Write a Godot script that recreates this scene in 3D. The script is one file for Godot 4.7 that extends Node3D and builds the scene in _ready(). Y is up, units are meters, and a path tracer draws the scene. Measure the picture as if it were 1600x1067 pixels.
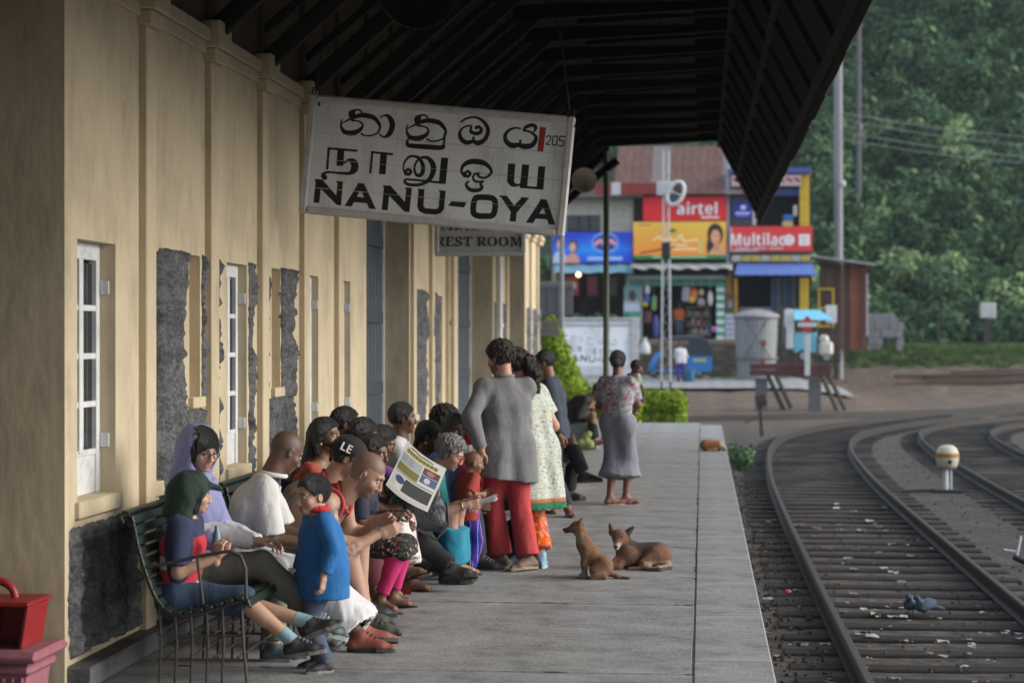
extends Node3D

# ---------------------------------------------------------------- camera geometry
const EYE := Vector3(0, 1.75, 0)
const FP := 3000.0
var cam_basis := Basis.IDENTITY
var rng := RandomNumberGenerator.new()
var T := {}
var M := {}

func _ready():
	rng.seed = 77
	var cam := Camera3D.new()
	cam.name = "camera"
	add_child(cam)
	cam_basis = Basis(Vector3.UP, atan(298.0 / FP)) * Basis(Vector3.RIGHT, -atan(6.5 / FP))
	cam.transform = Transform3D(cam_basis, EYE)
	cam.near = 0.1
	cam.far = 600.0
	var lens := CameraAttributesPhysical.new()
	lens.frustum_focal_length = 12.0 / (533.5 / FP)
	lens.frustum_focus_distance = 12.2
	lens.exposure_aperture = 2.3
	cam.attributes = lens
	cam.fov = rad_to_deg(2.0 * atan(533.5 / FP))
	var we := WorldEnvironment.new()
	we.name = "sky"
	var env := Environment.new()
	env.background_mode = Environment.BG_SKY
	var sm := ProceduralSkyMaterial.new()
	sm.sky_top_color = Color(0.80, 0.86, 0.95)
	sm.sky_horizon_color = Color(0.88, 0.91, 0.95)
	sm.sky_curve = 0.25
	sm.ground_bottom_color = Color(0.25, 0.25, 0.24)
	sm.ground_horizon_color = Color(0.5, 0.5, 0.5)
	sm.sky_energy_multiplier = 1.0
	var sk := Sky.new()
	sk.sky_material = sm
	env.sky = sk
	env.tonemap_mode = Environment.TONE_MAPPER_LINEAR
	env.tonemap_exposure = 1.5
	env.fog_enabled = true
	env.fog_density = 0.00028
	env.fog_light_color = Color(0.80, 0.86, 0.90)
	env.sdfgi_enabled = true
	env.ssao_enabled = true
	env.ssil_enabled = true
	we.environment = env
	add_child(we)
	var sun := DirectionalLight3D.new()
	sun.name = "sun"
	sun.light_energy = 1.0
	sun.light_color = Color(1.0, 0.98, 0.945)
	sun.light_angular_distance = 40.0
	sun.shadow_enabled = true
	sun.rotation_degrees = Vector3(-21, 90, 0)
	add_child(sun)

	make_textures()
	make_materials()
	build_ground()
	build_platform()
	build_station()
	build_canopy()
	build_tracks()
	build_background()
	build_hill()
	build_signs()
	build_props()
	build_people()
	build_dogs()

# a point seen at pixel (px, py) of the 1600 x 1067 photograph, D metres along the platform
func at(px: float, py: float, d: float) -> Vector3:
	var dir: Vector3 = cam_basis * Vector3((px - 800.0) / FP, (533.5 - py) / FP, -1.0)
	return EYE + dir * (d / -dir.z)

# the point seen there on the level y = h
func gp(px: float, py: float, h: float) -> Vector3:
	var dir: Vector3 = cam_basis * Vector3((px - 800.0) / FP, (533.5 - py) / FP, -1.0)
	return EYE + dir * ((h - EYE.y) / dir.y)

# ---------------------------------------------------------------- scene objects
func obj(called: String, mb, m: Material, parent: Node = null, at_pos := Vector3.ZERO) -> MeshInstance3D:
	var o := MeshInstance3D.new()
	o.name = called
	o.mesh = mb.mesh() if mb is MB else mb
	o.material_override = m
	o.position = at_pos
	(parent if parent else self).add_child(o, true)
	return o

func thing(called: String, label: String, category: String, pos := Vector3.ZERO, group := "", turn := 0.0) -> Node3D:
	var o := Node3D.new()
	o.name = called
	o.position = pos
	o.rotation.y = turn
	add_child(o, true)
	return tag(o, label, category, group)

func tag(o, label: String, category: String, group := ""):
	o.set_meta("label", label)
	o.set_meta("category", category)
	if group != "":
		o.set_meta("group", group)
	return o

func setting(o, label := ""):
	o.set_meta("kind", "structure")
	if label != "":
		o.set_meta("label", label)
	return o

func stuff(o, label := "", category := ""):
	o.set_meta("kind", "stuff")
	if label != "":
		o.set_meta("label", label)
		o.set_meta("category", category)
	return o

# ---------------------------------------------------------------- mesh builder
class MB:
	var v := PackedVector3Array()
	var n := PackedVector3Array()
	var uv := PackedVector2Array()
	var c := PackedColorArray()
	var ix := PackedInt32Array()
	var col := Color.WHITE

	func vert(p: Vector3, nn: Vector3, u := Vector2.ZERO) -> int:
		v.append(p)
		n.append(nn)
		uv.append(u)
		c.append(col)
		return v.size() - 1

	func tri(i: int, j: int, k: int) -> void:
		var g: Vector3 = (v[j] - v[i]).cross(v[k] - v[i])
		if g.dot(n[i] + n[j] + n[k]) > 0.0:
			ix.append_array(PackedInt32Array([i, k, j]))
		else:
			ix.append_array(PackedInt32Array([i, j, k]))

	# flat quad a b c d (in order round its edge), facing the side of `out`
	func quad(a: Vector3, b: Vector3, cc: Vector3, d: Vector3, out: Vector3, u0 := Vector2(0, 0), u1 := Vector2(1, 1)) -> void:
		var nn: Vector3 = (b - a).cross(cc - a)
		if nn.length_squared() < 1e-16:
			nn = (cc - a).cross(d - a)
		nn = nn.normalized()
		if nn.dot(out) < 0.0:
			nn = -nn
		var i := vert(a, nn, Vector2(u0.x, u1.y))
		vert(b, nn, Vector2(u1.x, u1.y))
		vert(cc, nn, Vector2(u1.x, u0.y))
		vert(d, nn, Vector2(u0.x, u0.y))
		tri(i, i + 1, i + 2)
		tri(i, i + 2, i + 3)

	func face(pts: Array, out: Vector3) -> void:
		var nn: Vector3 = (pts[1] - pts[0]).cross(pts[2] - pts[0]).normalized()
		if nn.dot(out) < 0.0:
			nn = -nn
		var i := v.size()
		for p in pts:
			vert(p, nn)
		for k in range(1, pts.size() - 1):
			tri(i, i + k, i + k + 1)

	func box(ce: Vector3, s: Vector3, b := Basis.IDENTITY, bev := 0.0) -> void:
		var h := s * 0.5
		bev = minf(bev, minf(h.x, minf(h.y, h.z)) * 0.9)
		if bev <= 0.0:
			for ax in 3:
				for sg in [-1.0, 1.0]:
					var e := Vector3.ZERO
					var f := Vector3.ZERO
					var g := Vector3.ZERO
					e[ax] = sg * h[ax]
					f[(ax + 1) % 3] = h[(ax + 1) % 3]
					g[(ax + 2) % 3] = h[(ax + 2) % 3]
					quad(ce + b * (e - f - g), ce + b * (e + f - g), ce + b * (e + f + g), ce + b * (e - f + g), b * e)
			return
		# chamfered box: three corner points per corner
		var P := {}
		for sx in [-1, 1]:
			for sy in [-1, 1]:
				for sz in [-1, 1]:
					var s3 := Vector3(sx, sy, sz)
					for ax in 3:
						var q := s3 * (h - Vector3.ONE * bev)
						q[ax] = s3[ax] * h[ax]
						P[[sx, sy, sz, ax]] = ce + b * q
					face([P[[sx, sy, sz, 0]], P[[sx, sy, sz, 1]], P[[sx, sy, sz, 2]]], b * s3)
		for ax in 3:
			var a1 := (ax + 1) % 3
			var a2 := (ax + 2) % 3
			for sg in [-1, 1]:
				var k := [0, 0, 0]
				var pts := []
				for w in [[-1, -1], [1, -1], [1, 1], [-1, 1]]:
					k[ax] = sg
					k[a1] = w[0]
					k[a2] = w[1]
					pts.append(P[[k[0], k[1], k[2], ax]])
				var o := Vector3.ZERO
				o[ax] = sg
				quad(pts[0], pts[1], pts[2], pts[3], b * o)
			for s1 in [-1, 1]:
				for s2 in [-1, 1]:
					var lo := [0, 0, 0]
					lo[ax] = -1
					lo[a1] = s1
					lo[a2] = s2
					var hi := lo.duplicate()
					hi[ax] = 1
					var o2 := Vector3.ZERO
					o2[a1] = s1
					o2[a2] = s2
					quad(P[[lo[0], lo[1], lo[2], a1]], P[[hi[0], hi[1], hi[2], a1]], P[[hi[0], hi[1], hi[2], a2]], P[[lo[0], lo[1], lo[2], a2]], b * o2)

	func mm(lo: Vector3, hi: Vector3, bev := 0.0) -> void:
		box((lo + hi) * 0.5, hi - lo, Basis.IDENTITY, bev)

	# beam from a to b, w wide, h high
	func beam(a: Vector3, b: Vector3, w: float, h: float, bev := 0.0, up := Vector3.UP) -> void:
		var z := (b - a)
		var l := z.length()
		z = z / l
		if absf(z.dot(up)) > 0.98:
			up = Vector3.RIGHT
		var x := up.cross(z).normalized()
		var y := z.cross(x)
		box((a + b) * 0.5, Vector3(w, h, l), Basis(x, y, z), bev)

	func cyl(a: Vector3, b: Vector3, ra: float, rb: float, seg := 10, caps := true) -> void:
		var z := (b - a).normalized()
		var x := z.cross(Vector3.UP if absf(z.y) < 0.9 else Vector3.RIGHT).normalized()
		var y := z.cross(x)
		var i := v.size()
		var l := (b - a).length()
		for k in seg + 1:
			var t := TAU * k / seg
			var d := x * cos(t) + y * sin(t)
			var nn := (d * l + z * (ra - rb)).normalized()
			vert(a + d * ra, nn, Vector2(float(k) / seg, 0))
			vert(b + d * rb, nn, Vector2(float(k) / seg, 1))
		for k in seg:
			tri(i + 2 * k, i + 2 * k + 1, i + 2 * k + 3)
			tri(i + 2 * k, i + 2 * k + 3, i + 2 * k + 2)
		if caps:
			for e in 2:
				var o: Vector3 = (a if e == 0 else b)
				var r := ra if e == 0 else rb
				if r < 0.0005:
					continue
				var nn2: Vector3 = -z if e == 0 else z
				var c0 := vert(o, nn2)
				for k in seg + 1:
					var t := TAU * k / seg
					vert(o + (x * cos(t) + y * sin(t)) * r, nn2)
				for k in seg:
					tri(c0, c0 + 1 + k, c0 + 2 + k)

	# tube along a path; r a number or one radius per point
	func tube(pts: Array, r, seg := 8, caps := true) -> void:
		var np := pts.size()
		var x := Vector3.ZERO
		var first := v.size()
		for i in np:
			var z: Vector3 = (pts[mini(i + 1, np - 1)] - pts[maxi(i - 1, 0)]).normalized()
			if i == 0:
				x = z.cross(Vector3.UP if absf(z.y) < 0.9 else Vector3.RIGHT).normalized()
			else:
				x = (x - z * x.dot(z)).normalized()
			var y := z.cross(x)
			var rr: float = r[i] if r is Array else r
			for k in seg + 1:
				var t := TAU * k / seg
				var d := x * cos(t) + y * sin(t)
				vert(pts[i] + d * rr, d, Vector2(float(k) / seg, float(i) / np))
		for i in np - 1:
			for k in seg:
				var a := first + i * (seg + 1) + k
				tri(a, a + 1, a + seg + 2)
				tri(a, a + seg + 2, a + seg + 1)
		if caps:
			for e in [0, np - 1]:
				var z2: Vector3 = (pts[0] - pts[1]).normalized() if e == 0 else (pts[np - 1] - pts[np - 2]).normalized()
				var c0 := vert(pts[e], z2)
				for k in seg + 1:
					vert(v[first + e * (seg + 1) + k], z2)
				for k in seg:
					tri(c0, c0 + 1 + k, c0 + 2 + k)

	# smooth sheet over rows of points; out: rough outward direction or a point inside when inside is set
	func grid(rows: Array, out = null, inside = null) -> void:
		var nr := rows.size()
		var nc: int = rows[0].size()
		var first := v.size()
		for i in nr:
			for j in nc:
				var du: Vector3 = rows[mini(i + 1, nr - 1)][j] - rows[maxi(i - 1, 0)][j]
				var dv: Vector3 = rows[i][mini(j + 1, nc - 1)] - rows[i][maxi(j - 1, 0)]
				var nn: Vector3 = du.cross(dv)
				nn = nn.normalized() if nn.length_squared() > 1e-18 else Vector3.UP
				var o: Vector3 = out if out != null else (rows[i][j] - inside)
				if nn.dot(o) < 0.0:
					nn = -nn
				vert(rows[i][j], nn, Vector2(float(j) / (nc - 1), float(i) / (nr - 1)))
		for i in nr - 1:
			for j in nc - 1:
				var a := first + i * nc + j
				tri(a, a + 1, a + nc + 1)
				tri(a, a + nc + 1, a + nc)

	func ell(ce: Vector3, r: Vector3, b := Basis.IDENTITY, nu := 14, nv := 9) -> void:
		var first := v.size()
		for i in nv + 1:
			var ph := PI * i / nv
			for j in nu + 1:
				var th := TAU * j / nu
				var d := Vector3(sin(ph) * cos(th), cos(ph), sin(ph) * sin(th))
				vert(ce + b * (d * r), (b * (d / r)).normalized(), Vector2(float(j) / nu, float(i) / nv))
		for i in nv:
			for j in nu:
				var a := first + i * (nu + 1) + j
				tri(a, a + 1, a + nu + 2)
				tri(a, a + nu + 2, a + nu + 1)

	# profile of (radius, height) turned about an axis
	func lathe(o: Vector3, prof: Array, seg := 16, b := Basis.IDENTITY) -> void:
		var first := v.size()
		var np := prof.size()
		for i in np:
			var d2: Vector2 = prof[mini(i + 1, np - 1)] - prof[maxi(i - 1, 0)]
			var n2 := Vector2(d2.y, -d2.x).normalized()
			for j in seg + 1:
				var t := TAU * j / seg
				var dir := Vector3(cos(t), 0, sin(t))
				vert(o + b * (dir * prof[i].x + Vector3.UP * prof[i].y), b * (dir * n2.x + Vector3.UP * n2.y), Vector2(float(j) / seg, float(i) / np))
		for i in np - 1:
			for j in seg:
				var a := first + i * (seg + 1) + j
				tri(a, a + 1, a + seg + 2)
				tri(a, a + seg + 2, a + seg + 1)

	# outline (Vector2 in the x-y plane of xf) given depth along xf's z (centred)
	func prism(poly: PackedVector2Array, xf: Transform3D, depth: float, scale_uv := Vector2.ONE) -> void:
		var tris := Geometry2D.triangulate_polygon(poly)
		for sg in [-1.0, 1.0]:
			var i := v.size()
			var nn: Vector3 = xf.basis.z.normalized() * sg
			for p in poly:
				vert(xf * Vector3(p.x, p.y, sg * depth * 0.5), nn, p * scale_uv)
			for k in range(0, tris.size(), 3):
				tri(i + tris[k], i + tris[k + 1], i + tris[k + 2])
		var cw := Geometry2D.is_polygon_clockwise(poly)
		for k in poly.size():
			var p := poly[k]
			var q := poly[(k + 1) % poly.size()]
			var e := (q - p)
			var o := Vector2(e.y, -e.x) * (1.0 if not cw else -1.0)
			quad(xf * Vector3(p.x, p.y, -depth * 0.5), xf * Vector3(q.x, q.y, -depth * 0.5), xf * Vector3(q.x, q.y, depth * 0.5), xf * Vector3(p.x, p.y, depth * 0.5), xf.basis * Vector3(o.x, o.y, 0))

	func mesh() -> ArrayMesh:
		var a := []
		a.resize(Mesh.ARRAY_MAX)
		a[Mesh.ARRAY_VERTEX] = v
		a[Mesh.ARRAY_NORMAL] = n
		a[Mesh.ARRAY_TEX_UV] = uv
		a[Mesh.ARRAY_COLOR] = c
		a[Mesh.ARRAY_INDEX] = ix
		var m := ArrayMesh.new()
		m.add_surface_from_arrays(Mesh.PRIMITIVE_TRIANGLES, a)
		return m

# ---------------------------------------------------------------- textures and materials
func noise_image(size: int, freq: float, oct := 4, sd := 1, kind := FastNoiseLite.TYPE_SIMPLEX_SMOOTH) -> Image:
	var f := FastNoiseLite.new()
	f.seed = sd
	f.noise_type = kind
	f.frequency = freq
	f.fractal_octaves = oct
	if kind == FastNoiseLite.TYPE_CELLULAR:
		f.cellular_return_type = FastNoiseLite.RETURN_DISTANCE2_SUB
	return f.get_seamless_image(size, size)

func srgb(r: float, g: float, b: float) -> Color:
	return Color(r, g, b).linear_to_srgb()

# colour texture out of noise layers: base colours mixed by noise values. stops: [[value, Color linear] ...]
func ramp_image(layers: Array, stops: Array, size := 512, squash := Vector2i(1, 1)) -> ImageTexture:
	var im := Image.create(size, size, false, Image.FORMAT_RGB8)
	var datas := []
	for l in layers:
		datas.append([l[0].get_data(), l[1], l[0].get_width()])
	var lut := []
	for k in 256:
		var t := k / 255.0
		var c: Color = stops[stops.size() - 1][1]
		for s in stops.size():
			if t < stops[s][0]:
				if s == 0:
					c = stops[0][1]
				else:
					c = stops[s - 1][1].lerp(stops[s][1], (t - stops[s - 1][0]) / (stops[s][0] - stops[s - 1][0]))
				break
		c = c.linear_to_srgb()
		lut.append([int(clampf(c.r, 0, 1) * 255), int(clampf(c.g, 0, 1) * 255), int(clampf(c.b, 0, 1) * 255)])
	var out := PackedByteArray()
	out.resize(size * size * 3)
	var nl := datas.size()
	var i := 0
	for y in size:
		for x in size:
			var t := 0.0
			for l in nl:
				var w: int = datas[l][2]
				t += datas[l][1] * datas[l][0][((y * squash.y) % w) * w + ((x * squash.x) % w)]
			var e = lut[clampi(int(t), 0, 255)]
			out[i] = e[0]
			out[i + 1] = e[1]
			out[i + 2] = e[2]
			i += 3
	return ImageTexture.create_from_image(Image.create_from_data(size, size, false, Image.FORMAT_RGB8, out))

func tex_of(im: Image) -> ImageTexture:
	return ImageTexture.create_from_image(im)

func mat(c: Color, rough := 0.8, metal := 0.0) -> StandardMaterial3D:
	var m := StandardMaterial3D.new()
	m.albedo_color = c.linear_to_srgb()
	m.roughness = rough
	m.metallic = metal
	return m

func tri_mat(m: StandardMaterial3D, scale: float, world := true) -> StandardMaterial3D:
	m.uv1_triplanar = true
	m.uv1_world_triplanar = world
	m.uv1_scale = Vector3.ONE * scale
	return m

func bump(m: StandardMaterial3D, t: Texture2D, cm: float) -> StandardMaterial3D:
	m.heightmap_enabled = true
	m.heightmap_texture = t
	m.heightmap_scale = cm
	return m

func make_textures():
	var n1 := noise_image(512, 0.006, 5, 3)
	var n2 := noise_image(512, 0.03, 4, 8)
	var n3 := noise_image(512, 0.12, 3, 15)
	var cell := noise_image(512, 0.03, 2, 21, FastNoiseLite.TYPE_CELLULAR)
	T.n1 = tex_of(n1)
	T.n2 = tex_of(n2)
	T.n3 = tex_of(n3)
	# plaster: pale ochre, faint stains
	T.plaster = ramp_image([[n1, 0.55], [n2, 0.3], [n3, 0.15]], [[0.0, Color(0.30, 0.25, 0.175)], [0.35, Color(0.45, 0.375, 0.26)], [0.55, Color(0.515, 0.43, 0.295)], [0.8, Color(0.555, 0.465, 0.325)], [1.0, Color(0.58, 0.50, 0.37)]])
	T.stone = ramp_image([[n1, 0.25], [n2, 0.4], [n3, 0.35]], [[0.0, Color(0.008, 0.008, 0.010)], [0.32, Color(0.022, 0.022, 0.026)], [0.48, Color(0.065, 0.067, 0.073)], [0.62, Color(0.125, 0.127, 0.135)], [0.85, Color(0.17, 0.17, 0.18)], [1.0, Color(0.26, 0.26, 0.27)]])
	T.concrete = ramp_image([[n1, 0.45], [n2, 0.3], [n3, 0.25]], [[0.0, Color(0.07, 0.07, 0.072)], [0.3, Color(0.155, 0.155, 0.157)], [0.5, Color(0.225, 0.225, 0.226)], [0.7, Color(0.272, 0.272, 0.274)], [1.0, Color(0.37, 0.37, 0.37)]])
	T.dirt = ramp_image([[n1, 0.3], [n2, 0.35], [n3, 0.35]], [[0.0, Color(0.032, 0.026, 0.021)], [0.4, Color(0.08, 0.066, 0.054)], [0.55, Color(0.12, 0.10, 0.083)], [0.75, Color(0.20, 0.17, 0.145)], [1.0, Color(0.33, 0.29, 0.25)]])
	T.rust = ramp_image([[n1, 0.4], [n2, 0.4], [n3, 0.2]], [[0.0, Color(0.03, 0.014, 0.011)], [0.4, Color(0.085, 0.034, 0.026)], [0.55, Color(0.12, 0.055, 0.042)], [0.7, Color(0.15, 0.095, 0.08)], [1.0, Color(0.26, 0.22, 0.21)]])
	T.paint = ramp_image([[n1, 0.5], [n2, 0.3], [n3, 0.2]], [[0.0, Color(0.45, 0.45, 0.45)], [0.35, Color(0.80, 0.80, 0.80)], [0.6, Color(0.93, 0.93, 0.93)], [1.0, Color(1, 1, 1)]])
	T.wood = ramp_image([[n1, 0.3], [n2, 0.4], [n3, 0.3]], [[0.0, Color(0.012, 0.011, 0.010)], [0.4, Color(0.03, 0.027, 0.024)], [0.6, Color(0.05, 0.044, 0.04)], [1.0, Color(0.12, 0.105, 0.095)]])
	# cloth folds: stretched noise
	var fold := FastNoiseLite.new()
	fold.seed = 5
	fold.noise_type = FastNoiseLite.TYPE_SIMPLEX_SMOOTH
	fold.frequency = 0.012
	fold.fractal_octaves = 3
	fold.domain_warp_enabled = true
	fold.domain_warp_amplitude = 40
	T.fold = tex_of(fold.get_seamless_image(512, 512))
	var cellf := noise_image(512, 0.05, 1, 4, FastNoiseLite.TYPE_CELLULAR)
	T.cell = tex_of(cellf)
	T.weave = ramp_image([[n1, 0.3], [n2, 0.3], [n3, 0.4]], [[0.0, Color(0.66, 0.66, 0.66)], [0.4, Color(0.84, 0.84, 0.84)], [0.6, Color(0.95, 0.95, 0.95)], [1.0, Color(1, 1, 1)]])

func make_materials():
	var m := mat(Color.WHITE, 0.85)
	m.albedo_texture = T.plaster
	M.plaster = bump(tri_mat(m, 0.45), T.n2, 0.25)
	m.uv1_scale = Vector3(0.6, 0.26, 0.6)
	M.shaded_plaster = m.duplicate()
	M.shaded_plaster.albedo_color = Color(0.42, 0.40, 0.38)  # plaster darkened to stand for the shade under the canopy
	M.stone = mat(Color.WHITE, 0.8)
	M.stone.albedo_texture = T.stone
	M.stone = bump(tri_mat(M.stone, 1.6), T.n2, 1.0)
	M.concrete = mat(Color.WHITE, 0.75)
	M.concrete.albedo_texture = T.concrete
	M.concrete = bump(tri_mat(M.concrete, 0.55), T.n3, 0.25)
	M.concrete.vertex_color_use_as_albedo = true
	M.paving = M.concrete.duplicate()
	M.paving.uv1_scale = Vector3(0.42, 0.55, 0.62)
	M.paving.heightmap_scale = 0.3
	M.dirt = mat(Color.WHITE, 0.95)
	M.dirt.albedo_texture = T.dirt
	M.dirt.vertex_color_use_as_albedo = true
	M.dirt = bump(tri_mat(M.dirt, 0.8), T.n3, 2.0)
	M.soil = mat(Color.WHITE, 0.95)
	M.soil.albedo_texture = T.dirt
	M.soil.vertex_color_use_as_albedo = true
	M.soil = bump(tri_mat(M.soil, 0.23), T.n2, 3.0)
	M.rust = mat(Color.WHITE, 0.85)
	M.rust.albedo_texture = T.rust
	M.rust = tri_mat(M.rust, 0.35)
	M.rust.uv1_scale = Vector3(0.9, 0.12, 0.12)
	M.grey_rust = worn(Color(0.16, 0.13, 0.125), 0.7)
	M.block = worn(Color(0.28, 0.28, 0.295), 0.9)
	M.wood = mat(Color.WHITE, 0.85)
	M.wood.albedo_texture = T.wood
	M.wood.uv1_triplanar = true
	M.wood.uv1_world_triplanar = true
	M.wood.uv1_scale = Vector3(1.2, 1.2, 1.2)
	M.wood = bump(M.wood, T.n3, 0.4)
	M.white_paint = worn(Color(0.72, 0.73, 0.74), 0.5)
	M.blue_paint = worn(Color(0.045, 0.06, 0.085), 0.45)
	M.glass = mat(Color(0.012, 0.016, 0.022), 0.12)
	M.black_iron = mat(Color(0.02, 0.02, 0.022), 0.55, 0.3)
	M.grey_metal = worn(Color(0.32, 0.34, 0.36), 0.5)
	M.green_slat = worn(Color(0.009, 0.023, 0.019), 0.45)
	M.rail = worn(Color(0.026, 0.021, 0.019), 0.6)
	M.rail_top = mat(Color(0.06, 0.055, 0.052), 0.45, 0.3)
	M.sign_frame = worn(Color(0.56, 0.56, 0.55), 0.55, 1.5)
	M.vc = mat(Color.WHITE, 0.8)
	M.vc.vertex_color_use_as_albedo = true
	M.skin = mat(Color.WHITE, 0.55)
	M.skin.vertex_color_use_as_albedo = true
	M.skin.albedo_texture = T.weave
	M.skin = bump(tri_mat(M.skin, 5.0, false), T.n3, 0.05)
	M.skin.subsurf_scatter_enabled = true
	M.skin.subsurf_scatter_strength = 0.06
	M.hair_black = strands(mat(Color(0.010, 0.009, 0.009), 0.42))
	M.eye_white = mat(Color(0.6, 0.58, 0.56), 0.25)
	M.eye_dark = mat(Color(0.012, 0.008, 0.006), 0.15)

func strands(m: StandardMaterial3D) -> StandardMaterial3D:
	bump(tri_mat(m, 9.0, false), T.n3, 0.9)
	m.uv1_scale = Vector3(22, 4, 22)
	return m

func worn(c: Color, rough: float, scale := 0.9, world := true) -> StandardMaterial3D:
	var m := mat(c, rough)
	m.albedo_texture = T.paint
	return bump(tri_mat(m, scale, world), T.n3, 0.08)

func cloth(c: Color, relief := 1.0, scale := 3.0) -> StandardMaterial3D:
	var m := mat(c, 0.9)
	m.rim_enabled = true
	m.rim = 0.06
	m.rim_tint = 0.9
	m.albedo_texture = T.weave
	bump(tri_mat(m, scale, false), T.fold, relief * 0.5)
	m.uv1_scale = Vector3(scale * 0.6, scale * 0.33, scale * 0.6)
	return m

# ---------------------------------------------------------------- ground, platform
func smooth(a: float, b: float, t: float) -> float:
	t = clampf((t - a) / (b - a), 0.0, 1.0)
	return t * t * (3.0 - 2.0 * t)

func ground_h(x: float, d: float) -> float:
	var l := -0.836 + 0.836 * smooth(63.0, 81.0, d)
	var r := -0.836 + 2.0 * smooth(84.0, 94.0, d)
	var h := lerpf(l, r, smooth(3.0, 8.0, x))
	return h + 1.0 * maxf(0.0, d - 100.0)

func build_ground():
	var nz := FastNoiseLite.new()
	nz.seed = 4
	nz.frequency = 0.35
	var mb := MB.new()
	var ds := []
	var d := -40.0
	while d < 99.0:
		ds.append(d)
		d += 4.0 if d < 4.0 else 0.8
	var xs := []
	var x := -60.0
	while x <= 70.0:
		xs.append(x)
		x += 6.0 if x < -6.0 or x > 22.0 else 0.5
	var rows := []
	for dd in ds:
		var row := []
		for xx in xs:
			var h := ground_h(xx, dd)
			if xx > 0.5 and dd > 4:
				h += 0.025 * nz.get_noise_2d(xx * 2.0, dd * 2.0) + (0.10 * nz.get_noise_2d(xx, dd) if dd > 62.0 else 0.0)
			row.append(Vector3(xx, h, -dd))
		rows.append(row)
	mb.grid(rows, Vector3.UP)
	# earth turns from sooty ballast to brown soil and, up the bank, to turf
	for i in mb.v.size():
		var v := mb.v[i]
		var soil := Color(0.40, 0.39, 0.385).lerp(Color(0.86, 0.72, 0.60), smooth(48.0, 72.0, -v.z))
		mb.c[i] = soil.lerp(Color(0.55, 0.95, 0.30), smooth(88.5, 91.5, -v.z + 2.0 * nz.get_noise_2d(v.x, v.z)) * smooth(4.0, 6.0, v.x))
	setting(obj("ground", mb, M.soil))
	# the pale earth road before the shops
	var rd := MB.new()
	rows = []
	for i in 12:
		var row := []
		for j in 30:
			var xx := -14.0 + j * 0.68
			var dd := lerpf(73.5, 81.5, i / 11.0) + 0.4 * nz.get_noise_2d(xx * 1.5, i * 3.0)
			row.append(Vector3(xx, ground_h(xx, dd) + 0.13, -dd))
		rows.append(row)
	rd.grid(rows, Vector3.UP)
	var rm := mat(Color(1.9, 1.85, 1.8), 0.95)
	rm.albedo_color = Color(1, 1, 1)
	rm.albedo_texture = T.concrete
	setting(obj("road", rd, tri_mat(rm, 0.6)))

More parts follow.
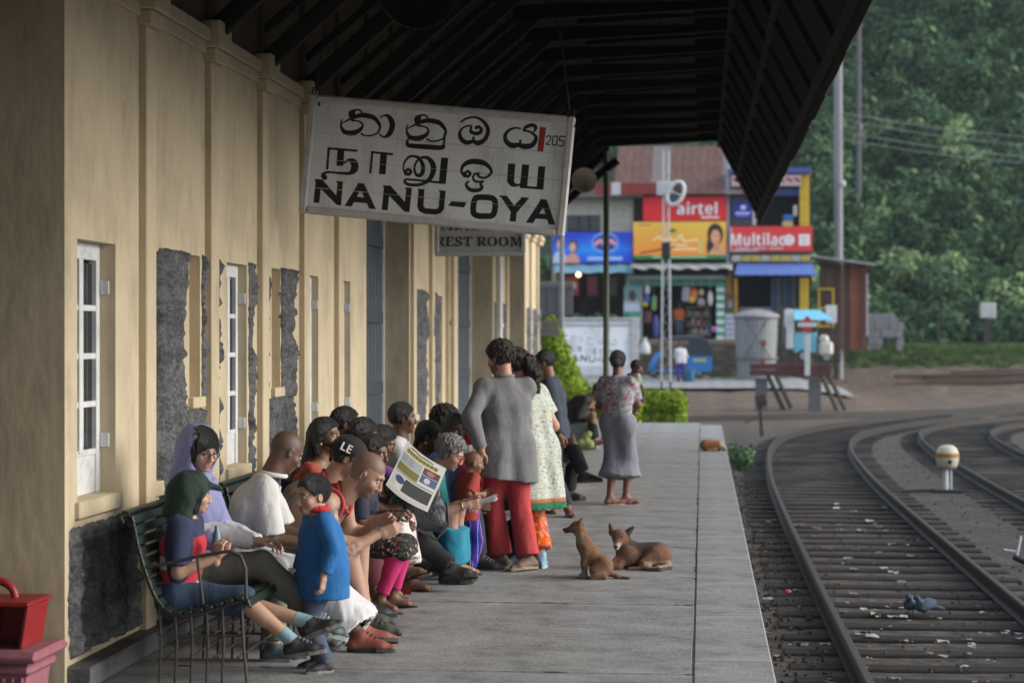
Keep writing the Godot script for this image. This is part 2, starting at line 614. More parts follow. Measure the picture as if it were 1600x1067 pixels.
func build_platform():
	var root := Node3D.new()
	root.name = "platform"
	add_child(root)
	setting(root)
	var base := MB.new()
	base.mm(Vector3(-9.0, -0.95, -39.6), Vector3(0.36, -0.06, 30.0))
	obj("platform_base", base, M.concrete, root)
	# paving slabs with open joints, every slab a piece
	var r := RandomNumberGenerator.new()
	r.seed = 11
	var bounds := [-3.14, -0.05]
	var joints := []
	var d := -12.0
	while d < 39.4:
		var l: float = 2.2 if d < 8.0 else [0.72, 0.9, 1.1, 1.3][r.randi() % 4]
		var e := minf(d + l, 39.5)
		for k in 1:
			var mb := MB.new()
			var t := r.randf_range(0.97, 1.03)
			mb.col = Color(t, t, t * 1.01)
			var x0: float = bounds[k]
			var x1: float = bounds[k + 1]
			# one joint in two runs right across
			mb.mm(Vector3(x0 + 0.004, -0.06, -e + 0.002), Vector3(x1 - r.randf_range(0.001, 0.010), r.randf_range(-0.003, 0.001), -d - 0.002), 0.003)
			obj("paving_slab", mb, M.paving, root)
			joints.append(e)
		d = e
	# edge slabs
	d = -12.0
	while d < 38.4:
		var l := 3.2 if d < 8.0 else r.randf_range(1.7, 2.2)
		var e := minf(d + l, 38.5)
		var mb := MB.new()
		var t := r.randf_range(1.06, 1.10)
		mb.col = Color(t, t, t)
		mb.mm(Vector3(-0.048, -0.16, -e + 0.005), Vector3(0.375, 0.003, -d - 0.005), 0.009)
		obj("edge_slab", mb, M.paving, root)
		d = e
	# broken, dirt-filled edges of the joints
	var jd := MB.new()
	for e in joints:
		if e < 8.5:
			continue
		var x := -3.1
		while x < -0.08:
			var w := r.randf_range(0.03, 0.16)
			if r.randf() < 0.45:
				var z0: float = -e + r.randf_range(-0.006, 0.006)
				var t := 0.002 + 0.011 * pow(r.randf(), 2.5)
				jd.col = Color.WHITE * r.randf_range(0.25, 0.6)
				jd.quad(Vector3(x, 0.0025, z0 - t), Vector3(x + w * 0.5, 0.0025, z0 - t * r.randf_range(0.5, 1.6)), Vector3(x + w, 0.0025, z0), Vector3(x + w * 0.4, 0.0025, z0 + t), Vector3.UP)
			x += w
	stuff(obj("joint_dirt", jd, M.dirt), "dark dirt filling the broken joints of the platform paving", "dirt")
	var jf := MB.new()
	jf.col = Color(0.55, 0.58, 0.42)
	jf.mm(Vector3(-0.075, -0.05, -39.0), Vector3(-0.035, -0.006, 12.0))
	obj("joint_filler", jf, M.concrete, root)
	# grass in the joint beside the edge slabs
	var g := MB.new()
	for i in 160:
		var dd := 12.6 + 26.0 * pow(r.randf(), 1.4)
		if fmod(dd, 3.1) < 1.5:
			continue
		var p := Vector3(-0.05 + r.randf_range(-0.006, 0.006), -0.004, -dd)
		for k in 3:
			var a := r.randf() * TAU
			var q := p + Vector3(cos(a) * 0.012, r.randf_range(0.008, 0.024), sin(a) * 0.02)
			g.face([p + Vector3(0.004, 0, 0), p - Vector3(0.004, 0, 0), q], Vector3(1, 0.3, 1))
	stuff(obj("joint_grass", g, mat(Color(0.06, 0.09, 0.03), 0.9)), "tufts of grass growing in the joint beside the platform edge", "grass")
	# the platform's rough side wall is the base; broken gravel lies at its foot
	var gr := MB.new()
	for i in 900:
		var dd := 13.0 + 27.0 * r.randf()
		var s := r.randf_range(0.010, 0.034)
		gr.col = Color.WHITE * r.randf_range(0.2, 0.6)
		gr.box(Vector3(r.randf_range(0.42, 1.0), -0.83 + s * 0.4, -dd), Vector3(s, s * 0.7, s), Basis.from_euler(Vector3(r.randf() * 3, r.randf() * 3, 0)))
	stuff(obj("gravel", gr, M.dirt), "dark loose gravel lying between platform side and rail", "gravel")

# ---------------------------------------------------------------- station building
const WX := -3.15

func along(d: float) -> float:
	return 1.00986 * d - 0.3128

func stone_panel(parent: Node, d0: float, d1: float, y0: float, y1: float, sd: int, proud := 0.03, jag := 0.032):
	var nz := FastNoiseLite.new()
	nz.seed = sd
	nz.frequency = 6.0
	nz.fractal_octaves = 4
	var step := 0.022 if d1 < 17.5 else 0.05
	var nd := maxi(4, int((d1 - d0) / step))
	var ny := maxi(4, int((y1 - y0) / step))
	var rows := []
	for i in ny + 1:
		var row := []
		var y := lerpf(y0, y1, float(i) / ny)
		var e0 := jag * (nz.get_noise_2d(y * 0.8, 10.0) + 0.7 * nz.get_noise_2d(y * 3.0, 14.0))
		var e1 := jag * (nz.get_noise_2d(y * 0.8, 20.0) + 0.7 * nz.get_noise_2d(y * 3.0, 24.0))
		for j in nd + 1:
			var t := float(j) / nd
			var d := lerpf(d0 + e0, d1 + e1, t)
			var edge := minf(minf(t, 1.0 - t) * (d1 - d0), minf(i, ny - i) * step)
			var rise := smooth(-0.002, 0.02, edge)
			var h := proud + 0.006 + 0.06 * nz.get_noise_2d(d * 1.6, y * 0.42) - 0.03 * absf(nz.get_noise_2d(d * 2.5 + 60.0, y * 0.8)) + 0.02 * nz.get_noise_2d(d * 4.0 + 30.0, y * 1.6)
			row.append(Vector3(WX + (maxf(h, 0.006)) * rise - 0.012 * (1.0 - rise), y, -d))
		rows.append(row)
	var mb := MB.new()
	mb.grid(rows, Vector3.RIGHT)
	return obj("stone_facing", mb, M.stone, parent)

func window_unit(parent: Node, d0: float, d1: float, y0: float, y1: float, recess: float):
	var x := WX - recess
	var w := Node3D.new()
	w.name = "window"
	parent.add_child(w, true)
	var f := MB.new()
	var st := 0.055
	var bottom := y0 + 0.22
	f.mm(Vector3(x - 0.05, y0, -d0 - st), Vector3(x, y1, -d0), 0.004)
	f.mm(Vector3(x - 0.05, y0, -d1), Vector3(x, y1, -d1 + st), 0.004)
	f.mm(Vector3(x - 0.05, y1 - 0.09, -d1 + st), Vector3(x - 0.002, y1, -d0 - st), 0.004)
	f.mm(Vector3(x - 0.045, y0, -d1 + st), Vector3(x - 0.012, bottom, -d0 - st), 0.004)
	var mid := (d0 + d1) * 0.5
	f.mm(Vector3(x - 0.045, bottom, -mid - 0.03), Vector3(x + 0.004, y1 - 0.09, -mid + 0.03), 0.004)
	var rows := 4
	var hh := (y1 - 0.09 - bottom) / rows
	for i in range(0, rows):
		f.mm(Vector3(x - 0.043, bottom + i * hh - 0.016, -d1 + st), Vector3(x - 0.006, bottom + i * hh + 0.016, -d0 - st), 0.003)
	obj("window_frame", f, M.white_paint, w)
	for i in rows:
		for k in 2:
			var p := MB.new()
			var a := d0 + st if k == 0 else mid + 0.03
			var b := mid - 0.03 if k == 0 else d1 - st
			p.mm(Vector3(x - 0.034, bottom + i * hh + 0.016, -b), Vector3(x - 0.028, bottom + (i + 1) * hh - 0.016, -a))
			obj("pane", p, M.glass, w)

func build_station():
	var st := thing("station_building", "long ochre plastered station building with pilasters and dark stone facing", "building")
	var thick := 0.45
	var top := 5.45
	# openings: near end, far end, sill, head, recess, kind
	var openings := [
		[7.2, 9.47, 0.0, 3.7, thick, "void"], [9.66, 10.29, 0.92, 2.25, 0.085, "window"], [10.95, 11.21, 0.92, 2.25, 0.085, "window"],
		[11.77, 12.02, 1.38, 2.26, 0.07, "niche"], [12.70, 13.25, 0.88, 2.25, 0.06, "window"], [14.02, 14.30, 1.38, 2.26, 0.07, "niche"],
		[15.27, 15.72, 0.9, 2.25, 0.055, "window"], [16.62, 17.15, 0.9, 2.25, 0.055, "window"], [17.97, 20.6, 0.02, 3.2, 0.30, "door"],
		[20.75, 21.1, 0.9, 2.25, 0.07, "niche"], [22.85, 23.2, 0.9, 2.25, 0.085, "window"], [24.7, 28.8, 0.02, 3.2, 0.36, "door"], [31.2, 34.0, 0.02, 3.2, 0.33, "door"]]
	for o in openings:
		o[0] = along(o[0])
		o[1] = along(o[1])
	var wall := MB.new()
	var shaded_wall := MB.new()
	var brk := 3.64
	var d := -24.0
	for o in openings:
		wall.mm(Vector3(WX - thick, 0.0, -o[0]), Vector3(WX, brk, -d))
		if o[2] > 0.1:
			wall.mm(Vector3(WX - thick, 0.0, -o[1]), Vector3(WX, o[2], -o[0]))
		if o[3] < brk:
			wall.mm(Vector3(WX - thick, o[3], -o[1]), Vector3(WX, brk, -o[0]))
		if o[5] == "niche":
			wall.mm(Vector3(WX - thick, o[2], -o[1]), Vector3(WX - o[4], o[3], -o[0]))
		d = o[1]
	wall.mm(Vector3(WX - thick, 0.0, -37.0), Vector3(WX, brk, -d))
	shaded_wall.mm(Vector3(WX - thick, brk, -37.0), Vector3(WX, top, 24.0))
	obj("upper_wall", shaded_wall, M.shaded_plaster, st)  # canopy shade put into the wall colour above the cornice
	wall.mm(Vector3(-9.0, 0.0, -37.0), Vector3(WX - thick, top, -36.6))
	wall.mm(Vector3(-9.4, 0.0, -37.0), Vector3(-9.0, top, 24.0))
	wall.mm(Vector3(-9.0, 0.0, 23.6), Vector3(WX - thick, top, 24.0))
	obj("wall", wall, M.plaster, st)
	var rf := MB.new()
	rf.mm(Vector3(-9.6, top, -37.2), Vector3(WX + 0.05, top + 0.12, 24.2))
	obj("roof", rf, M.rust, st)
	# backs of the openings
	for o in openings:
		if o[5] == "window":
			window_unit(st, o[0], o[1], o[2], o[3], o[4])
			for y in [o[2] + 0.24, o[3] - 0.27]:
				var hb := MB.new()
				hb.mm(Vector3(WX - o[4] + 0.003, y, -o[1] + 0.001), Vector3(WX - o[4] + 0.052, y + 0.075, -o[1] + 0.012), 0.003)
				obj("hinge", hb, M.white_paint, st)
			if o[0] > 8.5:
				var sl := MB.new()
				sl.mm(Vector3(WX - 0.08, o[2] - 0.09, -o[1] - 0.04), Vector3(WX + 0.03, o[2] - 0.002, -o[0] + 0.04), 0.008)
				obj("sill", sl, M.plaster, st)
		elif o[5] == "door":
			var dr := Node3D.new()
			dr.name = "door"
			st.add_child(dr, true)
			var n := int((o[1] - o[0]) / 0.2)
			var w: float = (o[1] - o[0]) / n
			for k in n:
				var pl := MB.new()
				pl.mm(Vector3(WX - o[4] - 0.04, o[2], -o[0] - (k + 1) * w + 0.004), Vector3(WX - o[4], o[3], -o[0] - k * w - 0.004), 0.005)
				obj("plank", pl, M.blue_paint, dr)
			for y in [0.45, 1.15, 1.9, 2.7]:
				var bt := MB.new()
				bt.mm(Vector3(WX - o[4] + 0.001, y, -o[1] + 0.06), Vector3(WX - o[4] + 0.028, y + 0.13, -o[0] - 0.06), 0.005)
				obj("ledge", bt, M.blue_paint, dr)
			var fr := MB.new()
			fr.mm(Vector3(WX - o[4] - 0.03, o[2], -o[1] + 0.0), Vector3(WX - o[4] + 0.03, o[3], -o[1] + 0.03), 0.004)
			obj("door_frame", fr, M.white_paint, dr)
	# pilasters with capital blocks, upper pilasters, cornice
	var spots := []
	for k in 19:
		var pd := along(10.72 + 1.42 * k)
		var blocked := false
		for o in openings:
			if o[5] == "door" and pd + 0.2 > o[0] and pd < o[1]:
				blocked = true
		spots.append([pd, blocked])
	for s in spots:
		var pd: float = s[0]
		var p := MB.new()
		var y0 := 3.25 if s[1] else 0.02
		p.mm(Vector3(WX - 0.01, y0, -pd - 0.19), Vector3(WX + 0.046, 3.50, -pd), 0.006)
		obj("pilaster", p, M.plaster, st)
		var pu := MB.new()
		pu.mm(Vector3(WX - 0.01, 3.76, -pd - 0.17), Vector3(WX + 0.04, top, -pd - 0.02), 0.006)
		obj("upper_pilaster", pu, M.shaded_plaster, st)
		var cp := MB.new()
		cp.mm(Vector3(WX - 0.01, 3.50, -pd - 0.225), Vector3(WX + 0.085, 3.585, -pd + 0.035), 0.008)
		cp.mm(Vector3(WX - 0.01, 3.587, -pd - 0.245), Vector3(WX + 0.115, 3.76, -pd + 0.055), 0.008)
		obj("capital", cp, M.plaster, st)
	for k in 20:
		var a := (along(10.72 + 1.42 * (k - 1)) + 0.25) if k > 0 else along(9.48)
		var b := along(10.72 + 1.42 * k) - 0.06
		var cn := MB.new()
		cn.mm(Vector3(WX - 0.01, 3.545, -b), Vector3(WX + 0.03, 3.62, -a), 0.006)
		cn.mm(Vector3(WX - 0.01, 3.622, -b), Vector3(WX + 0.055, 3.705, -a), 0.006)
		obj("cornice", cn, M.plaster, st)
	# rough stone where the plaster is off
	var sp := [[9.52, 10.68, 0.13, 0.80], [10.95, 12.10, 0.13, 0.80], [12.36, 13.52, 0.13, 0.80], [13.78, 14.94, 0.13, 0.80], [15.2, 16.36, 0.13, 0.80], [16.62, 17.78, 0.13, 0.80],
		[11.10, 11.60, 0.78, 2.28], [11.58, 12.06, 0.78, 1.31], [12.05, 12.12, 1.36, 2.28], [12.35, 12.47, 0.78, 2.28], [13.29, 13.43, 0.78, 2.28],
		[13.77, 13.88, 0.78, 2.28], [13.80, 14.72, 0.78, 1.31], [14.31, 14.72, 1.28, 2.28], [21.12, 21.75, 0.5, 2.3], [22.1, 22.8, 0.3, 2.3], [20.7, 21.9, 0.13, 0.82], [22.1, 23.3, 0.13, 0.82], [23.5, 24.6, 0.13, 0.82], [29.0, 30.4, 0.13, 2.3], [34.3, 35.4, 0.13, 2.3], [35.7, 36.9, 0.13, 2.3]]
	var sd := 40
	for s in sp:
		stone_panel(st, along(s[0]), along(s[1]), s[2], s[3], sd, 0.022 if s[3] < 1.0 else 0.012 if s[1] - s[0] < 0.2 else 0.03)
		sd += 1
	var cb := MB.new()
	cb.col = Color(0.42, 0.42, 0.43)
	cb.mm(Vector3(WX - 0.02, 0.004, -along(17.9)), Vector3(WX + 0.13, 0.11, -along(9.5)), 0.012)
	cb.mm(Vector3(WX - 0.02, 0.004, -along(24.6)), Vector3(WX + 0.13, 0.11, -along(20.7)), 0.012)
	obj("plinth", cb, M.concrete, st)
	# niche sills
	for o in openings:
		if o[5] == "niche":
			var sl := MB.new()
			sl.mm(Vector3(WX - 0.06, o[2] - 0.07, -o[1] - 0.02), Vector3(WX + 0.035, o[2], -o[0] + 0.02), 0.006)
			obj("sill", sl, M.plaster, st)
	# rainwater pipes
	for q in [[23.55, 0.03, M.plaster], [28.95, 0.045, M.white_paint]]:
		var pp := MB.new()
		pp.cyl(Vector3(WX + 0.09, 0.05, -along(q[0])), Vector3(WX + 0.09, 3.5, -along(q[0])), q[1], q[1], 12)
		for y in [0.8, 1.9, 3.0]:
			pp.cyl(Vector3(WX + 0.09, y, -along(q[0])), Vector3(WX + 0.09, y + 0.06, -along(q[0])), q[1] * 1.3, q[1] * 1.3, 12)
		obj("rain_pipe", pp, q[2], st)

# ---------------------------------------------------------------- canopy
func corrugated(w: float, l: float, pitch := 0.076, depth := 0.018) -> ArrayMesh:
	# sheet in x (across the waves) and z (along them), from the origin
	var n := int(w / pitch) * 4
	var rows := []
	for i in 2:
		var row := []
		for j in n + 1:
			row.append(Vector3(w * j / n, depth * 0.5 * sin(TAU * j / 4.0), l * i))
		rows.append(row)
	var mb := MB.new()
	mb.grid(rows, Vector3.UP)
	return mb.mesh()

func lay(parent: Node, m: Mesh, material: Material, o: Vector3, xdir: Vector3, zdir: Vector3, called := "roof_sheet"):
	var n := MeshInstance3D.new()
	n.name = called
	n.mesh = m
	n.material_override = material
	n.transform = Transform3D(Basis(xdir, zdir.cross(xdir), zdir), o)
	parent.add_child(n, true)
	return n

func build_canopy():
	var cn := thing("platform_canopy", "dark timber and corrugated iron canopy over the platform", "canopy")
	var r := RandomNumberGenerator.new()
	r.seed = 5
	var far := 33.0
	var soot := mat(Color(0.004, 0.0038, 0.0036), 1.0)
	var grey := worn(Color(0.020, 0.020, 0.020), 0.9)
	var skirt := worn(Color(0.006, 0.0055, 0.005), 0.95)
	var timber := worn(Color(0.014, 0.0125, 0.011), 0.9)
	# sheets: wall side, ceiling gap, skirt
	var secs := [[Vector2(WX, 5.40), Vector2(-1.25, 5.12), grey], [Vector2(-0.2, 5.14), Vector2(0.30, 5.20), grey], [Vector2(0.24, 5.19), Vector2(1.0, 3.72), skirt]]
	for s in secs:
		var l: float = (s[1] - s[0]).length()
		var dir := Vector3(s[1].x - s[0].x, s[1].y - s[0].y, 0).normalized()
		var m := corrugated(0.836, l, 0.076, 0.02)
		var d := -14.5  # rows behind the camera are unseen, extended to block light from there
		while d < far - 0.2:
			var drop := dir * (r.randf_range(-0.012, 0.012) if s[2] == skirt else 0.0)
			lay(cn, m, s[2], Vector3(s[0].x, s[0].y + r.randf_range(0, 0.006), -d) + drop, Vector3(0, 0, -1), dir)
			d += 0.80
	# sooty ceiling boards
	for k in 6:
		var b := MB.new()
		var x0 := -1.28 + k * 0.2
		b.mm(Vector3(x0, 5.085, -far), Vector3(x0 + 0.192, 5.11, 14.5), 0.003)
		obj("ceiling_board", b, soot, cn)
	# cross beams, struts
	for k in 23:
		var pd := along(10.72 + 1.42 * (k - 7)) + 0.1
		if pd > far - 0.1 or pd < 0.6:
			continue
		var b := MB.new()
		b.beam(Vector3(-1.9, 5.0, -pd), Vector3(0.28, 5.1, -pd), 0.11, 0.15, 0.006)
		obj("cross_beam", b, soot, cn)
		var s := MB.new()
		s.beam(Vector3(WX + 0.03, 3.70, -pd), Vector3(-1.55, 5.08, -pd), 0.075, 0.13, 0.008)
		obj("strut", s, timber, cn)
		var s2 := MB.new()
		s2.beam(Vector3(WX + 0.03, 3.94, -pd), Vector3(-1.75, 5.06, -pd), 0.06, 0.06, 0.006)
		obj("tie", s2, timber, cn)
		var rb := MB.new()
		rb.beam(Vector3(0.27, 5.1, -pd), Vector3(0.96, 3.79, -pd), 0.07, 0.09, 0.006, Vector3.RIGHT)
		obj("skirt_rafter", rb, soot, cn)
	for k in 22:
		var pd := 0.9 + 1.42 * k + 0.55
		if pd < far - 0.3:
			var b := MB.new()
			b.beam(Vector3(-1.3, 5.04, -pd), Vector3(0.28, 5.12, -pd), 0.08, 0.09, 0.006)
			obj("cross_beam", b, soot, cn)
	for q in [[-2.7, 5.29], [-2.15, 5.21], [-1.6, 5.12]]:
		var pu := MB.new()
		pu.beam(Vector3(q[0], q[1], 14.5), Vector3(q[0], q[1], -far), 0.06, 0.07)
		obj("purlin", pu, timber, cn)
	for t in [0.1, 0.5, 0.93]:
		var pu := MB.new()
		pu.beam(Vector3(lerpf(0.24, 1.0, t) - 0.03, lerpf(5.19, 3.72, t) - 0.02, 14.5), Vector3(lerpf(0.24, 1.0, t) - 0.03, lerpf(5.19, 3.72, t) - 0.02, -far), 0.05, 0.06)
		obj("purlin", pu, soot, cn)
	# end of the canopy: sloping barge board and knee
	var kb := MB.new()
	var kn := []
	for i in 9:
		var t := i / 8.0
		kn.append(Vector3(-2.95 + 1.5 * t, 3.55 + 1.42 * t - 0.18 * t * t, -far))
	kb.tube(kn, 0.07, 8)
	obj("knee_brace", kb, soot, cn)
	var wl := MB.new()
	wl.face([Vector3(-2.95, 3.62, -far - 0.03), Vector3(-1.6, 4.9, -far - 0.03), Vector3(-1.6, 5.35, -far - 0.03), Vector3(-3.1, 5.35, -far - 0.03), Vector3(-3.1, 3.62, -far - 0.03)], Vector3(0, 0, 1))
	obj("gable_boarding", wl, soot, cn)
	var ps := MB.new()
	ps.cyl(Vector3(-1.65, 0.0, -far), Vector3(-1.65, 4.95, -far), 0.055, 0.05, 12)
	ps.cyl(Vector3(-1.65, 0.0, -far), Vector3(-1.65, 0.12, -far), 0.09, 0.08, 12)
	obj("post", ps, worn(Color(0.09, 0.10, 0.075), 0.6), cn)

# ---------------------------------------------------------------- tracks
func spline(pts: Array, step: float) -> Array:
	var c := Curve3D.new()
	for i in pts.size():
		var a: Vector3 = pts[maxi(i - 1, 0)]
		var b: Vector3 = pts[mini(i + 1, pts.size() - 1)]
		var h := (b - a) / 6.0
		var l0: float = (pts[i] - a).length() if i > 0 else 0.0
		var l1: float = (b - pts[i]).length()
		var u := (b - a).normalized()
		c.add_point(pts[i], -u * l0 / 3.0, u * l1 / 3.0)
	c.bake_interval = 0.1
	var out := []
	var l := c.get_baked_length()
	var n := int(l / step)
	for i in n + 1:
		out.append(c.sample_baked(i * step))
	return out

func rail_mesh(path: Array, top: float) -> MB:
	var mb := MB.new()
	# head, web and foot section
	var sec := [Vector2(-0.065, -0.15), Vector2(-0.065, -0.138), Vector2(-0.012, -0.12), Vector2(-0.012, -0.045), Vector2(-0.034, -0.035), Vector2(-0.034, -0.006), Vector2(-0.026, 0.0), Vector2(0.026, 0.0), Vector2(0.034, -0.006), Vector2(0.034, -0.035), Vector2(0.012, -0.045), Vector2(0.012, -0.12), Vector2(0.065, -0.138), Vector2(0.065, -0.15)]
	var n := path.size()
	for s in sec.size() - 1:
		var a: Vector2 = sec[s]
		var b: Vector2 = sec[s + 1]
		var prev = null
		for i in n:
			var t: Vector3 = (path[mini(i + 1, n - 1)] - path[maxi(i - 1, 0)]).normalized()
			var side := t.cross(Vector3.UP).normalized()
			var y := Vector3(0, top, 0)
			var p: Vector3 = path[i] + y + side * a.x + Vector3.UP * a.y
			var q: Vector3 = path[i] + y + side * b.x + Vector3.UP * b.y
			if prev != null:
				var e: Vector2 = b - a
				mb.quad(prev[0], prev[1], q, p, side * -e.y + Vector3.UP * e.x)
			prev = [p, q]
	return mb

func offset_path(path: Array, o: float) -> Array:
	var out := []
	var n := path.size()
	for i in n:
		var t: Vector3 = (path[mini(i + 1, n - 1)] - path[maxi(i - 1, 0)]).normalized()
		out.append(path[i] + t.cross(Vector3.UP).normalized() * o)
	return out

func track(called: String, pts: Array, top: float, first: float, last: float):
	var root := Node3D.new()
	root.name = called
	add_child(root, true)
	setting(root)
	var raw := []
	for p in pts:
		raw.append(Vector3(p[1], 0, -p[0]))
	var l := spline(raw, 0.5)
	var rr := offset_path(l, 1.745)
	for path in [l, rr]:
		var rm := rail_mesh(path, top)
		obj("rail", rm, M.rail, root)
		# the worn running face of the rail head
		var hd := MB.new()
		var rows := [[], []]
		var n: int = path.size()
		for i in n:
			var t: Vector3 = (path[mini(i + 1, n - 1)] - path[maxi(i - 1, 0)]).normalized()
			var side := t.cross(Vector3.UP).normalized()
			rows[0].append(path[i] + side * -0.022 + Vector3.UP * (top + 0.003))
			rows[1].append(path[i] + side * 0.022 + Vector3.UP * (top + 0.003))
		hd.grid(rows, Vector3.UP)
		obj("rail_running_face", hd, M.rail_top, root)
	var r := RandomNumberGenerator.new()
	r.seed = called.length()
	var variants := []
	for k in 4:
		var sm := MB.new()
		sm.col = Color.WHITE * r.randf_range(0.7, 1.3)
		sm.box(Vector3.ZERO, Vector3(2.7 + r.randf_range(-0.05, 0.05), 0.13, 0.25), Basis.IDENTITY, 0.014)
		variants.append(sm.mesh())
	var fine := spline(raw, 0.1)
	var fo := offset_path(fine, 0.8725)
	var i := 1
	while i < fo.size():
		var d: float = -fo[i].z
		if d > first and d < last:
			var t: Vector3 = (fine[i] - fine[i - 1]).normalized()
			var s := MeshInstance3D.new()
			s.name = "sleeper"
			s.mesh = variants[r.randi() % 4]
			s.material_override = M.sleeper
			var side := t.cross(Vector3.UP).normalized()
			s.transform = Transform3D(Basis(side, Vector3.UP, -t) * Basis(Vector3.UP, r.randf_range(-0.02, 0.02)), fo[i] + Vector3(0, top - 0.215 + r.randf_range(-0.008, 0.004), 0) - t * r.randf_range(0, 0.04))
			root.add_child(s, true)
		i += 7

func build_tracks():
	M.sleeper = mat(Color(0.60, 0.55, 0.51), 0.95)
	M.sleeper.albedo_texture = T.wood
	M.sleeper.vertex_color_use_as_albedo = true
	M.sleeper.uv1_triplanar = true
	M.sleeper.uv1_scale = Vector3(0.5, 3, 5)
	bump(M.sleeper, T.n3, 1.2)
	track("railway_track", [[6.0, 1.16], [13.0, 1.165], [20.0, 1.14], [30.0, 1.15], [36.0, 1.24], [43.0, 1.52], [48.2, 2.05], [52.0, 2.9], [55.6, 4.1], [60.8, 6.3], [67.0, 9.2], [73.0, 12.4], [80.0, 17.5]], -0.66, 7.0, 72.0)
	track("railway_track", [[20.0, 4.72], [30.0, 4.75], [37.0, 4.86], [42.0, 4.97], [47.0, 5.25], [51.0, 5.75], [54.5, 6.7], [58.0, 8.3], [62.0, 10.6], [68.0, 14.4]], -0.662, 24.0, 64.0)
	track("railway_track", [[30.0, 8.5], [40.0, 8.45], [46.0, 8.7], [50.5, 9.4], [54.0, 10.7], [57.5, 12.8], [62.0, 16.5]], -0.664, 30.0, 60.0)
	track("railway_track", [[57.0, -6.0], [60.0, -1.5], [63.5, 4.0], [69.0, 10.0], [76.0, 16.5], [84.0, 23.0]], -0.72, 999.0, 999.0)
	# gravel and rubbish between the rails
	var r := RandomNumberGenerator.new()
	r.seed = 9
	var g := MB.new()
	for i in 2600:
		var d := 13.0 + 34.0 * pow(r.randf(), 1.3)
		var x := r.randf_range(0.5, 9.0)
		var s := r.randf_range(0.008, 0.028)
		g.col = Color.WHITE * r.randf_range(0.2, 0.9)
		g.box(Vector3(x, ground_h(x, d) + 0.02 + s * 0.3, -d), Vector3(s, s * 0.7, s), Basis.from_euler(Vector3(r.randf() * 3, r.randf() * 3, 0)))
	stuff(obj("ballast", g, M.dirt), "dark ballast stones scattered between the rails and sleepers", "gravel")
	var lt := MB.new()
	for i in 170:
		var d := 14.0 + 16.0 * pow(r.randf(), 1.6)
		var x := 1.3 + 1.5 * r.randf()
		if i % 5 == 0:
			x = r.randf_range(0.45, 1.1)
		if i % 4 == 0:
			d = 17.0 + r.randf_range(-1.2, 2.0)
		var s := 0.010 + 0.045 * pow(r.randf(), 2.0)
		var t := r.randf_range(0.12, 0.5)
		lt.col = [Color(t, t, t), Color(t * 0.9, t * 0.8, t * 0.7), Color(t * 0.8, t * 0.75, t * 0.72), Color(t, t * 0.9, t * 0.85), Color(0.45, 0.2, 0.12), Color(0.35, 0.35, 0.12)][r.randi() % (6 if i % 3 == 0 else 4)]
		var y := -0.80
		var rows := []
		for a in 4:
			var row := []
			for b in 4:
				row.append(Vector3(x + (a - 1.5) * s * 0.7, y + r.randf_range(0.0, s * 0.6), -d + (b - 1.5) * s * 0.6))
			rows.append(row)
		lt.grid(rows, Vector3.UP)
	stuff(obj("litter", lt, M.vc), "scraps of paper and plastic littering the sleepers", "litter")

# ---------------------------------------------------------------- foliage
# leaves spread through lobes; every leaf two triangles with its own tilt
func leaf_mass(lobes: Array, n: int, leaf: float, sd: int, cols: Array, shell := 0.55, droop := 0.0) -> MB:
	var r := RandomNumberGenerator.new()
	r.seed = sd
	var mb := MB.new()
	var vol := 0.0
	for l in lobes:
		vol += l[1].x * l[1].y * l[1].z
	for l in lobes:
		var cnt := int(n * pow(l[1].x * l[1].y * l[1].z / vol, 0.8))
		for i in cnt:
			var d := Vector3(r.randfn(), r.randfn(), r.randfn()).normalized()
			var rad := lerpf(shell, 1.05, pow(r.randf(), 0.6))
			var p: Vector3 = l[0] + d * l[1] * rad
			if p.y < 0.0:
				continue
			var nn := (d + Vector3(r.randfn(), r.randfn() + 0.4, r.randfn()) * 0.55).normalized()
			var ax := nn.cross(Vector3(r.randfn(), r.randfn() - droop, r.randfn())).normalized()
			var ay := nn.cross(ax)
			var s := leaf * r.randf_range(0.6, 1.35)
			var c: Color = cols[r.randi() % cols.size()]
			mb.col = c * r.randf_range(0.7, 1.3)
			var i0 := mb.vert(p - ax * s, nn)
			mb.vert(p + ay * s * 0.42 + nn * s * 0.12, nn)
			mb.vert(p + ax * s, nn)
			mb.vert(p - ay * s * 0.42 + nn * s * 0.12, nn)
			mb.tri(i0, i0 + 1, i0 + 2)
			mb.tri(i0, i0 + 2, i0 + 3)
	return mb

func leaf_mat() -> StandardMaterial3D:
	if not M.has("leaf"):
		M.leaf = mat(Color.WHITE, 0.95)
		M.leaf.metallic_specular = 0.2
		M.leaf.vertex_color_use_as_albedo = true
		M.leaf.backlight_enabled = true
		M.leaf.backlight = Color(0.35, 0.35, 0.35)
	return M.leaf

const GREENS := [Color(0.072, 0.147, 0.070), Color(0.105, 0.183, 0.079), Color(0.081, 0.159, 0.089), Color(0.147, 0.222, 0.094), Color(0.054, 0.108, 0.058)]
const LIGHT_GREENS := [Color(0.161, 0.241, 0.094), Color(0.196, 0.273, 0.110), Color(0.126, 0.207, 0.097), Color(0.252, 0.308, 0.143), Color(0.112, 0.175, 0.077)]
const LIMES := [Color(0.180, 0.259, 0.020), Color(0.240, 0.310, 0.025), Color(0.132, 0.230, 0.025), Color(0.084, 0.180, 0.025), Color(0.270, 0.331, 0.040)]

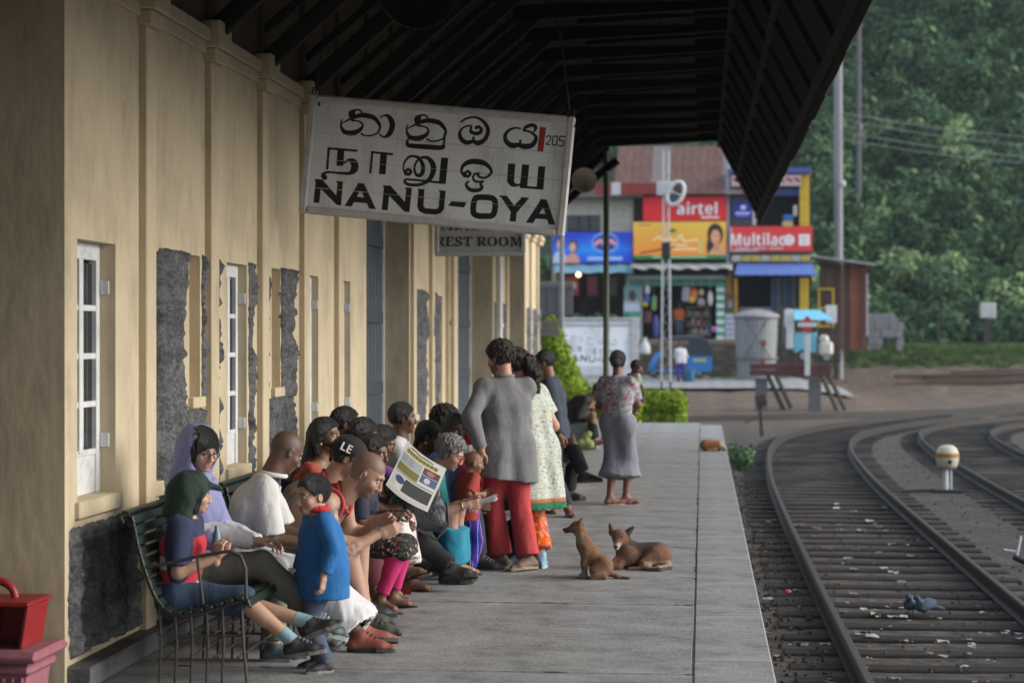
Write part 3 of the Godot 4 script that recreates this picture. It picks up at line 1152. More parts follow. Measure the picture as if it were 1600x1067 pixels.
func bush_lobes(sd: int, wide: float, high: float) -> Array:
	var r := RandomNumberGenerator.new()
	r.seed = sd
	var out := []
	for i in 9:
		var a := r.randf() * TAU
		var q := sqrt(r.randf()) * 0.62
		var s := r.randf_range(0.28, 0.5)
		out.append([Vector3(cos(a) * q * wide, high * r.randf_range(0.25, 0.78), sin(a) * q * wide), Vector3(s * wide, s * high * 0.8, s * wide)])
	out.append([Vector3(0, high * 0.4, 0), Vector3(wide * 0.7, high * 0.42, wide * 0.7)])
	return out

func build_hill():
	# the slope itself
	var nz := FastNoiseLite.new()
	nz.seed = 14
	nz.frequency = 0.08
	var rows := []
	for i in 46:
		var d := 97.5 + i * 1.6
		var row := []
		for j in 70:
			var x := -60.0 + j * 2.0
			row.append(Vector3(x, ground_h(9.0, d) - 0.12 + 1.2 * nz.get_noise_2d(x, d) * smooth(97.0, 104.0, d), -d))
		rows.append(row)
	var mb := MB.new()
	mb.grid(rows, Vector3(0, 1, 1))
	var hm := mat(Color(0.028, 0.045, 0.024), 0.95)
	setting(obj("hillside", mb, bump(tri_mat(hm, 0.3), T.n3, 6.0)))
	# shrub kinds
	var r := RandomNumberGenerator.new()
	r.seed = 23
	var protos := []
	for k in 7:
		var cols: Array = GREENS if k in [0, 1, 4, 6] else LIGHT_GREENS
		var wide := 1.6
		var high := [2.1, 2.6, 1.9, 2.3, 3.0, 2.0, 2.4][k] as float
		var root := Node3D.new()
		root.name = "hillside_shrub"
		var lobes := bush_lobes(100 + k, wide, high)
		var tone: float = [0.7, 1.2, 1.3, 1.1, 0.55, 1.5, 0.95][k]
		cols = cols.map(func(c): return c * tone)
		var f := leaf_mass(lobes, 2300, 0.16, 300 + k, cols)
		obj("foliage", f, leaf_mat(), root)
		var st := MB.new()
		for q in 4:
			var a := q * 1.6 + k
			st.tube([Vector3(0, -0.3, 0), Vector3(cos(a) * 0.3, high * 0.3, sin(a) * 0.3), Vector3(cos(a) * 0.8, high * 0.65, sin(a) * 0.8)], [0.07, 0.05, 0.02], 6)
		obj("stem", st, M.wood, root)
		if k in [2, 3, 5]:
			var fl := MB.new()
			var fc: Array = [[Color(0.55, 0.58, 0.52), Color(0.45, 0.5, 0.45)], [Color(0.10, 0.10, 0.45), Color(0.16, 0.15, 0.5)], [Color(0.55, 0.58, 0.52), Color(0.5, 0.3, 0.03)]][[2, 3, 5].find(k)]
			var fm := leaf_mass(lobes, 150, 0.06, 400 + k, fc, 0.98)
			obj("blossom", fm, leaf_mat(), root)
		protos.append(root)
	var words := ["dark green dense shrub on the hillside", "tall dark green shrub on the hillside", "pale flowering light green shrub on the hillside", "blue flowering light green shrub on the hillside", "high dark leafy bush on the hillside", "light green shrub with yellow blossom on the hillside", "broad dark green bush on the hillside"]
	var made := 0
	for row in 17:
		for c in 13:
			var d := 99.0 + row * 1.75 + r.randf_range(-0.6, 0.6)
			var x := -0.5 + c * 1.75 + r.randf_range(-0.8, 0.8) + (row % 2) * 0.8
			# what the canopy and the shops hide is left to the undergrowth
			var px := 1098.0 + x * FP / d
			if px < 1180.0 or px > 1660.0:
				continue
			# the clearing with steps
			if px > 1515 and px < 1572 and d > 103.0 and d < 109.5:
				continue
			var k: int = [0, 1, 4, 6][r.randi() % 4] if row > 7 or r.randf() < 0.4 else r.randi() % 7
			if row < 3 and px > 1380:
				k = [0, 6, 2][r.randi() % 3]
			var b: Node3D = protos[k].duplicate()
			b.name = "hillside_shrub"
			add_child(b, true)
			var s := r.randf_range(0.75, 1.25)
			b.transform = Transform3D(Basis(Vector3.UP, r.randf() * TAU).scaled(Vector3(s * 1.1, s, s * 1.1)), Vector3(x, ground_h(9.0, d) - 0.2 + 1.2 * nz.get_noise_2d(x, d) * smooth(97.0, 104.0, d), -d))
			var band: String = ["at the foot of", "low on", "halfway up", "high on"][mini(row / 4, 3)]
			var near: String = " by the clearing" if px > 1480.0 else " behind the utility pole" if px < 1330.0 else ""
			tag(b, (words[k] as String).replace("on the hillside", band + " the hillside" + near), "shrub", "shrubs on the hillside: " + words[k] + band + near)
			made += 1
	for p in protos:
		p.free()
	# undergrowth over the rest of the slope
	var clump := leaf_mass(bush_lobes(7, 0.9, 1.1), 260, 0.17, 77, GREENS).mesh()
	var mm := MultiMesh.new()
	mm.transform_format = MultiMesh.TRANSFORM_3D
	mm.mesh = clump
	mm.instance_count = 1500
	for i in 1500:
		var d := 98.5 + 40.0 * r.randf()
		var x := r.randf_range(-30.0, 40.0) if i % 3 == 0 else r.randf_range(-2.0, 21.0)
		var s := r.randf_range(0.8, 1.9)
		mm.set_instance_transform(i, Transform3D(Basis(Vector3.UP, r.randf() * TAU).scaled(Vector3.ONE * s), Vector3(x, ground_h(9.0, d) - 0.1 + 1.2 * nz.get_noise_2d(x, d) * smooth(97.0, 104.0, d), -d)))
	var u := MultiMeshInstance3D.new()
	u.name = "undergrowth"
	u.multimesh = mm
	u.material_override = leaf_mat()
	add_child(u, true)
	stuff(u, "dense dark undergrowth covering the hillside between the shrubs", "undergrowth")
	# grass bank at the foot
	var tuft := MB.new()
	for i in 26:
		var a := r.randf() * TAU
		var p := Vector3(cos(a), 0, sin(a)) * r.randf() * 0.22
		tuft.col = [Color(0.08, 0.135, 0.045), Color(0.12, 0.16, 0.055), Color(0.07, 0.115, 0.04)][i % 3]
		tuft.face([p + Vector3(0.02, 0, 0), p - Vector3(0.02, 0, 0), p + Vector3(cos(a) * 0.12, r.randf_range(0.14, 0.3), sin(a) * 0.12)], Vector3(0, 1, 1))
	var gm := MultiMesh.new()
	gm.transform_format = MultiMesh.TRANSFORM_3D
	gm.mesh = tuft.mesh()
	gm.instance_count = 5000
	for i in 5000:
		var x := r.randf_range(4.9, 26.0)
		var d := 89.6 + 9.0 * pow(r.randf(), 0.7)
		if i > 4860:
			x = r.randf_range(0.4, 3.4)
			d = r.randf_range(78.5, 81.5)
		gm.set_instance_transform(i, Transform3D(Basis(Vector3.UP, r.randf() * TAU).scaled(Vector3.ONE * r.randf_range(0.6, 1.4)), Vector3(x, ground_h(x, d) - 0.02, -d)))
	var g := MultiMeshInstance3D.new()
	g.name = "grass"
	g.multimesh = gm
	g.material_override = leaf_mat()
	add_child(g, true)
	stuff(g, "rough green grass on the bank below the hillside", "grass")
	# steps up the clearing
	var sp := thing("hillside_steps", "weathered earth and stone steps climbing through the hillside shrubs", "steps", Vector3(15.9, ground_h(9.0, 104.0), -104.0))
	for k in 9:
		var s := MB.new()
		s.mm(Vector3(-0.9 + r.randf_range(-0.1, 0.1), k * 0.42 - 0.3, -k * 0.55 - 0.6), Vector3(0.8 + r.randf_range(-0.1, 0.1), k * 0.42 + 0.25, -k * 0.55), 0.03)
		obj("step", s, M.dirt, sp)

# ---------------------------------------------------------------- shops
# box filling the pixel rectangle at distance d, reaching back by deep
func wbox(mb: MB, x0: float, y0: float, x1: float, y1: float, d: float, deep: float, bev := 0.0):
	var a := at(x0, y1, d)
	var b := at(x1, y0, d)
	mb.mm(Vector3(a.x, a.y, -d - deep), Vector3(b.x, b.y, -d), bev)

func part(called: String, mb: MB, m: Material, root: Node3D) -> MeshInstance3D:
	return obj(called, mb, m, root, -root.position)

func pbox(called: String, root: Node3D, m: Material, x0: float, y0: float, x1: float, y1: float, d: float, deep: float, bev := 0.01) -> MeshInstance3D:
	var mb := MB.new()
	wbox(mb, x0, y0, x1, y1, d, deep, bev)
	return part(called, mb, m, root)

# printed panel with its own thickness
func panel(called: String, root: Node3D, m: Material, x0: float, y0: float, x1: float, y1: float, d: float):
	var mb := MB.new()
	var a := at(x0, y1, d)
	var b := at(x1, y0, d)
	mb.mm(Vector3(a.x, a.y, -d - 0.06), Vector3(b.x, b.y, -d - 0.003))
	for i in mb.uv.size():
		mb.uv[i] = Vector2(0.02, 0.02)
	mb.quad(Vector3(a.x, a.y, -d), Vector3(b.x, a.y, -d), Vector3(b.x, b.y, -d), Vector3(a.x, b.y, -d), Vector3(0, 0, 1))
	return part(called, mb, m, root)

func base_at(px: float, py: float, d: float) -> Vector3:
	return at(px, py, d)

func build_background():
	var r := RandomNumberGenerator.new()
	r.seed = 61
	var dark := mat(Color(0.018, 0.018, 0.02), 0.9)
	var cream := worn(Color(0.52, 0.50, 0.42), 0.8)
	var D := 84.0
	# retaining wall of rubble below the shop floors
	var rw := thing("retaining_wall", "grey rubble retaining wall below the row of shops", "wall", Vector3(0, 0, -82.3))
	var rows := []
	var nz := FastNoiseLite.new()
	nz.seed = 12
	nz.frequency = 0.9
	nz.fractal_octaves = 4
	for i in 22:
		var row := []
		for j in 117:
			var x := -7.6 + j * 0.107
			var y := -0.35 + i * (1.98 / 21.0)
			row.append(Vector3(x, y, -82.3 + 0.10 * nz.get_noise_2d(x * 2.2, y * 3.0) - (0.3 if i == 21 else 0.0)))
		rows.append(row)
	var mb := MB.new()
	mb.grid(rows, Vector3(0, 0, 1))
	mb.mm(Vector3(-7.6, -0.4, -90.0), Vector3(4.9, 1.6, -82.6))
	var rub := mat(Color(0.9, 0.85, 0.78), 0.9)
	rub.albedo_texture = T.dirt
	part("rubble_face", mb, bump(tri_mat(rub, 0.5), T.n2, 4.0), rw)

	# ---- middle shop
	var s := thing("grocery_shop", "open-fronted grocery shop with green lintel under red and yellow hoardings", "shop", base_at(1062, 531, D))
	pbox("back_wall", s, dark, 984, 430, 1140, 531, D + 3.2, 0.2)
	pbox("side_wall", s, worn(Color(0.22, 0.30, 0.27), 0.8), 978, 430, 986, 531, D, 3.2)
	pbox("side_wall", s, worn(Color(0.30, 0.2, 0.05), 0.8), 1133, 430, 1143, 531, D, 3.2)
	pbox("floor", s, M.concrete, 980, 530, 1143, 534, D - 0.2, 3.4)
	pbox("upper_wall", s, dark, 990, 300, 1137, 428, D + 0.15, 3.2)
	var green := worn(Color(0.05, 0.20, 0.14), 0.6)
	pbox("lintel", s, green, 985, 438, 1131, 447, D - 0.1, 0.2)
	pbox("lintel", s, worn(Color(0.30, 0.42, 0.37), 0.6), 983, 430, 1133, 437, D - 0.06, 0.2)
	var pil := MB.new()
	for k in 14:
		pil.col = Color(0.62, 0.68, 0.66) if k % 2 == 0 else Color(0.06, 0.33, 0.22)
		var a := at(1120, 531 - k * 6.3, D - 0.12)
		var b := at(1132.5, 531 - (k + 1) * 6.3, D - 0.12)
		pil.mm(Vector3(a.x, a.y + 0.001, a.z - 0.25), Vector3(b.x, b.y, a.z))
	part("striped_pillar", pil, M.vc, s)
	pbox("pillar", s, worn(Color(0.45, 0.52, 0.52), 0.7), 1000, 447, 1004, 531, D - 0.05, 0.15)
	# posters on the pier
	var ps := Pen.new(64, 192, Color(0.62, 0.66, 0.70))
	ps.rect(0, 0, 64, 50, Color(0.42, 0.55, 0.55))
	ps.ellipse(Vector2(34, 34), Vector2(16, 22), Color(0.2, 0.22, 0.24), 4)
	ps.rect(0, 62, 64, 26, Color(0.75, 0.8, 0.88))
	ps.rect(0, 92, 64, 18, Color(0.25, 0.62, 0.5))
	ps.rect(4, 120, 56, 20, Color(0.85, 0.4, 0.62))
	ps.rect(0, 150, 64, 42, Color(0.8, 0.83, 0.86))
	panel("poster", s, print_mat(ps), 975, 447, 1000, 531, D - 0.12)
	# wavy sheet awning
	var aw := MB.new()
	rows = []
	for i in 4:
		var row := []
		for j in 41:
			var p := at(985 + 160.0 * j / 40.0, 411 + i * 3.0, D - 0.35 * i)
			row.append(p + Vector3(0, 0.05 * sin(j * 0.9) * i / 3.0 + 0.03 * nz.get_noise_2d(j, i * 4.0), 0))
		rows.append(row)
	aw.grid(rows, Vector3(0, 1, 0.3))
	part("sheet_awning", aw, worn(Color(0.38, 0.40, 0.40), 0.6), s)
	# roof
	var sheet := corrugated(0.85, 5.8, 0.11, 0.03)
	for k in 8:
		for q in 1:
			var o := at(958 + k * 28.5, 303, D - 0.6)
			var zd := Vector3(0, 0.50, -1.0).normalized()
			lay(s, sheet, M.rust if k % 4 != 2 else M.grey_rust, o - s.position + zd * (2.9 * q) + Vector3(0, -0.02 * q, 0), Vector3(1, 0, 0), zd)
	# hoardings
	var red := print_red()
	panel("red_hoarding", s, red, 1005, 306, 1135, 345.5, D - 0.25)
	var white := mat(Color(0.8, 0.78, 0.78), 0.6)
	lettering("lettering", "airtel", 0.50, Transform3D(Basis.IDENTITY, at(1090, 325, D - 0.29) + Vector3(0, -0.03, 0) - s.position), white, s)
	pbox("underline", s, white, 1096, 338, 1124, 341, D - 0.27, 0.01, 0.0)
	panel("yellow_hoarding", s, print_yellow(), 990, 346, 1135, 405, D - 0.28)
	# shelves and goods
	for k in 4:
		pbox("shelf", s, worn(Color(0.35, 0.33, 0.32), 0.7), 1072, 479 + k * 14.5, 1112, 481 + k * 14.5, D + 1.0, 0.5, 0.0)
	var bright := [Color(0.5, 0.12, 0.05), Color(0.55, 0.5, 0.45), Color(0.45, 0.3, 0.05), Color(0.35, 0.05, 0.06), Color(0.08, 0.2, 0.35), Color(0.5, 0.48, 0.5), Color(0.4, 0.12, 0.2), Color(0.1, 0.25, 0.12)]
	for k in 3:
		for q in 9:
			var g := MB.new()
			var hgt := r.randf_range(7.0, 12.0)
			wbox(g, 1073 + q * 4.3, 493.4 + k * 14.5 - hgt, 1076.6 + q * 4.3, 493.4 + k * 14.5, D + 1.1, 0.25, 0.03)
			tag(obj("packet", g, mat(bright[(k * 5 + q * 3 + r.randi() % 3) % 8], 0.5)), "small bright packet on the grocery shop shelves", "packet", "packets on the shop shelves")
	var hang := [[1066, 448, 1078, 472, Color(0.32, 0.30, 0.36)], [1079, 452, 1090, 468, Color(0.6, 0.16, 0.03)], [1075, 462, 1087, 474, Color(0.6, 0.38, 0.03)], [1092, 452, 1100, 462, Color(0.45, 0.42, 0.2)], [1090, 466, 1102, 478, Color(0.3, 0.28, 0.34)], [1106, 455, 1114, 478, Color(0.58, 0.6, 0.6)], [1008, 446, 1016, 460, Color(0.5, 0.55, 0.6)], [1006, 460, 1016, 476, Color(0.05, 0.08, 0.35)], [1004, 470, 1013, 480, Color(0.55, 0.38, 0.02)], [1018, 462, 1026, 486, Color(0.12, 0.3, 0.10)], [1007, 486, 1018, 506, Color(0.10, 0.03, 0.035)], [1020, 492, 1030, 530, Color(0.05, 0.06, 0.28)], [1111, 510, 1121, 519, Color(0.45, 0.12, 0.4)]]
	var hw := ["grey bag hanging in the grocery doorway", "orange bag hanging in the grocery doorway", "yellow packet strip hanging below the orange bag", "olive bag hanging in the grocery doorway", "mauve grey bag hanging in the grocery doorway", "white bag hanging beside the striped pillar", "pale blue toy hanging by the poster pier", "dark blue ball hanging by the poster pier", "yellow ball hanging by the poster pier", "green packet strip hanging beside the poster pier", "dark maroon bag standing by the poster pier", "deep blue cloth roll standing in the grocery doorway", "pink and purple bundle beside the striped pillar"]
	for k in hang.size():
		var q = hang[k]
		var g := MB.new()
		var a := at(q[0], q[3], D - 0.1)
		var b := at(q[2], q[1], D - 0.1)
		if k % 3 == 2 or k == 7:
			g.ell((a + b) * 0.5, Vector3((b.x - a.x) * 0.52, (b.y - a.y) * 0.52, 0.14), Basis.IDENTITY, 10, 7)
		else:
			g.box((a + b) * 0.5, Vector3(b.x - a.x, b.y - a.y, 0.2), Basis(Vector3(0, 0, 1), 0.06 * (k % 3 - 1)), 0.07)
		if q[3] < 500:
			g.cyl(Vector3((a.x + b.x) * 0.5, b.y - 0.02, a.z), Vector3((a.x + b.x) * 0.5, at(0, 438, D - 0.1).y, a.z), 0.008, 0.008, 5, false)
		tag(obj("hanging_bag", g, mat(q[4], 0.6)), hw[k], "bag")
	var sk := MB.new()
	var sp := at(1008, 543, 82.0)
	sk.lathe(Vector3(sp.x, sp.y - 0.3, -82.0), [Vector2(0, 0), Vector2(0.20, 0.0), Vector2(0.24, 0.12), Vector2(0.21, 0.38), Vector2(0.10, 0.56), Vector2(0.05, 0.62), Vector2(0.09, 0.72), Vector2(0.0, 0.72)], 14)
	tag(obj("white_sack", sk, cloth(Color(0.6, 0.63, 0.64))), "white sack with a tied top leaning on the retaining wall", "sack")

	# ---- cream house with blue hoarding
	var c := thing("cream_house", "cream house with dark upper window above a blue hoarding", "building", base_at(925, 500, D))
	pbox("wall", c, cream, 872, 306, 996, 366, D + 0.3, 4.0)
	pbox("window", c, dark, 886, 336, 938, 362, D + 0.25, 0.1)
	for k in 3:
		pbox("pane", c, M.glass, 888 + k * 17, 338, 903 + k * 17, 360, D + 0.22, 0.02, 0.0)
	pbox("eave", c, worn(Color(0.16, 0.12, 0.12), 0.8), 868, 294, 1004, 309, D - 0.5, 5.0)
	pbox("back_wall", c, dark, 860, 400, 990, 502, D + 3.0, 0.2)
	pbox("floor", c, M.concrete, 856, 498, 990, 534, D - 0.2, 3.4)
	pbox("side_wall", c, worn(Color(0.25, 0.25, 0.24), 0.8), 862, 366, 868, 500, D, 3.0)
	pbox("side_wall", c, worn(Color(0.25, 0.25, 0.24), 0.8), 984, 366, 989, 500, D + 0.1, 3.0)
	panel("blue_hoarding", c, print_blue(), 864, 362, 988, 411, D - 0.2)
	var pa := MB.new()
	rows = []
	for i in 3:
		var row := []
		for j in 20:
			row.append(at(866 + 124.0 * j / 19.0, 412 + i * 7.0, D - 0.4 * i) + Vector3(0, 0.03 * sin(j * 1.3), 0))
		rows.append(row)
	pa.grid(rows, Vector3(0, 1, 1))
	part("awning", pa, worn(Color(0.18, 0.36, 0.46), 0.7), c)
	for k in 3:
		pbox("wares", c, mat([Color(0.25, 0.03, 0.04), Color(0.10, 0.02, 0.06), Color(0.05, 0.05, 0.06)][k], 0.7), 884 + k * 34, 432, 904 + k * 30, 462, D + 1.5, 0.3)
	# the lit lamp under its awning
	var lp := thing("shop_lamp", "glowing lamp hanging under the pale blue awning", "lamp", at(904, 429, D - 0.3))
	var bl := MB.new()
	bl.ell(Vector3.ZERO, Vector3.ONE * 0.11, Basis.IDENTITY, 12, 8)
	var em := mat(Color(1, 0.9, 0.7), 0.5)
	em.emission_enabled = true
	em.emission = Color(1.0, 0.86, 0.62)
	em.emission_energy_multiplier = 2.5
	obj("bulb", bl, em, lp)
	var cdm := MB.new()
	cdm.cyl(Vector3(0, 0.1, 0), Vector3(0, 0.32, 0), 0.012, 0.012, 6)
	obj("cord", cdm, M.black_iron, lp)
	var om := OmniLight3D.new()
	om.name = "lamp_light"
	om.light_color = Color(1.0, 0.86, 0.62)
	om.light_energy = 0.6
	om.light_size = 0.1
	om.omni_range = 8
	om.omni_attenuation = 2.0
	om.shadow_enabled = true
	lp.add_child(om)
	# pot plants before the house
	for k in 7:
		var x := 898.0 + k * 13.5
		var p := at(x, 500, 82.6)
		var pt := thing("potted_plant", ["leafy green pot plant before the cream house", "blue flowering pot plant before the cream house", "pale leafy pot plant before the cream house"][k % 3], "plant", Vector3(p.x, 1.55, -82.6), "pot plants before the cream house " + str(k % 3))
		obj("foliage", leaf_mass(bush_lobes(600 + k, 0.30, 1.15), 420, 0.085, 620 + k, LIGHT_GREENS if k % 3 == 2 else GREENS), leaf_mat(), pt)
		if k % 3 == 1:
			obj("blossom", leaf_mass(bush_lobes(600 + k, 0.30, 1.15), 40, 0.05, 640 + k, [Color(0.12, 0.12, 0.5)], 0.98), leaf_mat(), pt)
		var pot := MB.new()
		pot.lathe(Vector3.ZERO, [Vector2(0.0, 0.0), Vector2(0.12, 0.0), Vector2(0.16, 0.26), Vector2(0.175, 0.27), Vector2(0.15, 0.27), Vector2(0.0, 0.24)], 12)
		obj("pot", pot, mat(Color(0.2, 0.09, 0.05), 0.8), pt)
	# grey covered stall at the end of the row
	var gs := thing("covered_stall", "grey sheet-covered stall beside the pot plants", "stall", base_at(868, 490, 80.0))
	pbox("sheet", gs, cloth(Color(0.10, 0.092, 0.10)), 838, 440, 897, 452, 80.0, 1.6, 0.06)
	for k in 4:
		pbox("curtain", gs, cloth(Color(0.085, 0.078, 0.088)), 840 + k * 14, 451, 853 + k * 14, 492, 80.05, 0.08, 0.03)
	pbox("back", gs, dark, 840, 450, 895, 534, 81.2, 0.1)
	pbox("counter", gs, M.wood, 838, 492, 897, 540, 80.0, 1.0)

	# ---- yellow and blue shop
	var y := thing("paint_shop", "two-storey yellow and blue shop with red sign and blue awning", "shop", base_at(1210, 531, D))
	var yellow := worn(Color(0.62, 0.42, 0.02), 0.6)
	var blue := worn(Color(0.05, 0.10, 0.36), 0.6)
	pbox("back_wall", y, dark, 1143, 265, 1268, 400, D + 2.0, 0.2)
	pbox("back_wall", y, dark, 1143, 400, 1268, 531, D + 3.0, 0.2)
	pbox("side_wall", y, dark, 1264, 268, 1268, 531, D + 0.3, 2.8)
	pbox("side_wall", y, worn(Color(0.3, 0.18, 0.03), 0.8), 1141, 268, 1145, 531, D + 0.3, 2.8)
	pbox("floor_slab", y, M.concrete, 1141, 396, 1270, 412, D + 0.05, 3.0)
	pbox("floor", y, M.concrete, 1141, 530, 1272, 534, D - 0.2, 3.4)
	pbox("roof_fascia", y, blue, 1139, 262, 1268, 271, D - 0.3, 3.4)
	var band := Pen.new(128, 20, Color(0.72, 0.62, 0.64))
	for k in 9:
		band.bar(4 + k * 14, 6, 14 + k * 14, 12, 5, Color(0.5, 0.2, 0.22))
	panel("printed_band", y, print_mat(band), 1143, 273, 1252, 291, D - 0.25)
	pbox("beam", y, blue, 1150, 294, 1254, 306, D + 0.3, 0.2)
	pbox("pillar", y, yellow, 1250, 271, 1265, 356, D, 0.3)
	pbox("pillar", y, yellow, 1250, 434, 1264, 531, D, 0.3)
	pbox("pillar", y, worn(Color(0.6, 0.3, 0.03), 0.6), 1147, 434, 1153, 531, D, 0.2)
	pbox("corner_post", y, worn(Color(0.40, 0.38, 0.50), 0.7), 1135.5, 245, 1140, 415, D - 0.1, 0.12)
	pbox("upper_cabinet", y, worn(Color(0.05, 0.06, 0.08), 0.4), 1143, 300, 1180, 352, D + 0.1, 0.3)
	pbox("door_frame", y, worn(Color(0.5, 0.5, 0.52), 0.5), 1176, 304, 1182, 352, D + 0.05, 0.1)
	var bp := Pen.new(64, 64, Color(0.12, 0.14, 0.62))
	bp.ellipse(Vector2(34, 22), Vector2(13, 11), Color(0.8, 0.84, 0.95), 3)
	bp.rect(6, 40, 52, 8, Color(0.75, 0.8, 0.95))
	bp.rect(10, 52, 44, 5, Color(0.5, 0.55, 0.85))
	panel("blue_plate", y, print_mat(bp), 1147, 315, 1175, 341, D)
	pbox("paint_tin", y, mat(Color(0.03, 0.16, 0.5), 0.5), 1224, 335, 1241, 345, D + 0.2, 0.3, 0.05)
	pbox("paint_tin", y, mat(Color(0.6, 0.5, 0.15), 0.5), 1223, 345, 1240, 356, D + 0.18, 0.3, 0.05)
	pbox("roller", y, mat(Color(0.6, 0.6, 0.62), 0.5), 1240, 320, 1247, 338, D + 0.2, 0.1, 0.04)
	panel("red_sign", y, print_mat(red_sign_pen()), 1141, 353, 1270, 393, D - 0.3)
	lettering("lettering", "Multilac", 0.50, Transform3D(Basis.IDENTITY.scaled(Vector3(0.88, 1, 1)), at(1184, 374, D - 0.34) - y.position + Vector3(0, -0.02, 0)), white, y)
	for k in 2:
		var em2 := MB.new()
		var e0 := at(1233.5 + k * 23.5, 375, D - 0.3)
		if k == 0:
			em2.cyl(e0, e0 + Vector3(0, 0, 0.02), 0.235, 0.235, 20)
		else:
			em2.box(e0 + Vector3(0, 0, 0.01), Vector3(0.46, 0.48, 0.02), Basis.IDENTITY, 0.01)
		part("emblem", em2, white, y)
		var em3 := MB.new()
		for q in 2:
			em3.box(e0 + Vector3(0, 0.09 - q * 0.18, 0.023), Vector3(0.27 - 0.08 * q, 0.035, 0.006))
		part("emblem_mark", em3, mat(Color(0.5, 0.06, 0.06), 0.6), y)
	for k in 3:
		pbox("small_print", y, mat(Color(0.6, 0.35, 0.34), 0.6), 1150 + k * 26, 386, 1172 + k * 26, 390, D - 0.32, 0.015, 0.0)
	pbox("sign_foot", y, worn(Color(0.06, 0.05, 0.06), 0.6), 1143, 393, 1268, 398, D - 0.2, 0.1)
	for k in 8:
		pbox("fascia_board", y, worn(Color(0.50, 0.40, 0.10) if k % 3 else Color(0.45, 0.43, 0.38), 0.7), 1144 + k * 15.4, 399, 1158 + k * 15.4, 408, D - 0.25 + 0.01 * (k % 2), 0.08, 0.01)
	var ba := MB.new()
	rows = []
	for i in 5:
		var row := []
		for j in 27:
			var spread := i / 4.0
			var hang2: float = 12.0 if i == 4 else i * 4.4
			row.append(at(lerpf(1153, 1147, spread) + (lerpf(1268, 1280, spread) - lerpf(1153, 1147, spread)) * j / 26.0, 410 + i * 3.2 + hang2 * 0.6, D - 0.35 * minf(i, 3.0)) + Vector3(0, 0.012 * sin(j * 2.0) * spread, 0))
		rows.append(row)
	ba.grid(rows, Vector3(0, 1, 1))
	part("awning", ba, cloth(Color(0.10, 0.17, 0.46)), y)
	for k in 9:
		pbox("hanging_cloth", y, cloth([Color(0.05, 0.12, 0.3), Color(0.10, 0.12, 0.14), Color(0.22, 0.24, 0.27), Color(0.06, 0.07, 0.10), Color(0.12, 0.15, 0.2)][k % 5]), 1206 + k * 4.8, 434, 1210 + k * 4.8, 492 + (k * 7) % 13, D + 0.5 + 0.06 * (k % 3), 0.1, 0.02)
	pbox("counter", y, worn(Color(0.25, 0.25, 0.26), 0.7), 1156, 480, 1250, 531, D + 0.6, 0.6)
	var pw := Pen.new(32, 96, Color(0.7, 0.72, 0.74))
	pw.rect(0, 0, 32, 42, Color(0.35, 0.25, 0.1))
	pw.ellipse(Vector2(16, 22), Vector2(12, 10), Color(0.5, 0.5, 0.55), 3)
	pw.rect(0, 32, 32, 8, Color(0.1, 0.35, 0.2))
	for k in 4:
		pw.rect(3, 50 + k * 11, 26, 5, Color(0.5, 0.55, 0.7))
	panel("poster", y, print_mat(pw), 1134, 458, 1148, 531, D - 0.14)

	# ---- red-brown plank shed
	var sh := thing("plank_shed", "red-brown plank shed with a low sloping sheet roof", "shed", base_at(1318, 546, D + 0.8))
	for k in 12:
		var t := r.randf_range(0.7, 1.3)
		pbox("plank", sh, worn(Color(0.085 * t, 0.035 * t, 0.03 * t) if k < 8 else Color(0.20 * t, 0.055 * t, 0.03 * t), 0.8), 1281 + k * 6.05, 408 + k * 0.6, 1286.6 + k * 6.05, 547, D + 0.8 + r.randf_range(0, 0.03), 0.03, 0.006)
	pbox("side_wall", sh, worn(Color(0.1, 0.04, 0.035), 0.8), 1350, 412, 1354, 547, D + 0.85, 3.0)
	pbox("corner_post", sh, worn(Color(0.42, 0.38, 0.44), 0.7), 1354, 428, 1357, 525, D + 0.75, 0.08)
	for k in 4:
		var o := at(1266 + k * 26.5, 399.5 + k * 3.7, D - 0.1)
		lay(sh, corrugated(0.78, 3.6, 0.10, 0.03), M.grey_metal, o - sh.position, Vector3(1, -0.14, 0).normalized(), Vector3(0, 0.02, -1).normalized())
	var eb := MB.new()
	eb.beam(at(1266, 399.5, D - 0.12), at(1369, 413.5, D - 0.12), 0.05, 0.07, 0.01)
	part("eave_board", eb, worn(Color(0.36, 0.38, 0.40), 0.6), sh)
	for q in [[1279, 450, 1282, 512], [1301, 450, 1304, 512], [1282, 450, 1301, 453], [1282, 480, 1301, 483], [1282, 508, 1301, 511]]:
		pbox("yellow_frame", sh, yellow, q[0], q[1], q[2], q[3], D + 0.6, 0.05, 0.005)
	# ---- stack of concrete blocks
	var shapes := []
	for row in 5:
		for q in 5:
			if row == 4 and q > 3 or row < 3 and q in [2, 3] and row < 2:
				continue
			var g := MB.new()
			var x0 := 1356 + q * 11.0 + (row % 2) * 2.0
			wbox(g, x0, 550 - (row + 1) * 12.4 + 2.5, x0 + 10.6, 550 - row * 12.4 + 2.2, 92.0 + r.randf_range(-0.05, 0.05), 0.4, 0.015)
			tag(obj("concrete_block", g, M.block), "grey concrete block in the stack beside the plank shed", "block", "concrete blocks stacked beside the shed")

	build_railway_things(r)
	build_vehicles(r)
	build_hedges()

func print_red() -> StandardMaterial3D:
	var p := Pen.new(64, 20, Color(0.86, 0.10, 0.13))
	return print_mat(p, 0.5)

func red_sign_pen() -> Pen:
	var p := Pen.new(128, 40, Color(0.84, 0.22, 0.22))
	p.rect(0, 0, 3, 40, Color(0.85, 0.6, 0.62))
	p.rect(4, 37, 40, 3, Color(0.8, 0.7, 0.72))
	return p

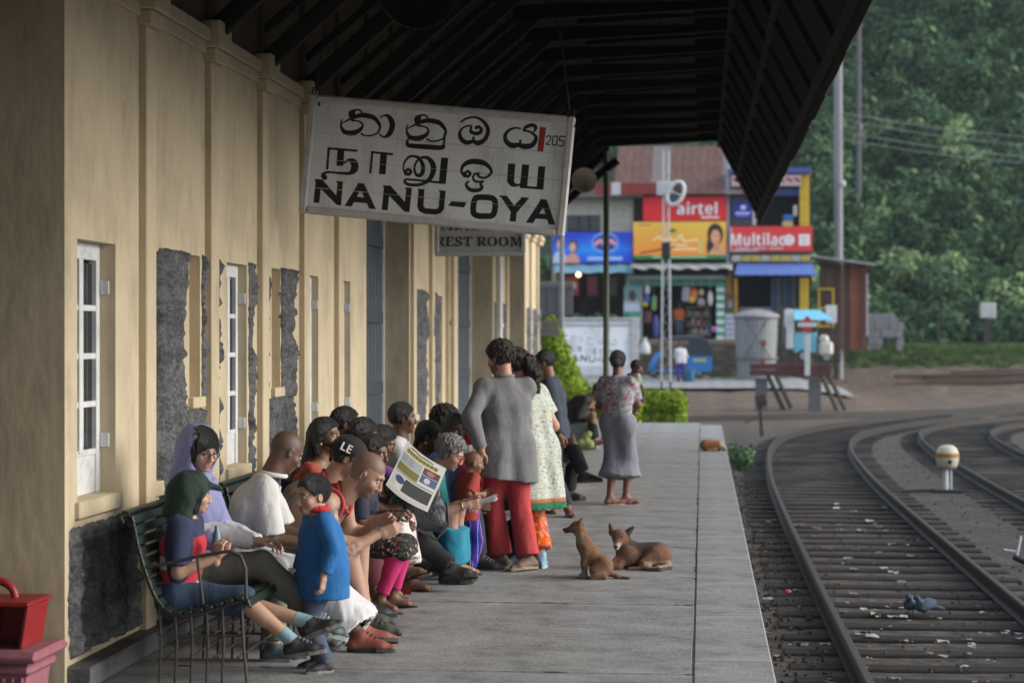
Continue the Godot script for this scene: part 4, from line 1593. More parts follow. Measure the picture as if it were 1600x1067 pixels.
func print_yellow() -> StandardMaterial3D:
	var p := Pen.new(290, 118, Color(0.95, 0.75, 0.2))
	for yy in 106:
		for xx in 290:
			p.im.set_pixel(xx, yy, Color(0.93, 0.78, 0.28).lerp(Color(0.95, 0.58, 0.22), clampf(yy / 100.0 + 0.15 * sin(xx * 0.02), 0, 1)))
	p.rect(0, 106, 290, 12, Color(0.10, 0.48, 0.27))
	p.rect(70, 108, 150, 6, Color(0.7, 0.8, 0.6))
	# a woman's head and shoulders
	var hair := Color(0.16, 0.09, 0.08)
	p.ellipse(Vector2(256, 40), Vector2(26, 36), hair, 3)
	p.ellipse(Vector2(244, 78), Vector2(16, 34), hair, 3)
	p.ellipse(Vector2(264, 108), Vector2(30, 30), Color(0.86, 0.62, 0.47), 3)
	p.ellipse(Vector2(259, 78), Vector2(10, 20), Color(0.8, 0.56, 0.42), 3)
	p.ellipse(Vector2(257, 48), Vector2(17, 25), Color(0.88, 0.64, 0.49), 3)
	p.ellipse(Vector2(251, 44), Vector2(3.5, 1.8), hair, 1)
	p.ellipse(Vector2(264, 44), Vector2(3.5, 1.8), hair, 1)
	p.ellipse(Vector2(257, 61), Vector2(5, 2), Color(0.7, 0.25, 0.25), 1)
	p.rect(0, 106, 290, 12, Color(0.10, 0.48, 0.27))
	p.rect(60, 109, 170, 4, Color(0.75, 0.85, 0.65))
	p.ellipse(Vector2(122, 28), Vector2(14, 8), Color(0.2, 0.5, 0.2), 3)
	p.stroke([60, 58, 4, 80, 48, 5, 96, 60, 5, 112, 50, 5, 130, 60, 5, 150, 42, 5, 158, 60, 5, 200, 56, 5], Color(0.97, 0.9, 0.7))
	p.rect(110, 72, 60, 5, Color(0.97, 0.88, 0.7))
	p.rect(124, 84, 76, 5, Color(0.97, 0.88, 0.7))
	p.rect(204, 60, 14, 40, Color(0.85, 0.75, 0.4))
	p.rect(14, 8, 40, 4, Color(0.6, 0.5, 0.25))
	return print_mat(p, 0.5)

func print_blue() -> StandardMaterial3D:
	var p := Pen.new(248, 98, Color(0.1, 0.35, 0.85))
	for yy in 98:
		for xx in 248:
			var t := absf(yy - 55.0) / 50.0
			p.im.set_pixel(xx, yy, Color(0.08, 0.58, 0.98).lerp(Color(0.10, 0.25, 0.80), clampf(t + absf(xx - 120.0) / 240.0 - 0.1, 0, 1)))
	for q in [[22, 0.0], [62, 8.0]]:
		p.ellipse(Vector2(q[0], 90 + q[1]), Vector2(24, 34), Color(0.85, 0.6, 0.52) if q[0] > 40 else Color(0.75, 0.78, 0.86), 3)
		p.ellipse(Vector2(q[0] + 2, 36 + q[1]), Vector2(16, 22), Color(0.35, 0.22, 0.2), 3)
		p.ellipse(Vector2(q[0], 40 + q[1]), Vector2(12, 17), Color(0.86, 0.68, 0.62), 3)
	p.ellipse(Vector2(164, 34), Vector2(44, 34), Color(0.55, 0.75, 0.95), 3)
	p.ellipse(Vector2(164, 34), Vector2(40, 28), Color(0.15, 0.22, 0.62), 3)
	p.stroke([134, 38, 12, 150, 28, 12, 164, 40, 12, 180, 28, 12, 194, 38, 12], Color(0.88, 0.62, 0.68))
	p.rect(108, 78, 110, 12, Color(0.62, 0.75, 0.92))
	return print_mat(p, 0.5)

func build_railway_things(r):
	# semaphore signal
	var D := 72.0
	var b := at(1041, 600, D)
	var sg := thing("semaphore_signal", "white lattice signal post with red horizontal arm and lens frame", "signal", Vector3(b.x, ground_h(b.x, D), -D))
	var white := worn(Color(0.58, 0.59, 0.60), 0.6)
	var o := sg.position
	for s in [-1, 1]:
		var p := MB.new()
		p.beam(at(1041 + s * 7, 596, D) - o, at(1041 + s * 5.5, 405, D) - o, 0.11, 0.07, 0.01)
		p.beam(at(1041 + s * 4.5, 380, D) - o, at(1041 + s * 4.0, 236, D) - o, 0.07, 0.06, 0.01)
		obj("post", p, white, sg)
		var ft := MB.new()
		ft.beam(Vector3(at(1041 + s * 7, 596, D).x - o.x, 0, 0), at(1041 + s * 7, 596, D) - o, 0.10, 0.07, 0.01)
		obj("foot", ft, M.black_iron, sg)
	var lat := MB.new()
	for k in 14:
		var y0 := 590.0 - k * 13.2
		var sgn := 1.0 if k % 2 else -1.0
		lat.beam(at(1041 - sgn * 6.0, y0, D) - o, at(1041 + sgn * 6.0, y0 - 13.2, D) - o, 0.05, 0.015)
	for k in 12:
		var y0 := 378.0 - k * 11.5
		var sgn := 1.0 if k % 2 else -1.0
		lat.beam(at(1041 - sgn * 4.0, y0, D) - o, at(1041 + sgn * 4.0, y0 - 11.5, D) - o, 0.04, 0.015)
	obj("lattice", lat, white, sg)
	var bx := MB.new()
	wbox(bx, 1034, 378, 1048, 404, D - 0.15, 0.25, 0.02)
	part("weight_box", bx, M.black_iron, sg)
	var lv := MB.new()
	lv.beam(at(1000, 396, D) - o, at(1056, 385, D) - o, 0.03, 0.05)
	obj("lever", lv, M.black_iron, sg)
	var red := worn(Color(0.26, 0.035, 0.03), 0.6)
	pbox("arm", sg, red, 930, 286, 955, 304, D - 0.2, 0.03)
	pbox("arm_band", sg, white, 955.3, 285, 970, 304.5, D - 0.2, 0.03)
	pbox("arm", sg, red, 970.3, 285, 1026, 304, D - 0.2, 0.03)
	pbox("arm_band", sg, white, 1026.3, 283, 1052, 305, D - 0.21, 0.03)
	# spectacle: rim and two dark lenses
	var rim := MB.new()
	var pts := []
	for k in 25:
		var t := TAU * k / 24.0
		var c := Vector2(cos(t) * 11.5, sin(t) * 19.0)
		c = c.rotated(0.45)
		pts.append(at(1056 + c.x, 302 + c.y, D - 0.28) - o)
	rim.tube(pts, 0.075, 8, false)
	rim.beam(at(1049, 299, D - 0.28) - o, at(1065, 305, D - 0.28) - o, 0.05, 0.05)
	obj("spectacle", rim, worn(Color(0.62, 0.64, 0.66), 0.6), sg)
	for k in 2:
		var ln := MB.new()
		var c := at(1061.5 if k == 0 else 1051, 292.5 if k == 0 else 311, D - 0.28) - o
		ln.ell(c, Vector3(0.21, 0.235, 0.012), Basis(Vector3(0, 0, 1), -0.4), 14, 8)
		obj("lens", ln, mat(Color(0.06, 0.012, 0.01) if k == 0 else Color(0.01, 0.025, 0.05), 0.15), sg)

	# buffer stop with stop target
	D = 66.0
	var bs := thing("buffer_stop", "maroon timber buffer stop on grey posts with raking struts", "buffer stop", Vector3(at(1236, 600, D).x, ground_h(2.9, D), -D))
	o = bs.position
	var gz := bs.position.y
	var maroon := worn(Color(0.085, 0.022, 0.022), 0.7)
	for k in 2:
		pbox("beam", bs, maroon, 1172, 568 + k * 10, 1300, 577 + k * 10, D - 0.15 + k * 0.02, 0.2, 0.02)
	for x in [1181, 1265]:
		var p := MB.new()
		var a := at(x, 600, D)
		p.mm(Vector3(a.x, gz - 0.05, -D - 0.5), Vector3(a.x + 0.42, at(0, 588.5, D).y, -D - 0.08), 0.02)
		part("post", p, worn(Color(0.11, 0.11, 0.115), 0.8), bs)
		for k in 2:
			var st := MB.new()
			st.beam(Vector3(a.x + 0.42 + k * 0.28, at(0, 583, D).y, -D - 0.3 - k * 0.5), Vector3(a.x + 1.0 + k * 0.3, gz, -D - 0.7 - k * 0.5), 0.12, 0.12, 0.01)
			part("strut", st, M.black_iron, bs)
	var tg := thing("stop_target", "red diamond with white bar on a white post behind the buffer beam", "sign", Vector3(at(1262, 600, D - 0.3).x, at(0, 586, D - 0.3).y, -D + 0.3))
	pbox("post", tg, white, 1258, 520, 1266, 587, D - 0.3, 0.14, 0.01)
	var dm := MB.new()
	var dc := at(1262, 507, D - 0.4) - tg.position
	dm.prism(PackedVector2Array([Vector2(-0.31, 0), Vector2(0, -0.30), Vector2(0.31, 0), Vector2(0, 0.30)]), Transform3D(Basis.IDENTITY, dc), 0.03)
	obj("diamond", dm, mat(Color(0.42, 0.02, 0.025), 0.5), tg)
	pbox("bar", tg, white, 1247, 504, 1277, 510.5, D - 0.43, 0.012, 0.0)
	# point indicator lamp
	D = 33.5
	var pl := thing("point_indicator", "cream lantern with yellow band on a short white post between the tracks", "signal lamp", gp(1479, 770, -0.84))
	D = -pl.position.z
	o = pl.position
	var lm := MB.new()
	var c0 := at(1481, 714, D) - o
	lm.lathe(c0, [Vector2(0.0, -0.19), Vector2(0.13, -0.19), Vector2(0.165, -0.15), Vector2(0.19, -0.05), Vector2(0.19, 0.05), Vector2(0.16, 0.14), Vector2(0.10, 0.19), Vector2(0.0, 0.205)], 20)
	obj("lantern", lm, worn(Color(0.50, 0.48, 0.36), 0.6, 3.0), pl)
	var bd := MB.new()
	bd.lathe(c0, [Vector2(0.192, -0.005), Vector2(0.195, 0.0), Vector2(0.195, 0.06), Vector2(0.185, 0.07)], 20)
	obj("yellow_band", bd, worn(Color(0.30, 0.16, 0.03), 0.6, 3.0), pl)
	var ey := MB.new()
	ey.cyl(c0 + Vector3(0.02, -0.07, 0.175), c0 + Vector3(0.02, -0.07, 0.205), 0.035, 0.035, 12)
	obj("lens", ey, mat(Color(0.01, 0.01, 0.012), 0.2), pl)
	var sp := MB.new()
	sp.cyl(Vector3(c0.x - 0.03, 0.05, 0), Vector3(c0.x - 0.03, c0.y - 0.19, 0), 0.055, 0.05, 12)
	sp.cyl(Vector3(c0.x + 0.06, 0.05, 0), Vector3(c0.x + 0.06, c0.y - 0.19, 0), 0.018, 0.018, 8)
	obj("post", sp, worn(Color(0.50, 0.53, 0.56), 0.5, 3.0), pl)
	var bb := MB.new()
	bb.mm(Vector3(-0.22, -0.02, -0.15), Vector3(0.25, 0.06, 0.15), 0.015)
	bb.beam(Vector3(-0.2, 0.05, 0.05), Vector3(-0.75, 0.02, 0.1), 0.05, 0.04)
	obj("base", bb, M.black_iron, pl)
	# lever stub near the frame edge
	var pv := thing("point_lever", "short dark lever with pale handle beside the tracks", "lever", gp(1592, 884, -0.84))
	var l1 := MB.new()
	l1.cyl(Vector3(-0.02, 0.1, 0), Vector3(0.03, 0.34, 0), 0.016, 0.014, 8)
	l1.cyl(Vector3(-0.16, 0.18, 0), Vector3(-0.02, 0.16, 0), 0.012, 0.012, 8)
	obj("handle", l1, mat(Color(0.5, 0.52, 0.55), 0.5), pv)
	var l2 := MB.new()
	l2.tube([Vector3(0.3, -0.05, 0.1), Vector3(0.05, 0.06, 0.05), Vector3(-0.05, 0.1, 0)], 0.035, 8)
	obj("base", l2, M.black_iron, pv)
	# stub of old rail before the buffer stop
	var rp := thing("rail_post", "dark rough post made of old rail before the buffer stop", "post", gp(1189, 682, -0.84))
	var q1 := MB.new()
	q1.box(Vector3(0, 0.55, 0), Vector3(0.1, 1.15, 0.1), Basis(Vector3(0, 0, 1), 0.06), 0.02)
	q1.box(Vector3(0.02, 0.95, 0.02), Vector3(0.3, 0.32, 0.16), Basis(Vector3(0, 0, 1), 0.2), 0.03)
	q1.beam(Vector3(-0.1, 0.5, 0), Vector3(-0.42, 0.35, 0.05), 0.05, 0.04)
	obj("stem", q1, M.wood, rp)
	# stacked rusty rails
	M.stored = worn(Color(0.11, 0.065, 0.05), 0.9)
	for k in 6:
		var rr := MB.new()
		rr.beam(Vector3(8.6 + 1.3 * (k % 3), ground_h(9.0, 87.0 + 0.3 * k) + 0.06 + 0.1 * (k % 2), -87.0 - 0.28 * k), Vector3(17.5, ground_h(9.0, 87.5 + 0.3 * k) + 0.16, -87.6 - 0.28 * k), 0.12, 0.14, 0.02)
		tag(obj("stored_rail", rr, M.stored), "rusty rail lying with others at the foot of the bank", "rail", "stored rails at the foot of the bank")
	# utility pole and wires
	var up := thing("utility_pole", "tall grey concrete utility pole before the hillside", "pole", Vector3(at(1311, 545, 88).x, 0.2, -88.0))
	o = up.position
	var um := MB.new()
	um.cyl(Vector3(0, -0.6, 0), at(1310, 40, 88) - o, 0.21, 0.19, 12)
	obj("shaft", um, worn(Color(0.26, 0.26, 0.27), 0.85), up)
	var ins := MB.new()
	ins.ell(at(1318, 287, 87.7) - o, Vector3(0.12, 0.16, 0.1))
	obj("insulator", ins, white, up)
	var wires := [[175, 190], [186, 206], [204, 224], [216, 232]]
	for k in wires.size():
		var wv := MB.new()
		var a := at(1311, wires[k][0], 88)
		var e := at(1900, wires[k][1] + 30, 84)
		var path := []
		for i in 13:
			var t := i / 12.0
			path.append(a.lerp(e, t) - Vector3(0, 0.45 * 4.0 * t * (1.0 - t), 0))
		wv.tube(path, 0.014, 4, false)
		tag(obj("overhead_wire", wv, M.grey_metal), "thin overhead wire strung from the utility pole", "wire", "overhead wires")
	var p2 := thing("thin_pole", "slim dark pole standing among the hillside shrubs", "pole", Vector3(at(1342, 180, 106).x, ground_h(9.0, 106.0), -106))
	var p2m := MB.new()
	p2m.cyl(Vector3(0, -0.3, 0), Vector3(0, at(0, -20, 106).y - p2.position.y, 0), 0.16, 0.13, 10)
	obj("shaft", p2m, worn(Color(0.10, 0.10, 0.11), 0.85), p2)
	# plain pole left of the hedge
	var p3 := thing("yard_pole", "slim grey pole standing behind the clipped lime hedge", "pole", Vector3(at(878, 600, 46).x, ground_h(-3.0, 46), -46))
	var p3m := MB.new()
	p3m.cyl(Vector3.ZERO, Vector3(0, at(0, 330, 46).y - p3.position.y, 0), 0.06, 0.055, 10)
	obj("shaft", p3m, worn(Color(0.22, 0.22, 0.22), 0.7), p3)
	# white box on a post, fence posts
	var wb := thing("white_box_sign", "white box-shaped sign on a thin post before the hillside", "sign", Vector3(at(1546, 550, 95).x, ground_h(14.0, 95), -95))
	pbox("box", wb, worn(Color(0.55, 0.57, 0.58), 0.6), 1533, 473, 1557, 497, 95, 0.35, 0.03)
	pbox("post", wb, M.wood, 1543, 497, 1549, 556, 95.05, 0.15)
	for x in [1385, 1467, 1540]:
		var fp := MB.new()
		var fx := at(x, 550, 93.5).x
		fp.box(Vector3(fx, ground_h(fx, 93.5) + 0.65, -93.5), Vector3(0.15, 1.5, 0.13), Basis(Vector3(0, 0, 1), 0.02 * ((int(x) % 5) - 2)), 0.02)
		tag(obj("fence_post", fp, M.wood), "weathered wooden fence post on the grass bank", "fence post", "fence posts on the grass bank")

func wheel(parent: Node3D, c: Vector3, rad: float, wdt: float, axis := Vector3(0, 0, 1)):
	var w := Node3D.new()
	w.name = "wheel"
	parent.add_child(w, true)
	var b := Basis(Quaternion(Vector3.UP, axis))
	var t := MB.new()
	t.lathe(c, [Vector2(rad * 0.62, -wdt * 0.4), Vector2(rad * 0.9, -wdt * 0.5), Vector2(rad, -wdt * 0.3), Vector2(rad, wdt * 0.3), Vector2(rad * 0.9, wdt * 0.5), Vector2(rad * 0.62, wdt * 0.4)], 20, b)
	obj("tyre", t, mat(Color(0.02, 0.02, 0.02), 0.85), w)
	var h := MB.new()
	h.lathe(c, [Vector2(0.0, -wdt * 0.3), Vector2(rad * 0.62, -wdt * 0.36), Vector2(rad * 0.62, wdt * 0.36), Vector2(0.0, wdt * 0.3)], 16, b)
	obj("rim", h, M.grey_metal, w)

func build_vehicles(r):
	# three-wheeled taxi, side on
	var D := 79.0
	var tk := thing("auto_rickshaw", "blue three-wheeled taxi with black hood parked below the shops", "auto rickshaw", Vector3(at(1060, 590, D).x, ground_h(-1.0, D) + 0.13, -D))
	var blue := mat(Color(0.035, 0.20, 0.52), 0.35)
	var hood := mat(Color(0.035, 0.04, 0.055), 0.75)
	var gy := 0.0
	# lower body side outline with a door gap
	for s in [-0.62, 0.62]:
		var b := MB.new()
		b.prism(PackedVector2Array([Vector2(0.35, 0.28), Vector2(1.25, 0.25), Vector2(1.38, 0.32), Vector2(1.38, 0.88), Vector2(0.35, 0.88)]), Transform3D(Basis.IDENTITY, Vector3(0, 0, s)), 0.04)
		obj("side_panel", b, blue, tk)
	var fl := MB.new()
	fl.mm(Vector3(-0.95, 0.24, -0.6), Vector3(1.36, 0.32, 0.6), 0.02)
	fl.mm(Vector3(1.34, 0.3, -0.6), Vector3(1.385, 0.9, 0.6), 0.015)
	fl.mm(Vector3(0.55, 0.5, -0.58), Vector3(1.3, 0.62, 0.58), 0.03)
	obj("tub", fl, blue, tk)
	var fr := MB.new()
	var rows := []
	for i in 7:
		var row := []
		var t := i / 6.0
		for j in 9:
			var a := PI * (j / 8.0 - 0.5)
			var wdt := lerpf(0.28, 0.56, pow(t, 0.6))
			row.append(Vector3(-1.22 + 0.34 * t * t + 0.30 * (1.0 - cos(a)), 0.30 + 0.75 * t, sin(a) * wdt))
		rows.append(row)
	fr.grid(rows, Vector3(-1, 0.2, 0))
	obj("nose", fr, blue, tk)
	var ws := MB.new()
	ws.quad(Vector3(-0.86, 1.05, -0.5), Vector3(-0.86, 1.05, 0.5), Vector3(-0.68, 1.55, 0.48), Vector3(-0.68, 1.55, -0.48), Vector3(-1, 0.3, 0))
	obj("windscreen", ws, M.glass, tk)
	var hd := MB.new()
	rows = []
	var prof := [Vector2(-0.82, 1.42), Vector2(-0.72, 1.60), Vector2(-0.4, 1.70), Vector2(0.3, 1.73), Vector2(0.9, 1.70), Vector2(1.22, 1.55), Vector2(1.36, 1.25), Vector2(1.38, 0.89)]
	for q in prof:
		var row := []
		for j in 9:
			var z := lerpf(-0.64, 0.64, j / 8.0)
			var e := pow(absf(z) / 0.64, 4.0) * 0.07
			row.append(Vector3(q.x, q.y - e, z))
		rows.append(row)
	hd.grid(rows, null, Vector3(0.2, 1.0, 0))
	obj("hood", hd, hood, tk)
	for s in [-0.635, 0.635]:
		var q := MB.new()
		q.prism(PackedVector2Array([Vector2(0.42, 0.885), Vector2(1.375, 0.885), Vector2(1.36, 1.2), Vector2(1.2, 1.5), Vector2(0.9, 1.64), Vector2(0.42, 1.64)]), Transform3D(Basis.IDENTITY, Vector3(0, 0, s)), 0.02)
		q.prism(PackedVector2Array([Vector2(-0.72, 1.5), Vector2(0.42, 1.5), Vector2(0.42, 1.645), Vector2(-0.5, 1.63)]), Transform3D(Basis.IDENTITY, Vector3(0, 0, s)), 0.02)
		obj("hood_side", q, hood, tk)
	var seat := MB.new()
	seat.mm(Vector3(0.5, 0.62, -0.56), Vector3(1.1, 0.74, 0.56), 0.05)
	seat.mm(Vector3(1.08, 0.7, -0.56), Vector3(1.26, 1.3, 0.56), 0.05)
	obj("seat", seat, mat(Color(0.25, 0.24, 0.20), 0.7), tk)
	var yp := MB.new()
	yp.mm(Vector3(0.62, 0.66, 0.642), Vector3(1.15, 0.78, 0.65))
	obj("yellow_strip", yp, mat(Color(0.5, 0.5, 0.12), 0.6), tk)
	wheel(tk, Vector3(-1.0, 0.21, 0), 0.21, 0.12)
	wheel(tk, Vector3(0.85, 0.21, 0.55), 0.21, 0.12)
	wheel(tk, Vector3(0.85, 0.21, -0.55), 0.21, 0.12)
	# blue bucket
	var bk := MB.new()
	var bp := at(1077, 604, 76.5)
	bk.lathe(Vector3(bp.x, ground_h(bp.x, 76.5) + 0.13, -76.5), [Vector2(0, 0), Vector2(0.19, 0), Vector2(0.25, 0.46), Vector2(0.265, 0.47), Vector2(0.235, 0.46), Vector2(0.0, 0.40)], 16)
	tag(obj("bucket", bk, mat(Color(0.03, 0.13, 0.25), 0.5)), "blue bucket standing by the person beside the taxi", "bucket")
	# sheet-metal tank
	D = 78.0
	var tank := thing("sheet_metal_tank", "grey tapered sheet-metal tank with rust spots beside the shops", "tank", Vector3(at(1182, 585, D).x, ground_h(2.2, D) - 0.02, -D))
	var o := tank.position
	var tm := MB.new()
	var yt: float = at(0, 497, D).y - o.y
	rows = []
	for i in 2:
		var row := []
		for j in 121:
			var a := TAU * j / 120.0
			var rad := lerpf(0.74, 0.86, float(i)) + 0.012 * sin(j * PI / 2.0)
			row.append(Vector3(cos(a) * rad, yt * i, sin(a) * rad))
		rows.append(row)
	tm.grid(rows, null, Vector3(0, yt * 0.5, 0))
	obj("shell", tm, worn(Color(0.21, 0.225, 0.235), 0.6, 0.9), tank)
	var top := MB.new()
	top.lathe(Vector3(0, yt, 0), [Vector2(0.93, 0.0), Vector2(0.93, 0.10), Vector2(0.6, 0.24), Vector2(0.0, 0.34)], 24)
	obj("lid", top, worn(Color(0.23, 0.245, 0.25), 0.6), tank)
	for y in [0.98, yt - 0.03]:
		var hp := MB.new()
		hp.lathe(Vector3(0, y, 0), [Vector2(0.87, -0.04), Vector2(0.90, -0.03), Vector2(0.90, 0.03), Vector2(0.87, 0.04)], 24)
		obj("hoop", hp, worn(Color(0.12, 0.11, 0.10), 0.7), tank)
	for s in [-1, 1]:
		var br := MB.new()
		br.beam(Vector3(-0.55 * s, 1.02, 0.78), Vector3(0.45 * s, yt - 0.1, 0.82), 0.05, 0.04)
		obj("brace", br, worn(Color(0.16, 0.14, 0.12), 0.7), tank)
	for q in [[0.28, 1.6, 0.13], [0.26, 0.86, 0.10]]:
		var rs := MB.new()
		rs.ell(Vector3(q[0], q[1], 0.80), Vector3(q[2], q[2], 0.03), Basis.IDENTITY, 10, 6)
		obj("rust_patch", rs, mat(Color(0.16, 0.06, 0.035), 0.9), tank)
	# posts beside it
	var gp2 := thing("gate_posts", "dark timber post and rails beside the sheet-metal tank", "gate", Vector3(at(1221, 560, 79).x, ground_h(3.0, 79), -79.0))
	for q in [[1216, 478, 1224, 572], [1226, 510, 1229, 566], [1308, 500, 1314, 566]]:
		pbox("post", gp2, M.wood, q[0], q[1], q[2], q[3], 79.0, 0.16)
	# light blue handcart with awning and a white drum
	D = 81.0
	var ct := thing("food_cart", "light blue and white food cart with sloping blue awning", "cart", Vector3(at(1262, 560, D).x, ground_h(4.5, D), -D))
	var lb := mat(Color(0.16, 0.48, 0.62), 0.5)
	var wt := worn(Color(0.66, 0.68, 0.70), 0.5)
	pbox("side_panel", ct, wt, 1227, 483, 1240, 545, D - 0.1, 0.9, 0.02)
	pbox("box", ct, lb, 1241, 519, 1277, 551, D, 0.9, 0.03)
	pbox("counter", ct, M.wood, 1241, 514, 1277, 518, D - 0.05, 1.0)
	var cn := MB.new()
	rows = []
	for i in 3:
		var row := []
		for j in 7:
			row.append(at(lerpf(1241, 1242, i / 2.0) + (lerpf(1282, 1304, i / 2.0) - lerpf(1241, 1242, i / 2.0)) * j / 6.0, 484 + i * 8.0, D - 0.3 * i))
		rows.append(row)
	cn.grid(rows, Vector3(0, 1, 0.5))
	part("awning", cn, lb, ct)
	pbox("awning_post", ct, wt, 1239, 490, 1241, 520, D - 0.4, 0.05)
	pbox("inside", ct, mat(Color(0.03, 0.03, 0.035), 0.8), 1242, 498, 1276, 515, D + 0.3, 0.3)
	pbox("white_board", ct, wt, 1291, 477, 1308, 505, D - 0.1, 0.06, 0.01)
	pbox("board_post", ct, M.wood, 1298, 505, 1301, 560, D - 0.05, 0.05)
	var dr := MB.new()
	var dc := at(1291, 540, D) - ct.position
	dr.box(dc + Vector3(0, -0.12, -0.1), Vector3(0.58, 0.62, 0.8), Basis.IDENTITY, 0.12)
	dr.box(dc + Vector3(-0.08, 0.28, -0.1), Vector3(0.40, 0.36, 0.7), Basis.IDENTITY, 0.12)
	obj("front_panel", dr, worn(Color(0.58, 0.57, 0.50), 0.5), ct)
	wheel(ct, at(1256, 556, D - 0.1) - ct.position, 0.26, 0.08)
	wheel(ct, at(1292, 557, D - 0.1) - ct.position, 0.26, 0.08)

func build_hedges():
	# clipped lime-coloured topiary and hedges round the platform end
	var tp := thing("topiary_bush", "tall clipped lime-green conical bush at the building corner", "bush", Vector3(-3.05, -0.4, -41.5))
	var lobes := []
	for k in 9:
		var t := k / 8.0
		lobes.append([Vector3(lerpf(0.16, -0.22, t), 0.35 + 1.95 * t, 0), Vector3(lerpf(0.72, 0.20, t), 0.33, lerpf(0.7, 0.2, t))])
	obj("foliage", leaf_mass(lobes, 9000, 0.05, 901, LIMES, 0.75), leaf_mat(), tp)
	var st := MB.new()
	st.cyl(Vector3.ZERO, Vector3(-0.1, 2.2, 0), 0.06, 0.03, 8)
	obj("stem", st, M.wood, tp)
	var hs := [[-2.05, -41.0, 0.62, 0.92, "low clipped lime-green hedge beside the tall conical bush"], [-0.98, -41.6, 0.52, 0.98, "clipped lime-green box hedge at the platform end"]]
	for k in 2:
		var q = hs[k]
		var h := thing("clipped_hedge", q[4], "hedge", Vector3(q[0], -0.35, q[1]))
		lobes = []
		for i in 5:
			for j in 2:
				lobes.append([Vector3((i - 2) * q[2] * 0.42, 0.32 + j * 0.34, 0), Vector3(q[2] * 0.42, 0.30, 0.45)])
		obj("foliage", leaf_mass(lobes, 6500, 0.045, 910 + k, LIMES, 0.8), leaf_mat(), h)
		var sm := MB.new()
		sm.mm(Vector3(-q[2] * 0.9, 0, -0.05), Vector3(q[2] * 0.9, 0.3, 0.05))
		obj("stem", sm, M.wood, h)
	var gh := thing("green_hedge", "dark green hedge below the concrete name board", "hedge", Vector3(-4.0, -0.75, -62.0))
	lobes = []
	for i in 12:
		lobes.append([Vector3(-1.6 + i * 0.30, 0.55, 0), Vector3(0.36, 0.5, 0.4)])
	obj("foliage", leaf_mass(lobes, 2600, 0.10, 930, LIGHT_GREENS, 0.75), leaf_mat(), gh)
	# low wall by the hedge
	var lw := thing("low_wall", "low grey wall before the lime-green hedge", "wall", Vector3(-2.25, 0, -30.1))
	var lm := MB.new()
	lm.mm(Vector3(-0.7, 0, -0.2), Vector3(0.62, 0.42, 0.2), 0.02)
	obj("coping", lm, M.concrete, lw)
	var wd := thing("track_weeds", "small clump of weeds at the platform end", "plant", Vector3(0.75, -0.84, -37.8))
	obj("foliage", leaf_mass(bush_lobes(42, 0.3, 0.55), 300, 0.06, 43, GREENS), leaf_mat(), wd)

